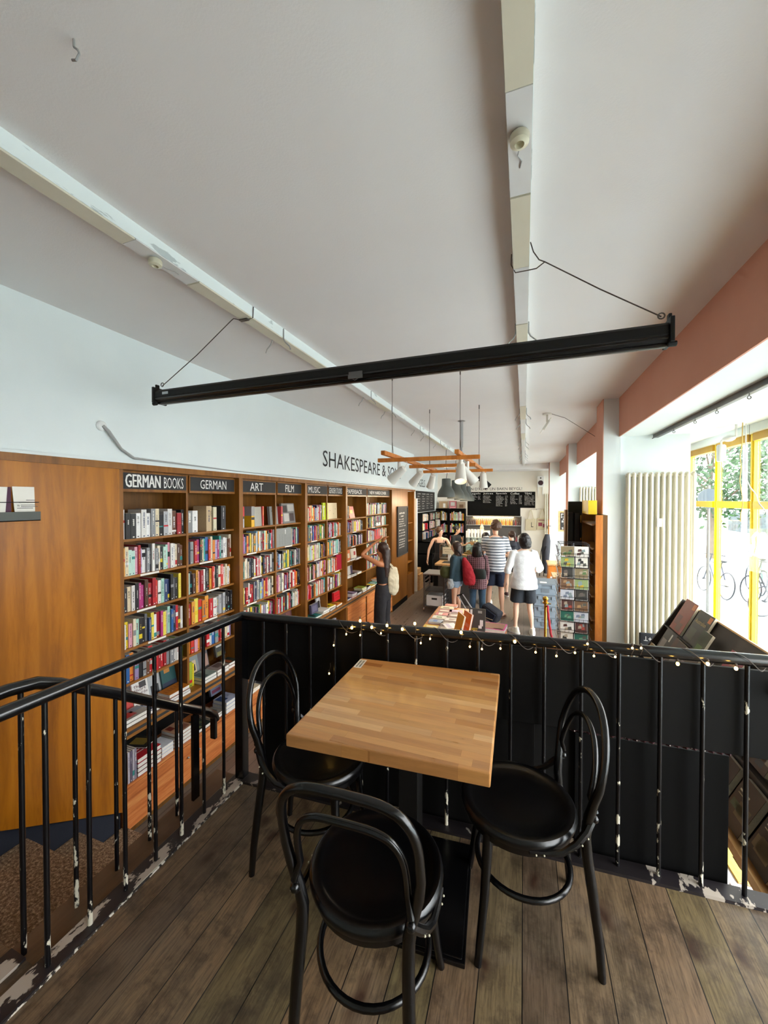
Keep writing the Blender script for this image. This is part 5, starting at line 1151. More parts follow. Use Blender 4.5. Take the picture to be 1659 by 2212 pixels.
# rope stanchion
t = thing('rope_stanchion', 'brass rope stand with ball top in front of the grey crates', 'stanchion', (.32, 6.45, FZ))
mb = MB(); mb.lathe([(.15, 0), (.15, .02), (.03, .035), (.019, .05), (.019, .86)], (.32, 6.45, FZ), 24); mb.build('post', MT['brass'], t, smooth=True)
mb = MB(); mb.ball((.32, 6.45, .045), .042, 8); mb.build('ball_top', MT['brass'], t, smooth=True)
mb = MB(); mb.lathe([(.02, .84), (.045, .86), (.045, .875), (.02, .89)], (.32, 6.45, FZ), 16); mb.box(.30, .40, 6.44, 6.46, FZ + .845, FZ + .86); mb.build('hook_collar', MT['brass'], t, smooth=True)
mb = MB(); pts = []
a = Vector((.36, 6.44, -.04)); 
for k in range(40):
    s_ = k / 39; pts.append((.35 + .20 * s_ ** 1.6 + .003 * math.sin(k * 1.9), 6.44 - .9 * s_, -.06 - .95 * math.sin(s_ * math.pi * .5) ** 1.1 * .78 + .003 * math.cos(k * 1.9)))
mb.tube(pts, .017, 8); tag(mb.build('barrier_rope', MT['red_rope'], smooth=True), 'red twisted barrier rope hanging from the brass stand', 'rope')

# book table seen over the railing
BZ = -.10
t = thing('book_table', 'low display table with an orange wood top covered in books', 'table', (-.5, 5.4, FZ))
mb = MB(); mb.prism([(-1.26, 4.3), (-.20, 4.3), (-.20, 5.22), (-.62, 5.22), (-.62, 6.0), (-1.26, 6.0)], 'z', BZ - .05, BZ); mb.build('table_top', MT['orange_wood'], t, bevel=.004)
mb = MB(); mb.box(-.20, .49, 4.3, 4.86, BZ - .05, BZ - .002); mb.build('side_leaf', MT['orange_wood'], t, bevel=.004)
for (x, y) in ((-1.2, 4.4), (.43, 4.4), (-1.2, 5.9), (-.68, 5.9)): mb = MB(); mb.box(x - .03, x + .03, y - .03, y + .03, FZ, BZ - .05); mb.build('leg', MT['orange_wood'], t)
def tb(u, v, lx, ly, th, col, lab, rz=0.0, art=None, n=1, z=0.0):
    p = at(u, v, Z=BZ + z + th); return flat(p.x, p.y, BZ + .0005 + z, lx, ly, th, col, lab, rz=rz, art=art, group='books lying on the display table')
TB = [(931, 1353, 'e8c02c', 'yellow', [(.2, .9, .3, .6, 'f2ead0')]), (942, 1341, '8fa4bc', 'pale blue', [(.3, .6, .2, .8, '4c7ac0')]), (949, 1333, 'e6dfc8', 'cream with green oval', [(.3, .7, .3, .7, '4c8a4a')]),
      (956, 1326, 'cf5a5c', 'coral red', [(.2, .5, .1, .9, 'e8d8c8')]), (962, 1319, 'b45a56', 'dark pink', [(.1, .8, .2, .6, 'e8dcc8')]), (966, 1312, 'e2d2a4', 'pale yellow', [(.2, .7, .2, .5, '5a2a2a')]), (975, 1307, 'c85a3c', 'brick red', [(.2, .7, .4, .6, 'e8b8a0')]),
      (961, 1357, '5c4240', 'dark brown', [(.2, .7, .2, .8, '8a7468')]), (968, 1347, '4a3634', 'brown pictured', [(.2, .7, .2, .7, 'a08a80')]), (976, 1338, 'd8d0c8', 'white and brown', [(.3, .8, .3, .7, '6a3a3a')]), (982, 1329, '7a3a44', 'maroon', [(.2, .7, .2, .6, 'd8c0b8')]), (985, 1320, '8a4a7a', 'purple', [(.2, .7, .4, .8, 'c8a8c8')])]
for k, (u, v, c_, nm_, art) in enumerate(TB):
    tb(u, v, .19, .13, .028, c_, '%s paperback lying on the display table, %s' % (nm_, 'left column' if k < 7 else 'second column'), rz=R(2), art=art)
flat(-.90, 5.02, BZ + .0005, .16, .2, .03, 'e8e4f0', 'white and lilac book lying at the front of the display table', rz=.5, art=[(.2, .5, .1, .9, 'b8b0d8')], group='books lying on the display table')
p = at(1052, 1352, Z=BZ + .06)
tb(1066, 1352, .31, .27, .05, 'd83a98', 'large pink-edged book with tan cover lying on the display table', rz=R(-6), art=[(.06, .94, .06, .94, '9a6a4a'), (.55, .95, .1, .2, 'd83a98')])
tb(1052, 1370, .36, .2, .028, 'ecc0c4', 'pale pink and coral book lying at the front edge of the display table', rz=R(-4), art=[(.4, .98, .1, .9, 'e87858'), (.05, .25, .4, .8, '8a5a7a')])
def upright(x, y, w_, h_, th, ang, tilt, col, lab, art, title=None, tcol='f2df3a'):
    M = Matrix.Translation((x, y, BZ + .001)) @ Matrix.Rotation(R(ang), 4, 'Z') @ Matrix.Rotation(tilt, 4, 'X'); mb = MB()
    mb.box(0, w_, 0, th, 0, h_, 0, lin('efe9dc'), M); mb.box(-.002, w_ + .002, -.002, 0, 0, h_ + .002, 0, lin(col), M); mb.box(-.002, w_ + .002, th, th + .002, 0, h_ + .002, 0, lin(col), M); mb.box(-.002, 0, 0, th, 0, h_, 0, lin(col), M)
    for (a0, a1, b0, b1, cc) in art: mb.quad(*[(w_ * p_, -.0026, h_ * q_) for p_, q_ in ((a0, b0), (a1, b0), (a1, b1), (a0, b1))], 0, lin(cc), M)
    if title:
        t2 = MB(); text_mb(t2, title, (w_ * .05, -.003, h_ * .08), (1,0,0), (0,0,1), w_ * .5, h_ * .12); mb.add([M @ Vector(p_) for p_ in t2.v], t2.f, 0, lin(tcol))
    return tag(mb.build('book', MT['cover']), lab, 'book', 'large books propped upright on the display table')
p = at(984, 1368, Z=BZ)
upright(p.x - .03, p.y + .02, .22, .27, .02, -62, -.25, 'f0a81c', 'tall orange-yellow book propped upright at the left of the black poster book', [(.1, .9, .05, .3, 'f4c04a')])
upright(p.x + .045, p.y + .08, .22, .28, .02, -58, -.22, 'ee8440', 'orange and pink striped book propped between the yellow and black books', [(.1, .8, .1, .3, 'e890a0'), (.2, .9, .4, .55, 'f0b0a8'), (.1, .7, .7, .9, 'f09c5c')])
upright(p.x + .15, p.y + .10, .20, .30, .025, -2, -.16, '4a4b48', 'big dark grey book with yellow title propped upright on the display table', [(.06, .2, .62, .95, 'eceae6'), (.68, .88, .3, .55, 'eceae6'), (.6, .8, .2, .32, 'f4f2ee'), (.55, .8, .82, .92, 'a8a8a4')], title='CHEEZ')

# postcard rack
RX, RY = .515, 4.75
t = thing('postcard_rack', 'black wire postcard rack full of cards near the wood-edged shelf', 'card rack', (RX, RY, FZ))
mb = MB(); mb.tube([(RX, RY, FZ + .02), (RX, RY, 1.10)], .016, 8); mb.lathe([(.2, 0), (.2, .015), (.02, .03)], (RX, RY, FZ), 20); mb.build('pole', MT['dark_metal'], t)
mb = MB()
for s_ in (-1, 1):
    for xx in (-.135, 0, .135): mb.tube([(RX + xx, RY + s_ * .13, .05), (RX + xx, RY + s_ * .13, 1.10)], .003, 5); mb.tube([(RX + s_ * .145, RY + xx, .05), (RX + s_ * .145, RY + xx, 1.10)], .003, 5)
for z in (.05, 1.10): mb.tube([(RX - .145, RY - .13, z), (RX + .145, RY - .13, z), (RX + .145, RY + .13, z), (RX - .145, RY + .13, z)], .004, 5, closed=True)
mb.tube([(RX - .145, RY, 1.10), (RX + .145, RY, 1.10)], .004, 5); mb.build('wire_frame', MT['dark_metal'], t)
rr = random.Random(31)
for k in range(9):
    z = .97 - .118 * k
    mb = MB()
    for s_ in (-1, 1):
        mb.tube([(RX - .14, RY + s_ * .15, z - .008), (RX + .14, RY + s_ * .15, z - .008)], .0025, 5); mb.tube([(RX - .14, RY + s_ * .165, z + .03), (RX + .14, RY + s_ * .165, z + .03)], .002, 5)
        mb.tube([(RX + s_ * .155, RY - .12, z - .008), (RX + s_ * .155, RY + .12, z - .008)], .0025, 5); mb.tube([(RX + s_ * .175, RY - .12, z + .035), (RX + s_ * .175, RY + .12, z + .035)], .002, 5)
    for xx in (-.13, -.09, -.05, .01, .05, .09, .13): mb.tube([(RX + xx, RY - .15, z - .008), (RX + xx, RY - .167, z + .035)], .0015, 4)
    mb.build('wire_pocket', MT['dark_metal'], t)
    for c_ in range(2):
        x0 = RX - .137 + c_ * .138; land = (k + c_) % 3 != 2; w_, h_ = (.135, .108) if land else (.118, .122)
        pal = [('8a7a5a', 'green hill photo', '5c7a4a'), ('5a3a34', 'dark figure photo', 'a84a3c'), ('8fa06a', 'sunflower photo', 'c8a830'), ('2f6a5a', 'green photo', '6a9a7a'), ('3a3834', 'dark photo', '6a5f58'), ('e6e2da', 'white card with brown drawing', '5a3a34'), ('7a5a40', 'brown photo', 'b08a60'), ('e2ddd0', 'cream card with black drawing', '2c2a2a'), ('c9ccd4', 'pale card', '7a8494')]
        pc = pal[(k * 2 + c_ * 5) % 9]
        M = Matrix.Translation((x0 + (.138 - w_) / 2, RY - .148, z)) @ Matrix.Rotation(-.10, 4, 'X'); mb = MB(); mb.box(0, w_, 0, .006, 0, h_, 0, lin('f0ece4'), M)
        mb.quad(*[(w_ * p_, -.0006, h_ * q_) for p_, q_ in ((.02, .02), (.98, .02), (.98, .98), (.02, .98))], 0, lin(pc[0]), M)
        for _ in range(4):
            a0, b0 = rr.uniform(.1, .6), rr.uniform(.1, .6); mb.quad(*[(w_ * p_, -.0012 - _ * .0002, h_ * q_) for p_, q_ in ((a0, b0), (a0 + .3, b0 + .04), (a0 + .26, b0 + .3), (a0 + .03, b0 + .24))], 0, lin(pc[2] if _ % 2 else rr.choice(['8a9a9a', 'b0a08a', '5a5a50'])), M)
        tag(mb.build('postcard', MT['cover']), 'postcard, %s, %s row from top, %s column of the rack' % (pc[1], nth(k + 1), ('left', 'right')[c_]), 'postcard', 'postcards facing out on the wire rack')
    mb = MB(); x = RX - .15; mb.add([(x, RY - .11, z), (x, RY + .11, z), (x - .02, RY + .11, z + .10), (x - .02, RY - .11, z + .10), (x + .006, RY - .11, z), (x + .006, RY + .11, z), (x - .014, RY + .11, z + .10), (x - .014, RY - .11, z + .10)], [(0,1,2,3), (7,6,5,4), (0,4,5,1), (2,6,7,3), (1,5,6,2), (0,3,7,4)], 0, lin(rr.choice(['c8c4bc', '8a8a90', 'd8cfc0'])))
    tag(mb.build('postcard', MT['cover']), 'cards seen edge-on at the left flank of the rack, %s row from top' % nth(k + 1), 'postcard', 'postcards on the left flank of the rack')
# wood-edged shelf against the pier flank and black poster stand
t = thing('narrow_shelf', 'narrow tall shelf with orange wood edge on the flank of the near pier', 'shelf', (.8, 4.95, FZ))
mb = MB(); mb.box(.755, .825, 4.84, 4.87, FZ, 1.41); mb.build('front_edge', MT['orange_wood'], t)
mb = MB(); mb.box(.85, .87, 4.87, 5.65, FZ, 1.41); mb.box(.72, .87, 5.63, 5.65, FZ, 1.41); mb.box(.825, .87, 4.84, 4.87, FZ, 1.41); mb.build('back_panel', MT['case_dark'], t)
for k in range(8): mb = MB(); z = -.6 + k * .27; mb.box(.72, .85, 4.87, 5.63, z, z + .02); mb.build('shelf_board', MT['case_dark'], t)
mb = MB(); mb.box(.70, .79, 5.0, 5.5, 1.412, 1.575); tag(mb.build('yellow_box', MT['yellow_frame'], bevel=.003), 'bright yellow box lying on top of the narrow wood-edged shelf', 'box')
t = thing('poster_stand', 'black frame stand with dark glossy vertical panels behind the card rack', 'display stand', (.64, 5.75, FZ))
mb = MB(); mb.box(.56, .79, 5.72, 5.80, FZ, 1.56); mb.build('cabinet', MT['black_matte'], t, bevel=.004)
for k in range(3): mb = MB(); x = .555 + k * .078; mb.box(x, x + .065, 5.66, 5.70, .9, 1.42 - k * .01); mb.build('glossy_panel', MT['black_gloss'], t, bevel=.006)
mb = MB(); mb.box(.515, .54, 5.60, 5.80, .9, 1.45); mb.build('side_flap', MT['case_dark'], t)
mb = MB(); mb.box(.70, .712, 5.652, 5.66, 1.28, 1.38); mb.box(.70, .712, 5.652, 5.66, 1.05, 1.08); mb.build('gilt_print', MT['brass'], t)

# slanted magazine rack on the window side
A0, A1 = 2.02, 4.72
t = thing('slanted_book_rack', 'long slanted dark book rack standing below the yellow windows', 'book rack', (1.35, 3.4, FZ))
def RK(s_, y, off=0.0):     # s along the slope from front ledge up
    p0 = Vector((1.12, y, -.32)); d_ = Vector((.43, 0, .86)); n_ = Vector((-.894, 0, .447)); return p0 + d_ * s_ + n_ * off
mb = MB(); mb.add([RK(0, A0), RK(0, A1), RK(1, A1), RK(1, A0), RK(0, A0, -.03), RK(0, A1, -.03), RK(1, A1, -.03), RK(1, A0, -.03)], [(0,1,2,3), (7,6,5,4), (0,4,5,1), (1,5,6,2), (2,6,7,3), (3,7,4,0)]); mb.build('back_board', plain('rack_brown', '2e2622', .5), t)
mb = MB(); mb.add([RK(1, A0, .008), RK(1, A1, .008), RK(1.012, A1, .008), RK(1.012, A0, .008), RK(1, A0, -.035), RK(1, A1, -.035), RK(1.012, A1, -.035), RK(1.012, A0, -.035)], [(0,1,2,3), (7,6,5,4), (0,4,5,1), (1,5,6,2), (2,6,7,3), (3,7,4,0)]); mb.build('pale_top_edge', MT['light_wood'], t)
for yy in (A0, A1):
    mb = MB(); a = [RK(0, yy), RK(1.015, yy, -.03), RK(1.015, yy, .03), RK(.0, yy, .10)]; mb.add([tuple(p + Vector((0, -.012, 0))) for p in a] + [tuple(p + Vector((0, .012, 0))) for p in a], [(0,1,2,3), (7,6,5,4), (0,4,5,1), (1,5,6,2), (2,6,7,3), (3,7,4,0)]); mb.build('end_board', MT['rack_brown'], t)
for s_ in (0.0, .36, .68):
    dp_ = .085 if s_ == 0 else .05
    mb = MB(); a = [RK(s_, A0, 0), RK(s_, A0, dp_), RK(s_ + .010, A0, dp_), RK(s_ + .018, A0, 0)]; b = [RK(s_, A1, 0), RK(s_, A1, dp_), RK(s_ + .010, A1, dp_), RK(s_ + .018, A1, 0)]
    mb.add(a + b, [(0,1,2,3), (7,6,5,4), (0,4,5,1), (1,5,6,2), (2,6,7,3), (3,7,4,0)])
    c0, c1 = RK(s_, A0, .085), RK(s_ + .035, A0, .085); d0, d1 = RK(s_, A1, .085), RK(s_ + .035, A1, .085); e0, e1 = RK(s_, A0, .097), RK(s_ + .035, A0, .097); f0, f1 = RK(s_, A1, .097), RK(s_ + .035, A1, .097)
    s_ == 0 and mb.add([c0, c1, e1, e0, d0, d1, f1, f0], [(0,1,2,3), (7,6,5,4), (0,4,5,1), (1,5,6,2), (2,6,7,3), (3,7,4,0)]); mb.build('ledge', MT['light_wood'] if s_ == 0 else MT['rack_brown'], t)
mb = MB(); mb.box(1.18, 1.5, A0 + .1, A0 + .15, FZ, -.30); mb.box(1.18, 1.5, A1 - .15, A1 - .1, FZ, -.30); mb.build('foot_frame', MT['rack_brown'], t)
def rackbook(y, s_, w_, h_, col, lab, art=(), title=None, tcol='d8c8a0', th=.02, off=.012, rz=0.0):
    M = Matrix.Translation(RK(s_ + .020, y, off)); X_ = Vector((0, -1, 0)); Z_ = Vector((.447, 0, .894)); N_ = Vector((-.894, 0, .447))
    M3 = Matrix((X_, -N_, Z_)).transposed().to_4x4(); M = M @ M3 @ Matrix.Rotation(rz, 4, 'Y')
    mb = MB(); mb.box(0, w_, -th, 0, 0, h_, 0, lin('d9cdb2'), M); mb.box(-.001, w_, -th - .002, -th, 0, h_ + .002, 0, lin(col), M); mb.box(-.002, -.0, -th, 0, 0, h_, 0, lin(col), M)
    for (a0, a1, b0, b1, cc) in art: mb.quad(*[(w_ * p_, -th - .0026, h_ * q_) for p_, q_ in ((a0, b0), (a1, b0), (a1, b1), (a0, b1))], 0, lin(cc), M)
    if title:
        t2 = MB(); text_mb(t2, title, (w_ * .12, -th - .003, h_ * .62), (1,0,0), (0,0,1), w_ * .7, h_ * .12); mb.add([M @ Vector(p_) for p_ in t2.v], t2.f, 0, lin(tcol))
    return tag(mb.build('book', MT['cover']), lab, 'book', 'books facing out on the slanted rack')
OR = 'd8783a'
rackbook(4.64, .68, .27, .33, '8f3a28', 'red-brown patterned large book at the upper left end of the slanted rack', [(.72, .95, .80, .97, OR), (.1, .5, .2, .5, '6a2a22'), (.4, .8, .05, .3, '6a3a28')])
rackbook(4.30, .68, .29, .31, '34332c', 'dark book with gold title and orange sticker on the top tier of the slanted rack', [(.75, .95, .78, .96, OR), (.1, .5, .1, .45, '4c4c3e')], title='Australian', tcol='c8a860')
rackbook(3.98, .62, .16, .24, '2c3c28', 'green and black book overlapping the dark gold-titled book', [(.2, .8, .1, .5, '4a6a34')], off=.05)
rackbook(3.93, .64, .05, .2, '3f7a3a', 'thin bright green book beside the green and black book', off=.03)
rackbook(3.55, .60, .20, .26, '8c2244', 'magenta book titled Road on the slanted rack', [(.1, .9, .05, .4, 'b06a80'), (.3, .6, .1, .5, '7a4a5a')], title='Road', tcol='b89a50', off=.03)
rackbook(3.28, .62, .14, .16, 'b89a6a', 'small tan book right of the magenta book', off=.03)
rackbook(4.60, .40, .26, .26, '3c3634', 'black and white photo book on the middle tier, far left of the slanted rack', [(.1, .5, .1, .6, '8a827c'), (.6, .7, .6, .9, 'd8d4cc')], off=.03)
rackbook(4.33, .40, .24, .24, '4a3f3a', 'brown photo book with vertical white title on the middle tier', [(.05, .35, .0, 1, '5a3f34'), (.5, .9, .1, .5, '8c8480')], off=.04)
rackbook(4.05, .40, .24, .22, '5c5452', 'grey-mauve photo book on the middle tier of the slanted rack', [(.1, .9, .1, .6, '8c7c80')], off=.04)
rackbook(4.66, .26, .14, .17, 'a08f68', 'small yellowed book lowest at the far left of the slanted rack', off=.06)
for k, (y, s_, c_, nm_) in enumerate(((3.72, .38, '5a564e', 'grey'), (3.44, .38, '6e4a34', 'brown'), (3.16, .38, '2f3d3a', 'dark green'), (2.90, .38, '4c3c34', 'dark brown'), (2.64, .38, '38423c', 'green-black'), (2.38, .38, '6a625a', 'taupe'),
        (3.9, .02, '7a6a54', 'sand'), (3.62, .02, '3a3430', 'black-brown'), (3.34, .02, '2c3a38', 'deep green'), (3.06, .02, '39302c', 'brown-black'), (2.80, .02, '463a30', 'olive-brown'), (2.54, .02, '2f2a26', 'near-black'), (2.28, .02, '3c3a2a', 'dark olive'),
        (3.0, .70, '4a3a30', 'umber'), (2.7, .70, '7c4434', 'rust'), (2.4, .70, '2e3440', 'slate'))):
    rackbook(y, s_, .20, .27, c_, '%s covered book on the %s tier of the slanted rack' % (nm_, 'middle' if s_ == .38 else 'lowest' if s_ == .02 else 'top'), [(rr.uniform(.05, .5), rr.uniform(.55, .95), rr.uniform(.05, .4), rr.uniform(.45, .6), rr.choice(['6a5c40', '4c5a44', '7a4a34', '3c4448', '8a8070'])) for _ in range(3)] + [(.12, rr.uniform(.5, .85), .72, .76, 'c8c0a8'), (.12, rr.uniform(.3, .6), .65, .67, 'a89c80')], th=.03)
# comic display bench under the rack
t = thing('comic_bench', 'low white bench with comics below the slanted rack, seen past the dark board', 'bench', (.98, 2.9, FZ))
mb = MB(); mb.box(.72, 1.40, 2.08, 3.6, -.63, -.60); mb.build('bench_top', MT['white_plastic'], t)
for (x, y) in ((.75, 2.12), (1.37, 2.12), (.75, 3.56), (1.37, 3.56)): mb = MB(); mb.box(x - .02, x + .02, y - .02, y + .02, FZ, -.63); mb.build('leg', MT['white_plastic'], t)
_c = [at(u_, v_, Z=-.59) for u_, v_ in ((1622, 1868), (1600, 1800), (1650, 1925))]
flat(_c[0].x, _c[0].y, -.5995, .26, .30, .012, 'e8b83a', 'large yellow and red comic lying on the white bench', rz=R(2), art=[(.1, .6, .2, .9, 'e8d040'), (.2, .5, .3, .6, 'b86a30'), (.3, .6, .65, .85, '8a4a2a'), (.8, .99, .02, .98, 'd8382c')], group='comics on the white bench', title='ERRO', tcol='b02840')
flat(_c[1].x + .02, _c[0].y + .33, -.5995, .26, .28, .012, 'e4c8b8', 'pink-toned comic lying farther back on the white bench', rz=R(1), art=[(.1, .7, .1, .8, 'c8a090'), (.2, .5, .3, .7, 'd8b070')], group='comics on the white bench')
flat(_c[0].x - .02, _c[0].y - .26, -.5995, .30, .18, .010, 'e6d0c8', 'pale pink comic at the near end of the white bench', rz=0, group='comics on the white bench')
# small black board with upside-down chalk letters
t = thing('small_chalkboard', 'small black board with upside-down chalk letters in front of the cream radiator', 'chalkboard', (1.2, 4.85, -.4))
a = at(1381, 1366, Y=4.85); b = at(1447, 1371, Y=4.85)
mb = MB(); mb.box(a.x, b.x + .02, 4.85, 4.87, -.45, a.z); mb.build('slate', plain('slate_blue', '24262c', .6), t, bevel=.01)
mb = MB(); text_mb(mb, 'TOL  +T', (b.x + .0, 4.849, a.z - .035), (-1,0,0), (0,0,-1), (b.x - a.x) * .85, .05, thick=.001); mb.build('chalk_writing', MT['chalk'], t)
mb = MB(); mb.box(a.x + .02, a.x + .05, 4.87, 4.95, FZ, -.1); mb.box(b.x - .04, b.x - .01, 4.87, 4.95, FZ, -.1); mb.build('support_leg', MT['board_dark'], t)

# ------------------------------------------------------------------ lamps
t = thing('hanging_light_frame', 'hanging frame of orange wooden bars carrying white spotlights', 'lamp frame', (-.86, 4.4, 1.98), group=None)
for (x, y0_, y1_) in ((-1.19, 3.24, 5.45), (-.555, 3.38, 5.95)): mb = MB(); mb.box(x - .019, x + .019, y0_, y1_, 1.985, 2.023); mb.build('long_bar', MT['orange_wood'], t, bevel=.002)
for (x0, x1, y) in ((-1.34, -.37, 3.52), (-1.25, -.50, 4.3), (-1.30, -.38, 5.15)): mb = MB(); mb.box(x0, x1, y - .018, y + .018, 1.947, 1.984); mb.build('cross_bar', MT['orange_wood'], t, bevel=.002)
for (x, y) in ((-1.174, 4.98), (-.534, 4.95), (-.551, 3.54), (-1.19, 3.5)):
    mb = MB(); mb.tube([(x, y, 2.02), (x, y, CZ - .05)], .0028, 6); mb.tube([(x, y, CZ), (x, y, CZ - .05)], .006, 6); mb.tube([(x + .01, y, 2.02), (x + .004, y, 2.10), (x, y, 2.14)], .0025, 5); mb.build('hanging_wire', MT['wire'], t)
pr = at(997, 909, Z=CZ); mb = MB(); mb.lathe([(.05, 0), (.06, -.008), (.026, -.02), (.024, -.40)], tuple(pr), 12); mb.tube([(pr.x, pr.y, CZ - .40), (pr.x + .02, pr.y - .1, CZ - .55), (-.555, pr.y - .25, 2.03)], .014, 8); mb.build('feed_pipe', MT['steel_light'], t, smooth=True)
def spotlight(x, y, dirv, label, s_=1.0, m_='spot_white', z=1.985, energy=6):
    t = thing('spotlight', label, 'spotlight', (x, y, z), group='white spotlights on the hanging wooden frame')
    d_ = Vector(dirv).normalized(); j = Vector((x, y, z - .10))
    mb = MB(); mb.tube([(x, y, z), (x, y, z - .085)], .018, 10); mb.ball(tuple(j), .022, 6); mb.build('stem', MT[m_], t, smooth=True)
    Q = d_.to_track_quat('Z', 'Y').to_matrix().to_4x4(); M = Matrix.Translation(j - d_ * .03 + Vector((0, 0, -.03))) @ Q
    mb = MB(); mb.lathe([(.012, -.055), (.034, -.045), (.040, -.02), (.042, .02), (.056, .14), (.057, .15), (.052, .148), (.040, .02), (.0, .0)], (0,0,0), 20, M=M); mb.build('shade', MT[m_], t, smooth=True)
    mb = MB(); mb.ball((0, 0, .07), .022, 6, M=M); mb.build('bulb', MT['bulb'], t, smooth=True)
    mb = MB(); b_ = M @ Vector((0, 0, -.05)); mb.tube([tuple(b_), tuple(b_ + Vector((.03, 0, .05))), (x + .03, y, z + .03), (x, y, z + .035)], .003, 6); mb.build('flex', MT['spot_white'], t, smooth=True)
    if energy:
        l = lamp('spot_lamp', 'SPOT', tuple(M @ Vector((0, 0, .16))), energy, (1, .82, .6), .03, spot=85); l.rotation_euler = (-d_).to_track_quat('Z', 'Y').to_euler(); l.parent = None
    return t
spotlight(-1.20, 3.75, (-.9, .2, -.7), 'white spotlight at the near left corner of the wooden frame, aimed at the wall', energy=10)
spotlight(-1.19, 4.45, (-.8, .5, -.8), 'white spotlight second along the left bar of the wooden frame', energy=10)
spotlight(-1.19, 5.20, (-.4, .6, -1.), 'white spotlight third along the left bar of the wooden frame', energy=10)
spotlight(-.555, 3.62, (.05, -.35, -.7), 'large white spotlight at the right bar pointing towards the camera', energy=0)
spotlight(-.56, 4.10, (.6, .3, -.8), 'white spotlight partly hidden behind the large one on the right bar', energy=8)
spotlight(-.50, 5.15, (.02, .05, -1.), 'white spotlight pointing straight down at the right end of the wooden frame', energy=12)
spotlight(-.56, 5.70, (.6, .2, -.7), 'small black spotlight at the far right end of the wooden frame', m_='black_matte', energy=5)
for k, (u, vt, vb, y) in enumerate(((964, 1033.8, 1074, 8.5), (985, 1037.4, 1077, 9.45), (998.5, 1044, 1080, 10.3), (1009, 1050.5, 1082.4, 11.3))):
    p = at(u, vb, Y=y); top = at(u, vt, Y=y).z; h_ = top - p.z; s_ = h_ / .40
    t = thing('pendant_lamp', 'dark grey bell pendant lamp over the counter, %s' % ('nearest of the four', 'second of the four', 'third of the four', 'farthest of the four')[k], 'pendant lamp', (p.x, y, p.z), group='grey bell pendant lamps')
    mb = MB(); mb.lathe([(q_[0] * s_, q_[1] * s_) for q_ in ((.19, 0), (.188, .06), (.165, .13), (.12, .20), (.098, .25), (.095, .39), (.08, .40), (.0, .40))], (0,0,0), 32, 0); mb.lathe([(q_[0] * s_, q_[1] * s_) for q_ in ((.185, 0), (.18, .06), (.16, .12), (.11, .19), (.0, .22))], (0,0,0), 32, 1)
    mb.build('shade', [MT['lamp_grey'], MT['white_plastic']], t, smooth=True, local=True)
    mb = MB(); mb.ball((0, 0, .06), .045, 8); mb.build('bulb', MT['bulb'], t, smooth=True, local=True)
    mb = MB(); mb.tube([(0, 0, .40 * s_), (.02, 0, .55), (-.01, 0, .75), (0, 0, 2.6 - p.z if y > 13.5 else CZ - p.z)], .006, 6); mb.build('flex', MT['wire'], t, smooth=True, local=True)
    lamp('pendant_light', 'POINT', (p.x, y, p.z + .0), 55, (1, .80, .55), .06)
lamp('strip_light', 'AREA', (-1.05, 14.38, .95), 14, (1, .85, .55), 1.4, (0, 0, 0), sizey=.03)
# ceiling spot on the right and white cylinder lamps near the window
t = thing('ceiling_spotlight', 'small white twin ceiling spotlight with thin cable near the right fascia', 'spotlight', tuple(at(1182, 893, Z=CZ)))
p = at(1182, 893, Z=CZ)
mb = MB(); mb.lathe([(.06, 0), (.055, -.02), (.0, -.022)], tuple(p), 16); mb.box(p.x - .012, p.x + .012, p.y - .012, p.y + .012, CZ - .12, CZ - .02)
mb.tube([tuple(p + Vector((.03, 0, -.10))), tuple(p + Vector((-.05, 0, -.22)))], .018, 8); mb.tube([tuple(p + Vector((.05, 0, -.06))), tuple(p + Vector((-.09, 0, -.27)))], .006, 6); mb.build('fitting', MT['spot_white'], t, smooth=True)
mb = MB(); mb.tube([tuple(p + Vector((.05, 0, -.01))), (p.x + .25, p.y + .3, CZ - .02), (1.03, p.y + 1.0, CZ - .20)], .004, 6); mb.build('flex', MT['wire'], t)
t = thing('window_spotlight', 'white cylinder spotlight hanging near the top of the yellow window', 'spotlight', tuple(at(1558, 975, X=1.95)))
p = at(1558, 972, X=1.95)
mb = MB(); mb.lathe([(.038, .0), (.040, .16), (.03, .175), (.0, .175)], (p.x, p.y, p.z - .12), 20); mb.build('shade', MT['white_plastic'], t, smooth=True)
mb = MB(); mb.lathe([(.034, .004), (.0, .004)], (p.x, p.y, p.z - .122), 16); mb.build('bulb', MT['bulb'], t)
mb = MB(); mb.tube([(p.x, p.y, p.z + .05), (p.x, p.y, p.z + .10), (p.x, p.y - .15, p.z + .11), (p.x, p.y - .30, p.z + .10), (p.x, p.y - .3, 2.32)], .010, 8); mb.ball((p.x, p.y - .16, p.z + .10), .05, 6, sy=1.6, sz=.7); mb.build('arm', MT['white_plastic'], t, smooth=True)
t = thing('hanging_cable', 'loose white and orange cable hanging in front of the yellow window', 'cable', (1.95, 4.6, 2.2))
mb = MB(); pts = [at(u, v, X=1.96) for u, v in ((1604, 930), (1603, 960), (1599, 985), (1601, 1010), (1598, 1040), (1603, 1070), (1605, 1090), (1600, 1110), (1600, 1127))]; pts[0].z = 2.32
mb.tube([tuple(p_) for p_ in pts], .004, 6); mb.build('orange_flex', plain('orange_flex', 'd8b060', .5), t, smooth=True)
mb = MB(); pts = [at(u, v, X=1.96) for u, v in ((1610, 1030), (1620, 1052), (1633, 1068), (1640, 1088), (1652, 1102), (1659, 1112))]; mb.tube([tuple(pts[0] + Vector((0, 0, .5)))] + [tuple(p_) for p_ in pts], .005, 6); mb.build('white_flex', MT['white_plastic'], t, smooth=True)
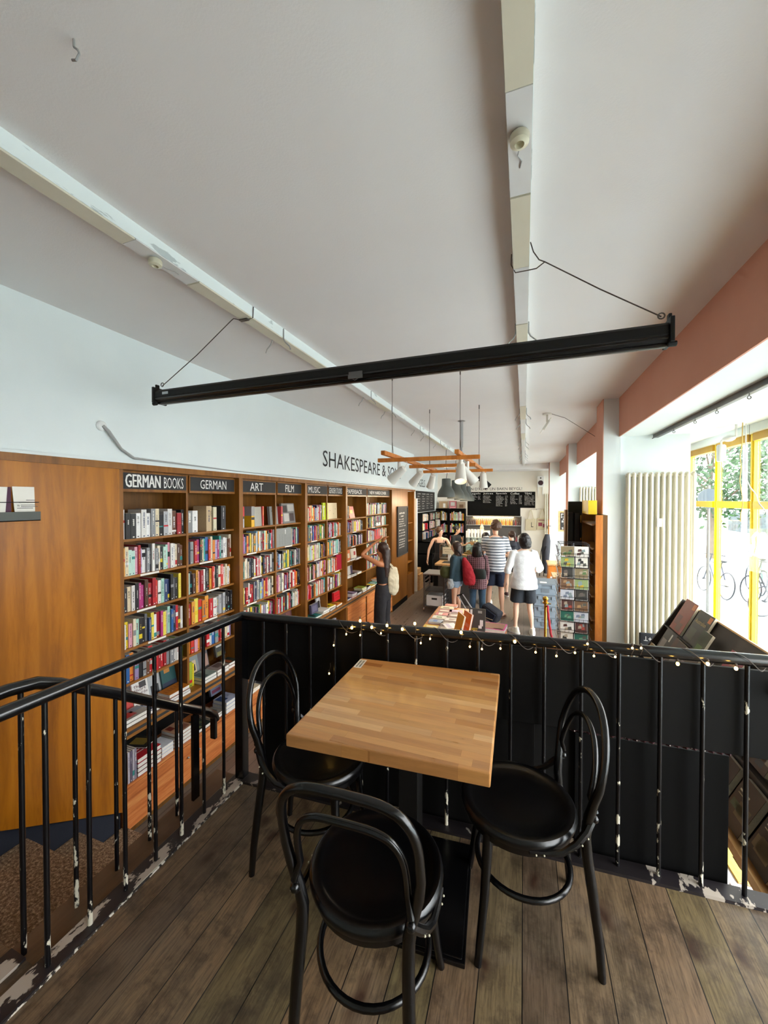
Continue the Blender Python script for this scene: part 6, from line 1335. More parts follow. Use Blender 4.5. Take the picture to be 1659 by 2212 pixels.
# acrylic sign with white neon curve in the window
t = thing('neon_sign', 'clear acrylic panel with white neon loops hanging in the yellow window', 'sign', (2.0, 4.6, 1.0))
c4 = [at(u, v, X=2.02) for u, v in ((1616, 1142), (1690, 1142), (1690, 1250), (1614, 1232))]
mb = MB(); mb.add([tuple(p_) for p_ in c4] + [tuple(p_ + Vector((.006, 0, 0))) for p_ in c4], [(0,1,2,3), (7,6,5,4), (0,4,5,1), (1,5,6,2), (2,6,7,3), (3,7,4,0)]); mb.build('acrylic_panel', MT['acrylic'], t)
mb = MB(); pts = [at(u, v, X=2.0) for u, v in ((1608, 1176), (1612, 1196), (1621, 1200), (1628, 1180), (1627, 1160), (1635, 1151), (1641, 1160), (1638, 1180), (1634, 1194), (1641, 1203), (1650, 1190), (1656, 1170))]
mb.tube([tuple(p_) for p_ in pts], .011, 8); mb.build('neon_tube', emit('neon', 'ffffff', 6.0), t, smooth=True)
mb = MB(); mb.tube([(2.02, c4[0].y, c4[0].z), (2.02, c4[0].y, 2.3)], .0015, 4); mb.tube([(2.02, c4[1].y, c4[1].z), (2.02, c4[1].y, 2.3)], .0015, 4); mb.build('hanging_wire', MT['wire'], t)
mb = MB(); c4 = [at(u, v, X=2.158) for u, v in ((1561, 1252), (1577, 1255), (1577, 1268), (1561, 1264))]; mb.quad(*[tuple(p_) for p_ in c4]); tag(mb.build('window_sticker', MT['canvas']), 'small beige paper stuck on the glass between the yellow mullions', 'sticker')
# ------------------------------------------------------------------ people
def skin_body(name, joints, edges, m_, parent, root='pelvis', sub=2):
    import bmesh
    me = bpy.data.meshes.new(name); bm = bmesh.new(); ly = bm.verts.layers.skin.verify(); V = {}
    for k, (p, r) in joints.items():
        v = bm.verts.new(p); v[ly].radius = (r, r) if not isinstance(r, tuple) else r; v[ly].use_root = (k == root); V[k] = v
    for a, b in edges: bm.edges.new((V[a], V[b]))
    bm.to_mesh(me); bm.free()
    o = bpy.data.objects.new(name, me); C.objects.link(o)
    sk = o.modifiers.new('skin', 'SKIN'); sk.use_smooth_shade = True; sk.branch_smoothing = .3
    s = o.modifiers.new('sub', 'SUBSURF'); s.levels = sub; s.render_levels = sub
    bpy.context.view_layer.update()
    ev = o.evaluated_get(bpy.context.evaluated_depsgraph_get()); m2 = bpy.data.meshes.new_from_object(ev)
    bpy.data.objects.remove(o); m2.materials.clear(); m2.materials.append(m_)
    m2.polygons.foreach_set('use_smooth', [True] * len(m2.polygons)); m2.polygons.foreach_set('material_index', [0] * len(m2.polygons))
    o = bpy.data.objects.new(name, m2); C.objects.link(o); o.parent = parent
    return o
def skinmat(name, a, b):
    m = plain(name, a, .55, var=.04); m.node_tree.nodes['Principled BSDF'].inputs['Subsurface Weight'].default_value = .08; m.node_tree.nodes['Principled BSDF'].inputs['Subsurface Scale'].default_value = .02; return m
skinmat('skin_light', 'e2b092', ''); skinmat('skin_pale', 'eec3a8', ''); skinmat('skin_tan', 'c8845a', '')
plain('hair_dark', '1c1412', .45, var=.2, scale=40); plain('hair_brown', '3a241a', .45, var=.2, scale=40); plain('hair_mid', '5a3c26', .5, var=.2, scale=40)

def fuse(o, vox=.012, it=6, amp=0.0, size=.12):
    """melt the overlapping pieces of a hairdo or garment into one soft surface"""
    for m_ in list(o.modifiers): o.modifiers.remove(m_)
    rm = o.modifiers.new('remesh', 'REMESH'); rm.mode = 'VOXEL'; rm.voxel_size = vox; rm.use_smooth_shade = True
    sm = o.modifiers.new('smooth', 'SMOOTH'); sm.factor = .6; sm.iterations = it
    if amp:
        tx = bpy.data.textures.new('folds', 'CLOUDS'); tx.noise_scale = size; dp = o.modifiers.new('folds', 'DISPLACE'); dp.texture = tx; dp.strength = amp; dp.mid_level = .5
    bpy.context.view_layer.update()
    m2 = bpy.data.meshes.new_from_object(o.evaluated_get(bpy.context.evaluated_depsgraph_get()))
    o.modifiers.clear(); o.data = m2
    return o
def person(label, x, y, face_deg, h, P):
    """P: pose and outfit.  local +y is where the person faces, +x their right-hand side mirrored by sign"""
    s = h / 1.75
    t = thing('person', label, 'person', (x, y, FZ + P.get('z', 0.0)), R(face_deg - 90)); t.scale = (s, s, s)
    lean = P.get('lean', 0.0)
    J = {'pelvis': ((0, 0, .95), (.135, .10)), 'waist': ((0, lean * .3, 1.10), (.115, .085)), 'chest': ((0, lean * .7, 1.30), (.145, .10)), 'top': ((0, lean, 1.41), (.10, .075)),
         'neck': ((0, lean + .01, 1.49), .050)}
    hx, hy = P.get('head', (0, .03)); hc = Vector((hx, lean + hy, 1.63))
    hdir = R(P.get('look', 0)); fx, fy = -math.sin(hdir), math.cos(hdir)
    J['jaw'] = ((hc.x + fx * .02, hc.y + fy * .02, 1.565), .060); J['skull'] = ((hc.x, hc.y - .0, 1.645), (.082, .092)); J['crown'] = ((hc.x - fx * .01, hc.y - fy * .01, 1.71), .062)
    J['nose'] = ((hc.x + fx * .098, hc.y + fy * .098, 1.612), .011); J['nose0'] = ((hc.x + fx * .075, hc.y + fy * .075, 1.618), .02)
    E_ = [('pelvis', 'waist'), ('waist', 'chest'), ('chest', 'top'), ('top', 'neck'), ('neck', 'jaw'), ('jaw', 'skull'), ('skull', 'crown'), ('skull', 'nose0'), ('nose0', 'nose')]
    arms = {}
    for sd, k in ((-1, 'l'), (1, 'r')):
        A = P.get('arm_' + k, {}); sh = (sd * .175, lean * .95 - .005, 1.415)
        el = A.get('elbow', (sd * .215, lean * .6 - .03, 1.13)); wr = A.get('wrist', (sd * .215, lean * .4 + .06, .89))
        hd = A.get('hand', tuple(Vector(wr) + (Vector(wr) - Vector(el)).normalized() * .075))
        J['sh' + k] = (sh, .050); J['ua' + k] = (tuple(Vector(sh).lerp(Vector(el), .5)), .044); J['el' + k] = (el, .036); J['fa' + k] = (tuple(Vector(el).lerp(Vector(wr), .4)), .034); J['wr' + k] = (wr, .023); J['pm' + k] = (hd, (.034, .020))
        E_ += [('top', 'sh' + k), ('sh' + k, 'ua' + k), ('ua' + k, 'el' + k), ('el' + k, 'fa' + k), ('fa' + k, 'wr' + k), ('wr' + k, 'pm' + k)]
        d_ = (Vector(hd) - Vector(wr)).normalized(); sdv = Vector(A.get('spread', (0, 1, 0))); sdv = (sdv - d_ * sdv.dot(d_)).normalized(); cu_ = d_.cross(sdv) * (-sd if A.get('curl', 1) > 0 else sd)
        for f_ in range(4):
            off = (f_ - 1.5) * .019; L_ = (.060, .070, .065, .05)[f_]; b0 = Vector(hd) + sdv * off + d_ * .02
            m1 = b0 + d_ * L_ * .55 + cu_ * .012; e1 = m1 + d_ * L_ * .35 + cu_ * .028
            J['f%s%d' % (k, f_)] = (tuple(m1), .0095); J['g%s%d' % (k, f_)] = (tuple(e1), .0075); E_ += [('pm' + k, 'f%s%d' % (k, f_)), ('f%s%d' % (k, f_), 'g%s%d' % (k, f_))]
        th_ = Vector(wr).lerp(Vector(hd), .5) + sdv * .045 + cu_ * .012; J['t' + k] = (tuple(th_), .012); J['u' + k] = (tuple(th_ + d_ * .035 + cu_ * .01), .0095); E_ += [('wr' + k, 't' + k), ('t' + k, 'u' + k)]
        arms[k] = (sh, el, wr)
    legs = {}
    for sd, k in ((-1, 'l'), (1, 'r')):
        G = P.get('leg_' + k, {}); hip = (sd * .088, 0, .90); kn = G.get('knee', (sd * .105, .02, .50)); an = G.get('ankle', (sd * .115, -.02, .085))
        fa = R(G.get('foot', sd * -12)); toe = (an[0] - math.sin(fa) * .13, an[1] + math.cos(fa) * .13, an[2] - .058)
        J['hp' + k] = (hip, .085); J['th' + k] = (tuple(Vector(hip).lerp(Vector(kn), .5)), .074); J['kn' + k] = (kn, .050); J['cf' + k] = (tuple(Vector(kn).lerp(Vector(an), .33) + Vector((0, -.012, 0))), .053); J['sn' + k] = (tuple(Vector(kn).lerp(Vector(an), .75)), .033); J['an' + k] = (an, .032); J['to' + k] = (toe, .028)
        J['he' + k] = ((an[0] + math.sin(fa) * .035, an[1] - math.cos(fa) * .035, an[2] - .045), .026)
        E_ += [('pelvis', 'hp' + k), ('hp' + k, 'th' + k), ('th' + k, 'kn' + k), ('kn' + k, 'cf' + k), ('cf' + k, 'sn' + k), ('sn' + k, 'an' + k), ('an' + k, 'to' + k), ('an' + k, 'he' + k)]
        legs[k] = (hip, kn, an, toe, fa)
    body = skin_body('body', J, E_, MT[P.get('skin', 'skin_light')], t)
    # face
    if P.get('face'):
        mb = MB(); sx_, sy_ = math.cos(hdir), math.sin(hdir)
        for e_ in (-1, 1): mb.ball((hc.x + fx * .083 + e_ * sx_ * .031, hc.y + fy * .083 + e_ * sy_ * .031, 1.638), .009, 5)
        mb.build('eyes', MT['hair_dark'], body, local=True)
        mb = MB(); mb.ball((hc.x + fx * .078, hc.y + fy * .078, 1.575), .018, 5, sz=.35); mb.build('mouth', plain('lips', 'a8504c', .5) if 'lips' not in MT else MT['lips'], body, smooth=True, local=True)
    for e_ in (-1, 1):
        if P.get('ears'):
            mb = MB(); mb.ball((hc.x + e_ * math.cos(hdir) * .088, hc.y + e_ * math.sin(hdir) * .088, 1.625), .026, 5, sx=.4, sy=.7); mb.build('ear', MT[P.get('skin', 'skin_light')], body, smooth=True, local=True)
    # hair
    hm = MT[P.get('hair', 'hair_dark')]; st_ = P.get('style', 'short'); mb = MB(); bx_, by_ = hc.x - fx * .036, hc.y - fy * .036
    mb.ball((bx_, by_, 1.672), .1, 8, sx=.98, sy=1.0, sz=.98)
    if st_ == 'long': mb.loft([(bx_ - fx*.05, by_ - fy*.05, 1.66, .09, .075), (bx_ - fx*.07, by_ - fy*.07, 1.50, .095, .06), (bx_ - fx*.08, by_ - fy*.08, 1.34, .10, .045), (bx_ - fx*.07, by_ - fy*.07, 1.20, .08, .035), (bx_ - fx*.06, by_ - fy*.06, 1.10, .03, .015)], 14)
    if st_ == 'shoulder': mb.loft([(bx_ - fx*.02, by_ - fy*.02, 1.67, .105, .10), (bx_ - fx*.035, by_ - fy*.035, 1.57, .115, .095), (bx_ - fx*.04, by_ - fy*.04, 1.47, .12, .085), (bx_ - fx*.04, by_ - fy*.04, 1.40, .095, .06)], 14)
    if st_ == 'bob': mb.loft([(bx_ - fx*.01, by_ - fy*.01, 1.68, .104, .104), (bx_ - fx*.025, by_ - fy*.025, 1.60, .108, .092), (bx_ - fx*.035, by_ - fy*.035, 1.53, .095, .07), (bx_ - fx*.03, by_ - fy*.03, 1.49, .06, .045)], 14)
    if st_ in ('bun', 'pony'):
        mb.ball((bx_ - fx * .10, by_ - fy * .10, 1.69 if st_ == 'bun' else 1.66), .045, 6)
        if st_ == 'pony': mb.tube([(bx_ - fx*.10, by_ - fy*.10, 1.66), (bx_ - fx*.14, by_ - fy*.14, 1.58), (bx_ - fx*.13, by_ - fy*.13, 1.46)], [.03, .035, .012], 8)
    if st_ == 'short': mb.ball((bx_ - fx*.012, by_ - fy*.012, 1.65), .094, 7, sz=.85); mb.ball((bx_ + fx*.03, by_ + fy*.03, 1.715), .07, 6)
    fuse(mb.build('hair', hm, body, smooth=True, local=True), .011, 6 if st_ == 'short' else 8, .024 if st_ == 'short' else .012, .03 if st_ == 'short' else .022)
    # clothes
    def torso(name, z0, z1, gx, gy, m_, flare=0.0, sleeves=None, cuff=None, col=None, straps=False):
        mb = MB(); secs = []; prof = [(.78, .175, .135), (.88, .175, .135), (.95, .172, .13), (1.08, .15, .115), (1.20, .155, .118), (1.32, .170, .125), (1.40, .165, .112), (1.445, .115, .085), (1.475, .066, .060)]
        n_ = 18
        for k in range(n_ + 1):
            z = z0 + (z1 - z0) * k / n_
            for (za, xa, ya), (zb, xb, yb) in zip(prof, prof[1:]):
                if za <= z <= zb + 1e-6: q_ = (z - za) / (zb - za); rx, ry = xa + (xb - xa) * q_, ya + (yb - ya) * q_; break
            else: rx, ry = prof[0][1:] if z < prof[0][0] else prof[-1][1:]
            fl = flare * max(0, (1.3 - z)) ; cy = lean * max(0, min(1, (z - .95) / .46)); wob = .004 * math.sin(k * 2.1)
            secs.append((wob, cy, z, rx * gx + fl + abs(wob), ry * gy + fl))
        mb.loft(secs, 22, 0)
        if sleeves:
            for k in ('l', 'r'):
                sh, el, wr = [Vector(a_) for a_ in arms[k]]; top = sh + Vector((0, 0, .005)); sd = -1 if k == 'l' else 1
                st0 = Vector((sh.x * .72, sh.y, sh.z + .005)); r0 = .062 * gx
                if sleeves == 'short': pts = [st0, top, sh.lerp(el, .35), sh.lerp(el, .72)]; rr_ = [r0, r0, .062 * gx, .066 * gx]
                elif sleeves == 'elbow': pts = [st0, top, sh.lerp(el, .5), el, el.lerp(wr, .25)]; rr_ = [r0, r0, .058 * gx, .056 * gx, .058 * gx]
                else: pts = [st0, top, sh.lerp(el, .5), el, el.lerp(wr, .5), el.lerp(wr, .92)]; rr_ = [r0, r0, .055 * gx, .050 * gx, .044 * gx, .038 * gx]
                mb.tube(pts, rr_, 12)
        return fuse(mb.build(name, m_, t, smooth=True, local=True), .013, 6, .035, .28)
    def pants(name, zl, m_, loose=1.12, length='shorts'):
        mb = MB(); mb.loft([(0, 0, .80, .165 * loose, .125 * loose), (0, 0, .90, .172 * loose, .132 * loose), (0, 0, 1.0, .158 * loose, .12 * loose), (0, 0, 1.06, .138 * loose, .108 * loose)], 18)
        for k in ('l', 'r'):
            hip, kn, an, toe, fa = legs[k]; hip, kn, an = Vector(hip), Vector(kn), Vector(an)
            if length == 'shorts': pts = [hip + Vector((0, 0, -.02)), hip.lerp(kn, .4), hip.lerp(kn, zl)]; rr_ = [.10 * loose, .096 * loose, .094 * loose * (1.0 + .08 * (loose > 1.1))]
            elif length == 'wide': pts = [hip + Vector((0, 0, -.02)), hip.lerp(kn, .5), kn, kn.lerp(an, .5), an + Vector((0, 0, -.03))]; rr_ = [.10 * loose, .105 * loose, .10 * loose, .10 * loose, .105 * loose]
            else: pts = [hip + Vector((0, 0, -.02)), hip.lerp(kn, .5), kn, kn.lerp(an, .5), an + Vector((0, 0, -.01))]; rr_ = [.10 * loose, .088 * loose, .072 * loose, .068 * loose, .064 * loose]
            mb.tube(pts, rr_, 14)
        return fuse(mb.build(name, m_, t, smooth=True, local=True), .013, 6, .02, .2)
    def shoes(m_, sole=None, kind='sneaker'):
        for k in ('l', 'r'):
            hip, kn, an, toe, fa = legs[k]; M = Matrix.Translation((an[0], an[1], an[2] - .085)) @ Matrix.Rotation(fa, 4, 'Z')
            mb = MB()
            if kind == 'sneaker':
                mb.loft([(0, .045, .022, .048, .135), (0, .04, .05, .046, .125), (0, .012, .075, .040, .085), (0, -.01, .11, .040, .050)], 16, 0, M=M); mb.loft([(0, .045, .0, .050, .142), (0, .045, .024, .052, .144)], 16, 1, M=M)
                mb.build('shoe', [m_, sole or MT['white_plastic']], t, smooth=True, local=True)
            else:
                mb.loft([(0, .045, .0, .050, .140), (0, .045, .018, .050, .140)], 16, 0, M=M); mb.tube([M @ Vector((-.045, .06, .02)), M @ Vector((0, .11, .06)), M @ Vector((.045, .06, .02))], .008, 6)
                mb.build('flip_flop', m_, t, smooth=True, local=True)
    P['dress'](torso, pants, shoes, t, J, legs, arms)
    return t
def fabric(name, col, rough=.85, stripes=None, checks=None):
    m, nt, N, L, PP = nm(name); v = coords(N, L)
    base = ramp(N, L, noise(N, L, v, 30, 3), [(0.3, tuple(x * .86 for x in lin(col)[:3]) + (1,)), (0.7, lin(col))])
    if stripes:
        wv = N.new('ShaderNodeTexWave'); wv.bands_direction = 'Z'; wv.inputs['Scale'].default_value = stripes[1]; wv.inputs['Distortion'].default_value = .6; wv.inputs['Detail Scale'].default_value = 2; L.new(v, wv.inputs['Vector'])
        base = mix(N, L, ramp(N, L, wv.outputs['Fac'], [(.42, (0,0,0,1)), (.55, (1,1,1,1))]), base, lin(stripes[0]))
    if checks:
        for d_ in ('X', 'Z'):
            wv = N.new('ShaderNodeTexWave'); wv.bands_direction = d_; wv.inputs['Scale'].default_value = checks[1]; L.new(v, wv.inputs['Vector'])
            base = mix(N, L, ramp(N, L, wv.outputs['Fac'], [(.80, (0,0,0,1)), (.92, (.6,.6,.6,1))]), base, lin(checks[0]))
    L.new(base, PP.inputs['Base Color']); PP.inputs['Roughness'].default_value = rough
    bump(N, L, PP, noise(N, L, v, 9, 3), .5, .02); MT[name] = m; return m
fabric('f_black', '18181b'); fabric('f_navy', '1a2338'); fabric('f_white', 'f2f4f6'); fabric('f_stripe', 'dfe2e4', stripes=('6a7078', 6.2)); fabric('f_plaid', '5e3a40', checks=('a88488', 7.0)); fabric('f_denim', '44607a')
fabric('f_teal', '2e4550'); fabric('f_red', 'a81826'); fabric('f_olive', '4a4e28'); fabric('f_grey', 'b4b8ba'); fabric('f_dark', '2a2d36'); fabric('f_short', '20262e'); fabric('f_lightdenim', '9ab0c4')
def bag_mesh(name, secs, m_, t, parent=None, rot=None):
    mb = MB(); mb.loft(secs, 16, M=rot); o = mb.build(name, m_, t, smooth=True, local=True); s_ = o.modifiers.new('soft', 'SUBSURF'); s_.levels = 1; s_.render_levels = 1; return o

# woman with long hair at the bookcases, arms raised behind her head
def d1(torso, pants, shoes, t, J, legs, arms):
    mb = MB(); mb.loft([(0, 0, 1.08, .128, .100), (0, 0, 1.20, .138, .108), (0, 0, 1.30, .150, .115), (0, 0, 1.36, .140, .105)], 18)
    for sd in (-1, 1): mb.tube([(sd*.10, .06, 1.34), (sd*.10, .03, 1.45), (sd*.09, -.06, 1.44), (sd*.05, -.10, 1.33)], .014, 6)
    mb.build('tank_top', MT['f_black'], t, smooth=True, local=True); pants('trousers', 0, MT['f_dark_pant'], 1.02, 'wide'); shoes(MT['f_black'])
fabric('f_dark_pant', '242226')
p = at(822, 1200, X=-2.25)
person('person in black tank top and black trousers, long brown hair, hands raised by bookcases', -2.22, 6.05, 178, 1.74,
    dict(skin='skin_tan', hair='hair_brown', style='long', look=-8, dress=d1,
    arm_l=dict(elbow=(-.20, .30, 1.56), wrist=(-.06, .14, 1.74), hand=(-.02, .06, 1.80), spread=(1, 0, 0)), arm_r=dict(elbow=(.27, .16, 1.60), wrist=(.09, .05, 1.76), hand=(.03, .0, 1.82), spread=(1, 0, 0))))
t = thing('tote_bag', 'cream cloth tote bag hanging from the shoulder of the long-haired person at the bookcases', 'bag', (-1.98, 6.2, .0), group=None)
mb = MB(); M_ = Matrix.Translation((-2.05, 6.10, .0)) @ Matrix.Rotation(R(50), 4, 'Z') @ Matrix.Diagonal((.68, .8, 1, 1))
mb.loft([(0, 0, -.02, .05, .02), (0, 0, .04, .15, .05), (0, 0, .25, .165, .06), (0, 0, .42, .12, .03), (0, 0, .46, .09, .015)], 14, M=M_); fuse(mb.build('bag_body', MT['canvas'], t, smooth=True), .010, 5, .025, .09)
mb = MB(); mb.tube([(-2.05, 6.06, .43), (-2.10, 6.04, .52), (-2.17, 6.02, .60)], .010, 6); mb.tube([(-2.05, 6.14, .43), (-2.10, 6.10, .5), (-2.17, 6.08, .58)], .010, 6); mb.build('handle', MT['canvas'], t, smooth=True)

# the queue
def d2(torso, pants, shoes, t, J, legs, arms):
    torso('shirt', .80, 1.475, 1.10, 1.12, MT['f_white'], .07, 'elbow'); pants('shorts', .86, MT['f_short'], 1.14); shoes(plain('cream_shoe', 'e8e4d6', .7))
person('person in loose white shirt and dark shorts with dark bobbed hair, seen from behind', 0.0, 7.5, 100, 1.84,
    dict(skin='skin_pale', hair='hair_dark', style='bob', look=28, head=(-.01, .03), dress=d2, leg_l=dict(ankle=(-.13, .02, .085), knee=(-.12, .03, .5), foot=38), leg_r=dict(ankle=(.15, -.01, .085), foot=-8),
    arm_l=dict(elbow=(-.27, -.05, 1.13), wrist=(-.30, .04, .90)), arm_r=dict(elbow=(.28, .02, 1.14), wrist=(.20, .22, 1.05))))
def d3(torso, pants, shoes, t, J, legs, arms):
    torso('striped_tshirt', .84, 1.475, 1.10, 1.12, MT['f_stripe'], .02, 'short'); pants('shorts', .82, MT['f_navy'], 1.08); shoes(MT['f_denimsole'], kind='flip')
fabric('f_denimsole', '6a4a34')
person('tall person in grey and white striped t-shirt, navy shorts and flip-flops, seen from behind', -.56, 8.40, 95, 2.02,
    dict(skin='skin_light', hair='hair_mid', style='short', look=15, ears=True, head=(.0, .02), dress=d3, leg_l=dict(ankle=(-.14, .02, .085)), leg_r=dict(ankle=(.12, -.05, .085), foot=-20), arm_l=dict(elbow=(-.24, .08, 1.14), wrist=(-.16, .28, 1.16)), arm_r=dict(elbow=(.24, .06, 1.12), wrist=(.18, .26, 1.08))))
def d4(torso, pants, shoes, t, J, legs, arms):
    torso('plaid_shirt', .70, 1.475, 1.12, 1.16, MT['f_plaid'], .02, 'long'); pants('jeans', 0, MT['f_denim'], 1.05, 'long'); shoes(MT['f_black'])
person('person in a maroon checked shirt and blue jeans with dark wavy hair, seen from behind', -.90, 8.15, 95, 1.58, dict(skin='skin_light', hair='hair_dark', style='shoulder', look=-10, dress=d4))
t = thing('crossbody_bag', 'small dark green-black bag on the back of the person in the checked shirt', 'bag', (-.86, 7.98, .1))
mb = MB(); M_ = Matrix.Translation((-.84, 7.97, -.02)); mb.loft([(0, 0, -.0, .11, .04), (0, 0, .03, .13, .05), (0, 0, .15, .13, .05), (0, 0, .2, .10, .03)], 14, M=M_); mb.build('bag_body', plain('bottle_green', '2a322e', .7), t, smooth=True)
mb = MB(); mb.tube([(-.73, 7.97, .12), (-.72, 8.0, .35), (-.80, 8.06, .52)], .009, 6); mb.build('strap', MT['black_matte'], t, smooth=True)
def d5(torso, pants, shoes, t, J, legs, arms):
    torso('jacket', .88, 1.475, 1.10, 1.14, MT['f_teal'], .01, 'long'); pants('shorts', .35, MT['f_lightdenim'], 1.05); shoes(MT['f_lightdenim'])
person('person in dark teal jacket and denim shorts, dark shoulder-length hair, facing left', -1.30, 7.95, 168, 1.60,
    dict(skin='skin_light', hair='hair_brown', style='shoulder', look=12, face=True, head=(.0, .04), dress=d5, arm_l=dict(elbow=(-.22, .02, 1.13), wrist=(-.20, .06, .89)), leg_l=dict(ankle=(-.10, .04, .085)), leg_r=dict(ankle=(.10, -.04, .085))))
t = thing('red_backpack', 'bright red soft backpack between the teal-jacket and checked-shirt people', 'backpack', (-1.12, 7.80, .2))
mb = MB(); M_ = Matrix.Translation((-1.08, 7.86, -.08)); mb.loft([(.05, 0, -.06, .085, .07), (.055, 0, -.02, .12, .10), (.04, 0, .12, .125, .11), (.01, 0, .30, .10, .09), (-.03, 0, .42, .07, .06), (-.06, 0, .50, .035, .035)], 18, M=M_); fuse(mb.build('bag_body', MT['f_red'], t, smooth=True), .014, 6, .03, .08)
mb = MB(); mb.tube([(-1.18, 7.80, .46), (-1.24, 7.80, .54), (-1.30, 7.88, .55)], .014, 6); mb.build('strap', MT['f_black'], t, smooth=True)
t = thing('belt_bag', 'olive green round bag at the front of the person in the teal jacket', 'bag', (-1.50, 7.85, .05))
mb = MB(); M_ = Matrix.Translation((-1.50, 7.84, -.02)); mb.loft([(0, 0, 0, .06, .05), (0, 0, .05, .12, .09), (0, 0, .15, .13, .10), (0, 0, .24, .08, .06)], 16, M=M_); fuse(mb.build('bag_body', MT['f_olive'], t, smooth=True), .012, 6, .015, .08)
t = thing('tied_cloth', 'pale grey cloth hanging at the hip below the olive bag', 'cloth', (-1.40, 7.78, -.15))
mb = MB(); M_ = Matrix.Translation((-1.40, 7.76, -.22)); mb.loft([(0, 0, 0, .05, .02), (.01, 0, .08, .08, .04), (0, 0, .2, .05, .03)], 12, M=M_); fuse(mb.build('cloth_body', MT['f_grey'], t, smooth=True), .010, 5, .03, .05)
def d6(torso, pants, shoes, t, J, legs, arms):
    torso('hooded_jacket', .86, 1.475, 1.14, 1.16, MT['f_dark'], .015, 'long'); mb = MB(); mb.loft([(0, -.10, 1.30, .08, .03), (0, -.12, 1.38, .12, .06), (0, -.09, 1.46, .12, .07), (0, -.06, 1.50, .09, .05)], 14); mb.build('hood', MT['f_dark'], t, smooth=True, local=True)
    pants('shorts', .62, MT['f_black'], 1.04); shoes(plain('maroon_shoe', '4a2c30', .6))
person('person in dark hooded jacket and short black shorts with tied hair, farther up the queue', -.30, 10.35, 100, 1.66, dict(skin='skin_pale', hair='hair_brown', style='pony', look=25, dress=d6))
def d7(torso, pants, shoes, t, J, legs, arms):
    torso('blue_top', .86, 1.475, 1.10, 1.12, MT['f_lightdenim'], .01, 'short'); pants('shorts', .7, MT['f_grey'], 1.05); shoes(MT['cream_shoe'])
person('dark-haired person mostly hidden behind the striped t-shirt, at the head of the queue', -.86, 9.4, 100, 1.68, dict(skin='skin_tan', hair='hair_dark', style='bob', look=15, dress=d7))
# staff
def d8(torso, pants, shoes, t, J, legs, arms):
    mb = MB(); mb.loft([(0, 0, 1.04, .135, .105), (0, 0, 1.15, .135, .105), (0, .008, 1.27, .150, .120), (0, .01, 1.33, .145, .112)], 18)
    for sd in (-1, 1): mb.tube([(sd*.085, .105, 1.32), (sd*.095, .075, 1.40), (sd*.10, .0, 1.455), (sd*.09, -.08, 1.40)], .006, 6)
    mb.build('strappy_top', MT['f_black'], t, smooth=True, local=True); pants('trousers', 0, MT['f_black'], 1.05, 'long'); shoes(MT['f_black'])
person('staff person in black strappy top with tied-back hair behind the counter, looking right', -2.10, 10.15, -78, 1.74,
    dict(skin='skin_pale', hair='hair_mid', style='bun', look=58, face=True, head=(.0, .03), dress=d8, arm_l=dict(elbow=(-.30, .06, 1.16), wrist=(-.33, .20, .93)), arm_r=dict(elbow=(.30, .05, 1.14), wrist=(.33, .14, .90))))
def d9(torso, pants, shoes, t, J, legs, arms):
    torso('black_tshirt', .86, 1.475, 1.12, 1.14, MT['f_black'], .01, 'short'); pants('trousers', 0, MT['f_black'], 1.05, 'long'); shoes(MT['f_black'])
person('staff person in black t-shirt with dark tied-up hair, bent over work behind counter', -2.02, 11.6, -20, 1.68,
    dict(skin='skin_light', hair='hair_dark', style='bun', look=10, ears=True, face=True, lean=.12, head=(0, .06), dress=d9, arm_l=dict(elbow=(-.22, .18, 1.12), wrist=(-.10, .38, 1.18)), arm_r=dict(elbow=(.22, .18, 1.12), wrist=(.10, .38, 1.16))))
# suitcase with a black backpack on it
t = thing('trolley_case_handle', 'silver telescopic handle of a wheeled bag held by the teal-jacket person', 'trolley handle', (-1.1, 7.4, FZ))
a1, b1 = at(990, 1287, Y=7.75), at(1010, 1322, Y=7.35); a2, b2 = at(999, 1283, Y=7.75), at(1022, 1318, Y=7.35)
low = Vector((0, 0, -.16))
mb = MB(); mb.tube([tuple(a1), tuple(b1)], .011, 6); mb.tube([tuple(a2), tuple(b2)], .011, 6); mb.build('tube_pair', MT['alu'], t, smooth=True)
mb = MB(); mb.tube([tuple(a1 + Vector((-.02, 0, 0))), tuple(a2 + Vector((.02, 0, .01)))], .016, 8); mb.build('grip', MT['black_matte'], t, smooth=True)
mb = MB(); c_ = (b1 + b2) / 2; mb.box(c_.x - .12, c_.x + .2, 7.2, 7.42, FZ + .05, c_.z); mb.build('bag_body', MT['f_dark'], t, bevel=.02)
t = thing('black_rucksack', 'black and grey rucksack with pale trim lying on the floor past the display table', 'backpack', (-.60, 7.95, FZ))
M_ = Matrix.Translation((-.60, 7.95, FZ + .19)) @ Matrix.Rotation(R(-28), 4, 'Z') @ Matrix.Rotation(R(24), 4, 'Y')
mb = MB(); mb.box(-.20, .18, -.13, .13, -.12, .13, M=M_); mb.build('bag_body', MT['f_dark'], t, bevel=.05)
mb = MB(); mb.box(-.08, .15, -.150, -.12, -.10, .09, M=M_); mb.build('front_pocket', MT['f_navy'], t, bevel=.02)
mb = MB(); mb.tube([M_ @ Vector((-.12, -.145, -.08)), M_ @ Vector((-.11, -.145, .05))], .008, 6); mb.tube([M_ @ Vector((.0, -.155, -.07)), M_ @ Vector((.14, -.155, -.02))], .007, 6); mb.build('pale_trim', MT['canvas'], t, smooth=True)

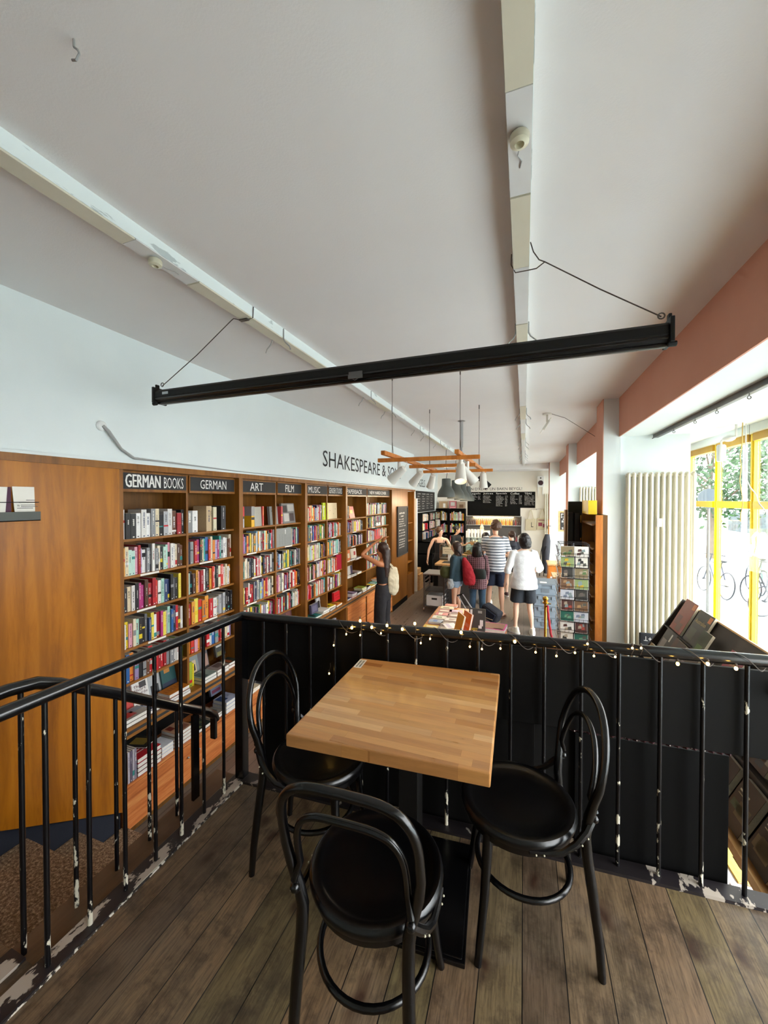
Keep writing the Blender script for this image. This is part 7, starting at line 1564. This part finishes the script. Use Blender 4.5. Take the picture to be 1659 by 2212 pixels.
# ------------------------------------------------------------------ the street outside
GZ = -.95
m, nt, N, L, PP = nm('paving'); v = coords(N, L)
b = N.new('ShaderNodeTexBrick'); b.inputs['Scale'].default_value = 1; b.inputs['Brick Width'].default_value = .6; b.inputs['Row Height'].default_value = .4; b.inputs['Mortar Size'].default_value = .012
b.inputs['Color1'].default_value = lin('b4c2c8'); b.inputs['Color2'].default_value = lin('c2cfd4'); b.inputs['Mortar'].default_value = lin('7c888c'); L.new(v, b.inputs['Vector'])
L.new(mix(N, L, ramp(N, L, noise(N, L, v, .8, 3), [(.56, (0,0,0,1)), (.64, (.7,.7,.7,1))]), b.outputs['Color'], lin('8ca070')), PP.inputs['Base Color']); PP.inputs['Roughness'].default_value = .6; MT['paving'] = m
mb = MB(); mb.box(2.31, 60, -20, 60, GZ - .2, GZ); struct('pavement', mb, MT['paving'])
def bicycle(x, y, rz, label, col, lean=6):
    t = thing('bicycle', label, 'bicycle', (x, y, GZ), R(rz), group='bicycles parked outside the window'); t.rotation_euler = (R(lean), 0, R(rz)); fm = MT[col]
    for wx, n_ in ((-.53, 'wheel'), (.53, 'wheel')):
        M = Matrix.Translation((wx, 0, .34)); mb = MB(); mb.tube([(.335 * math.cos(a_ * math.pi / 16), 0, .335 * math.sin(a_ * math.pi / 16)) for a_ in range(32)], .016, 6, closed=True, M=M)
        for k in range(12): a_ = k * math.pi / 6; mb.tube([(0, .01, 0), (.32 * math.cos(a_), 0, .32 * math.sin(a_))], .0022, 4, M=M)
        mb.tube([(0, -.04, 0), (0, .04, 0)], .02, 8, M=M); mb.build('wheel', MT['bike_dark'], t, smooth=True, local=True)
    mb = MB()
    for a_, b_ in (((-.53, 0, .34), (-.05, 0, .30)), ((-.53, 0, .34), (-.20, 0, .80)), ((-.05, 0, .30), (-.20, 0, .88)), ((-.05, 0, .30), (.36, 0, .78)), ((-.20, 0, .80), (.34, 0, .86)), ((.53, 0, .34), (.33, 0, .95))): mb.tube([a_, b_], .016, 8)
    mb.build('frame', fm, t, smooth=True, local=True)
    mb = MB(); mb.tube([(.33, 0, .95), (.30, 0, 1.05)], .012, 6); mb.tube([(.20, -.27, 1.04), (.30, -.12, 1.06), (.30, .12, 1.06), (.20, .27, 1.04)], .012, 6); mb.build('handlebar', MT['bike_dark'], t, smooth=True, local=True)
    mb = MB(); mb.loft([(-.22, 0, .90, .10, .05), (-.24, 0, .94, .13, .08), (-.24, 0, .955, .12, .07)], 12); mb.tube([(-.20, 0, .86), (-.22, 0, .92)], .013, 6); mb.build('saddle', MT['bike_dark'], t, smooth=True, local=True)
    mb = MB(); mb.tube([(-.05 + .09 * math.cos(a_ * math.pi / 8), -.03, .30 + .09 * math.sin(a_ * math.pi / 8)) for a_ in range(16)], .006, 5, closed=True); mb.tube([(-.05, -.05, .30), (.05, -.06, .17)], .008, 5); mb.tube([(-.05, .05, .30), (-.15, .06, .43)], .008, 5); mb.build('pedal_crank', MT['bike_dark'], t, smooth=True, local=True)
plain('bike_dark', '0c0e14', .5); plain('bike_red', '8a1c24', .4); plain('bike_blue', '141f38', .4); plain('bike_white', 'd8dce0', .4); plain('bike_green', '3a6a5a', .4)
for k, (x, y, rz, lab, c_) in enumerate(((3.5, 9.3, 95, 'dark blue bicycle, farthest left behind the left pane', 'bike_blue'), (3.9, 8.4, 100, 'black bicycle with front wheel showing at the bottom of the left pane', 'bike_dark'), (4.3, 7.6, 60, 'red bicycle behind the middle pane', 'bike_red'),
        (4.7, 6.9, 70, 'white bicycle right of the red one behind the middle pane', 'bike_white'), (5.1, 6.2, 75, 'dark bicycle low behind the hanging sign', 'bike_dark'), (5.6, 5.9, 110, 'blue bicycle at the right edge of the window view', 'bike_blue'), (4.4, 9.9, 80, 'green bicycle far behind the left pane', 'bike_green'), (3.95, 7.95, 20, 'dark bicycle lying against the others between the panes', 'bike_dark'), (4.75, 7.3, 150, 'dark red bicycle tangled behind the white one', 'bike_red'), (5.3, 6.75, 30, 'black bicycle turned sideways behind the hanging sign', 'bike_dark'))):
    bicycle(x * 1.36, y * 1.36, rz, lab, c_)
def leafmat(name, a, b, c):
    m, nt, N, L, PP = nm(name); v = coords(N, L); L.new(ramp(N, L, noise(N, L, v, 2.2, 5), [(.3, a), (.5, b), (.7, c)]), PP.inputs['Base Color']); PP.inputs['Roughness'].default_value = .6; MT[name] = m
leafmat('leaves', '16301a', '24481f', '3c6430')
plain('bark', '6a5a48', .9, var=.2, bmp=.5)
def tree(x, y, h_, r_, seed, label):
    t = thing('street_tree', label, 'tree', (x, y, GZ), group='trees across the street'); rr = random.Random(seed)
    mb = MB(); mb.tube([(0, 0, 0), (.05, 0, h_ * .3), (0, .1, h_ * .55), (.1, 0, h_ * .8)], [.16, .13, .10, .04], 8)
    for k in range(6): a_ = k * 1.05; mb.tube([(0, 0, h_ * (.35 + .06 * k)), (r_ * .6 * math.cos(a_), r_ * .6 * math.sin(a_), h_ * (.55 + .06 * k))], [.06, .02], 6)
    mb.build('trunk', MT['bark'], t, smooth=True, local=True)
    mb = MB()
    for _ in range(3800):
        a_ = rr.uniform(0, 2 * math.pi); u_ = rr.uniform(-1, 1); q_ = rr.uniform(.35, 1) ** .5 * (1 + .22 * math.sin(a_ * 3 + seed) * math.cos(u_ * 4))
        c_ = Vector((r_ * q_ * math.sqrt(1 - u_*u_) * math.cos(a_), r_ * q_ * math.sqrt(1 - u_*u_) * math.sin(a_), h_ * .66 + h_ * .40 * q_ * u_))
        d1_ = Vector((rr.gauss(0, 1), rr.gauss(0, 1), rr.gauss(0, 1))).normalized(); d2_ = d1_.orthogonal().normalized(); w_ = rr.uniform(.07, .15)
        mb.quad(c_ - d1_ * w_, c_ + d2_ * w_ * .6, c_ + d1_ * w_, c_ - d2_ * w_ * .6)
    mb.build('foliage', MT['leaves'], t, local=True)
for k, (x, y, h_, r_, lab) in enumerate(((7.6, 20.5, 6.0, 2.2, 'leafy green street tree behind the left window pane'), (10.4, 15.8, 5.4, 1.9, 'leafy green street tree behind the middle window pane'), (14.0, 12.6, 6.6, 2.2, 'leafy green street tree at the right edge of the window view'), (12.5, 25.0, 6.0, 2.6, 'leafy green tree farther away between the window bars'))):
    tree(x, y, h_, r_, k + 1, lab)
t = thing('street_sign', 'round street sign on a post outside the left window pane', 'sign', (3.9, 10.1, GZ))
p = at(1531, 1077, Y=10.6); t.location = (p.x, 10.6, GZ)
mb = MB(); mb.tube([(p.x, 10.6, GZ), (p.x, 10.6, p.z + .3)], .03, 8); mb.build('post', MT['steel'], t, smooth=True)
mb = MB(); M_ = Matrix.Translation((p.x, 10.57, p.z)) @ Matrix.Rotation(R(90), 4, 'X') ; mb.lathe([(.22, -.01), (.22, .01), (.0, .01)], (0,0,0), 24, M=M_); mb.build('disc', plain('sign_grey', '28363e', .5), t)
t = thing('lamp_post', 'pale lamp post standing beyond the street sign outside', 'lamp post', (6.2, 14.5, GZ))
mb = MB(); mb.tube([(6.2, 14.5, GZ), (6.2, 14.5, 4.2), (6.0, 14.4, 4.5), (5.6, 14.2, 4.55)], [.08, .05, .04, .03], 10); mb.build('post', MT['steel_light'], t, smooth=True)
mb = MB(); mb.ball((5.5, 14.2, 4.5), .14, 6, sz=.4, sx=1.8); mb.build('lamp_head', MT['steel_light'], t, smooth=True)
mb = MB(); mb.box(16, 16.4, 8, 40, GZ, .55); 
tag(mb.build('stone_wall', plain('stone', '4a5454', .9, var=.35, scale=3, bmp=.6, bscale=8)), 'low rubble stone wall across the street', 'wall', kind='structure')
mb = MB(); mb.box(24, 30, -10, 60, GZ, 1.5); tag(mb.build('far_building', plain('far_pale', 'e6e8e8', .9)), 'pale long low building far across the street', 'building')
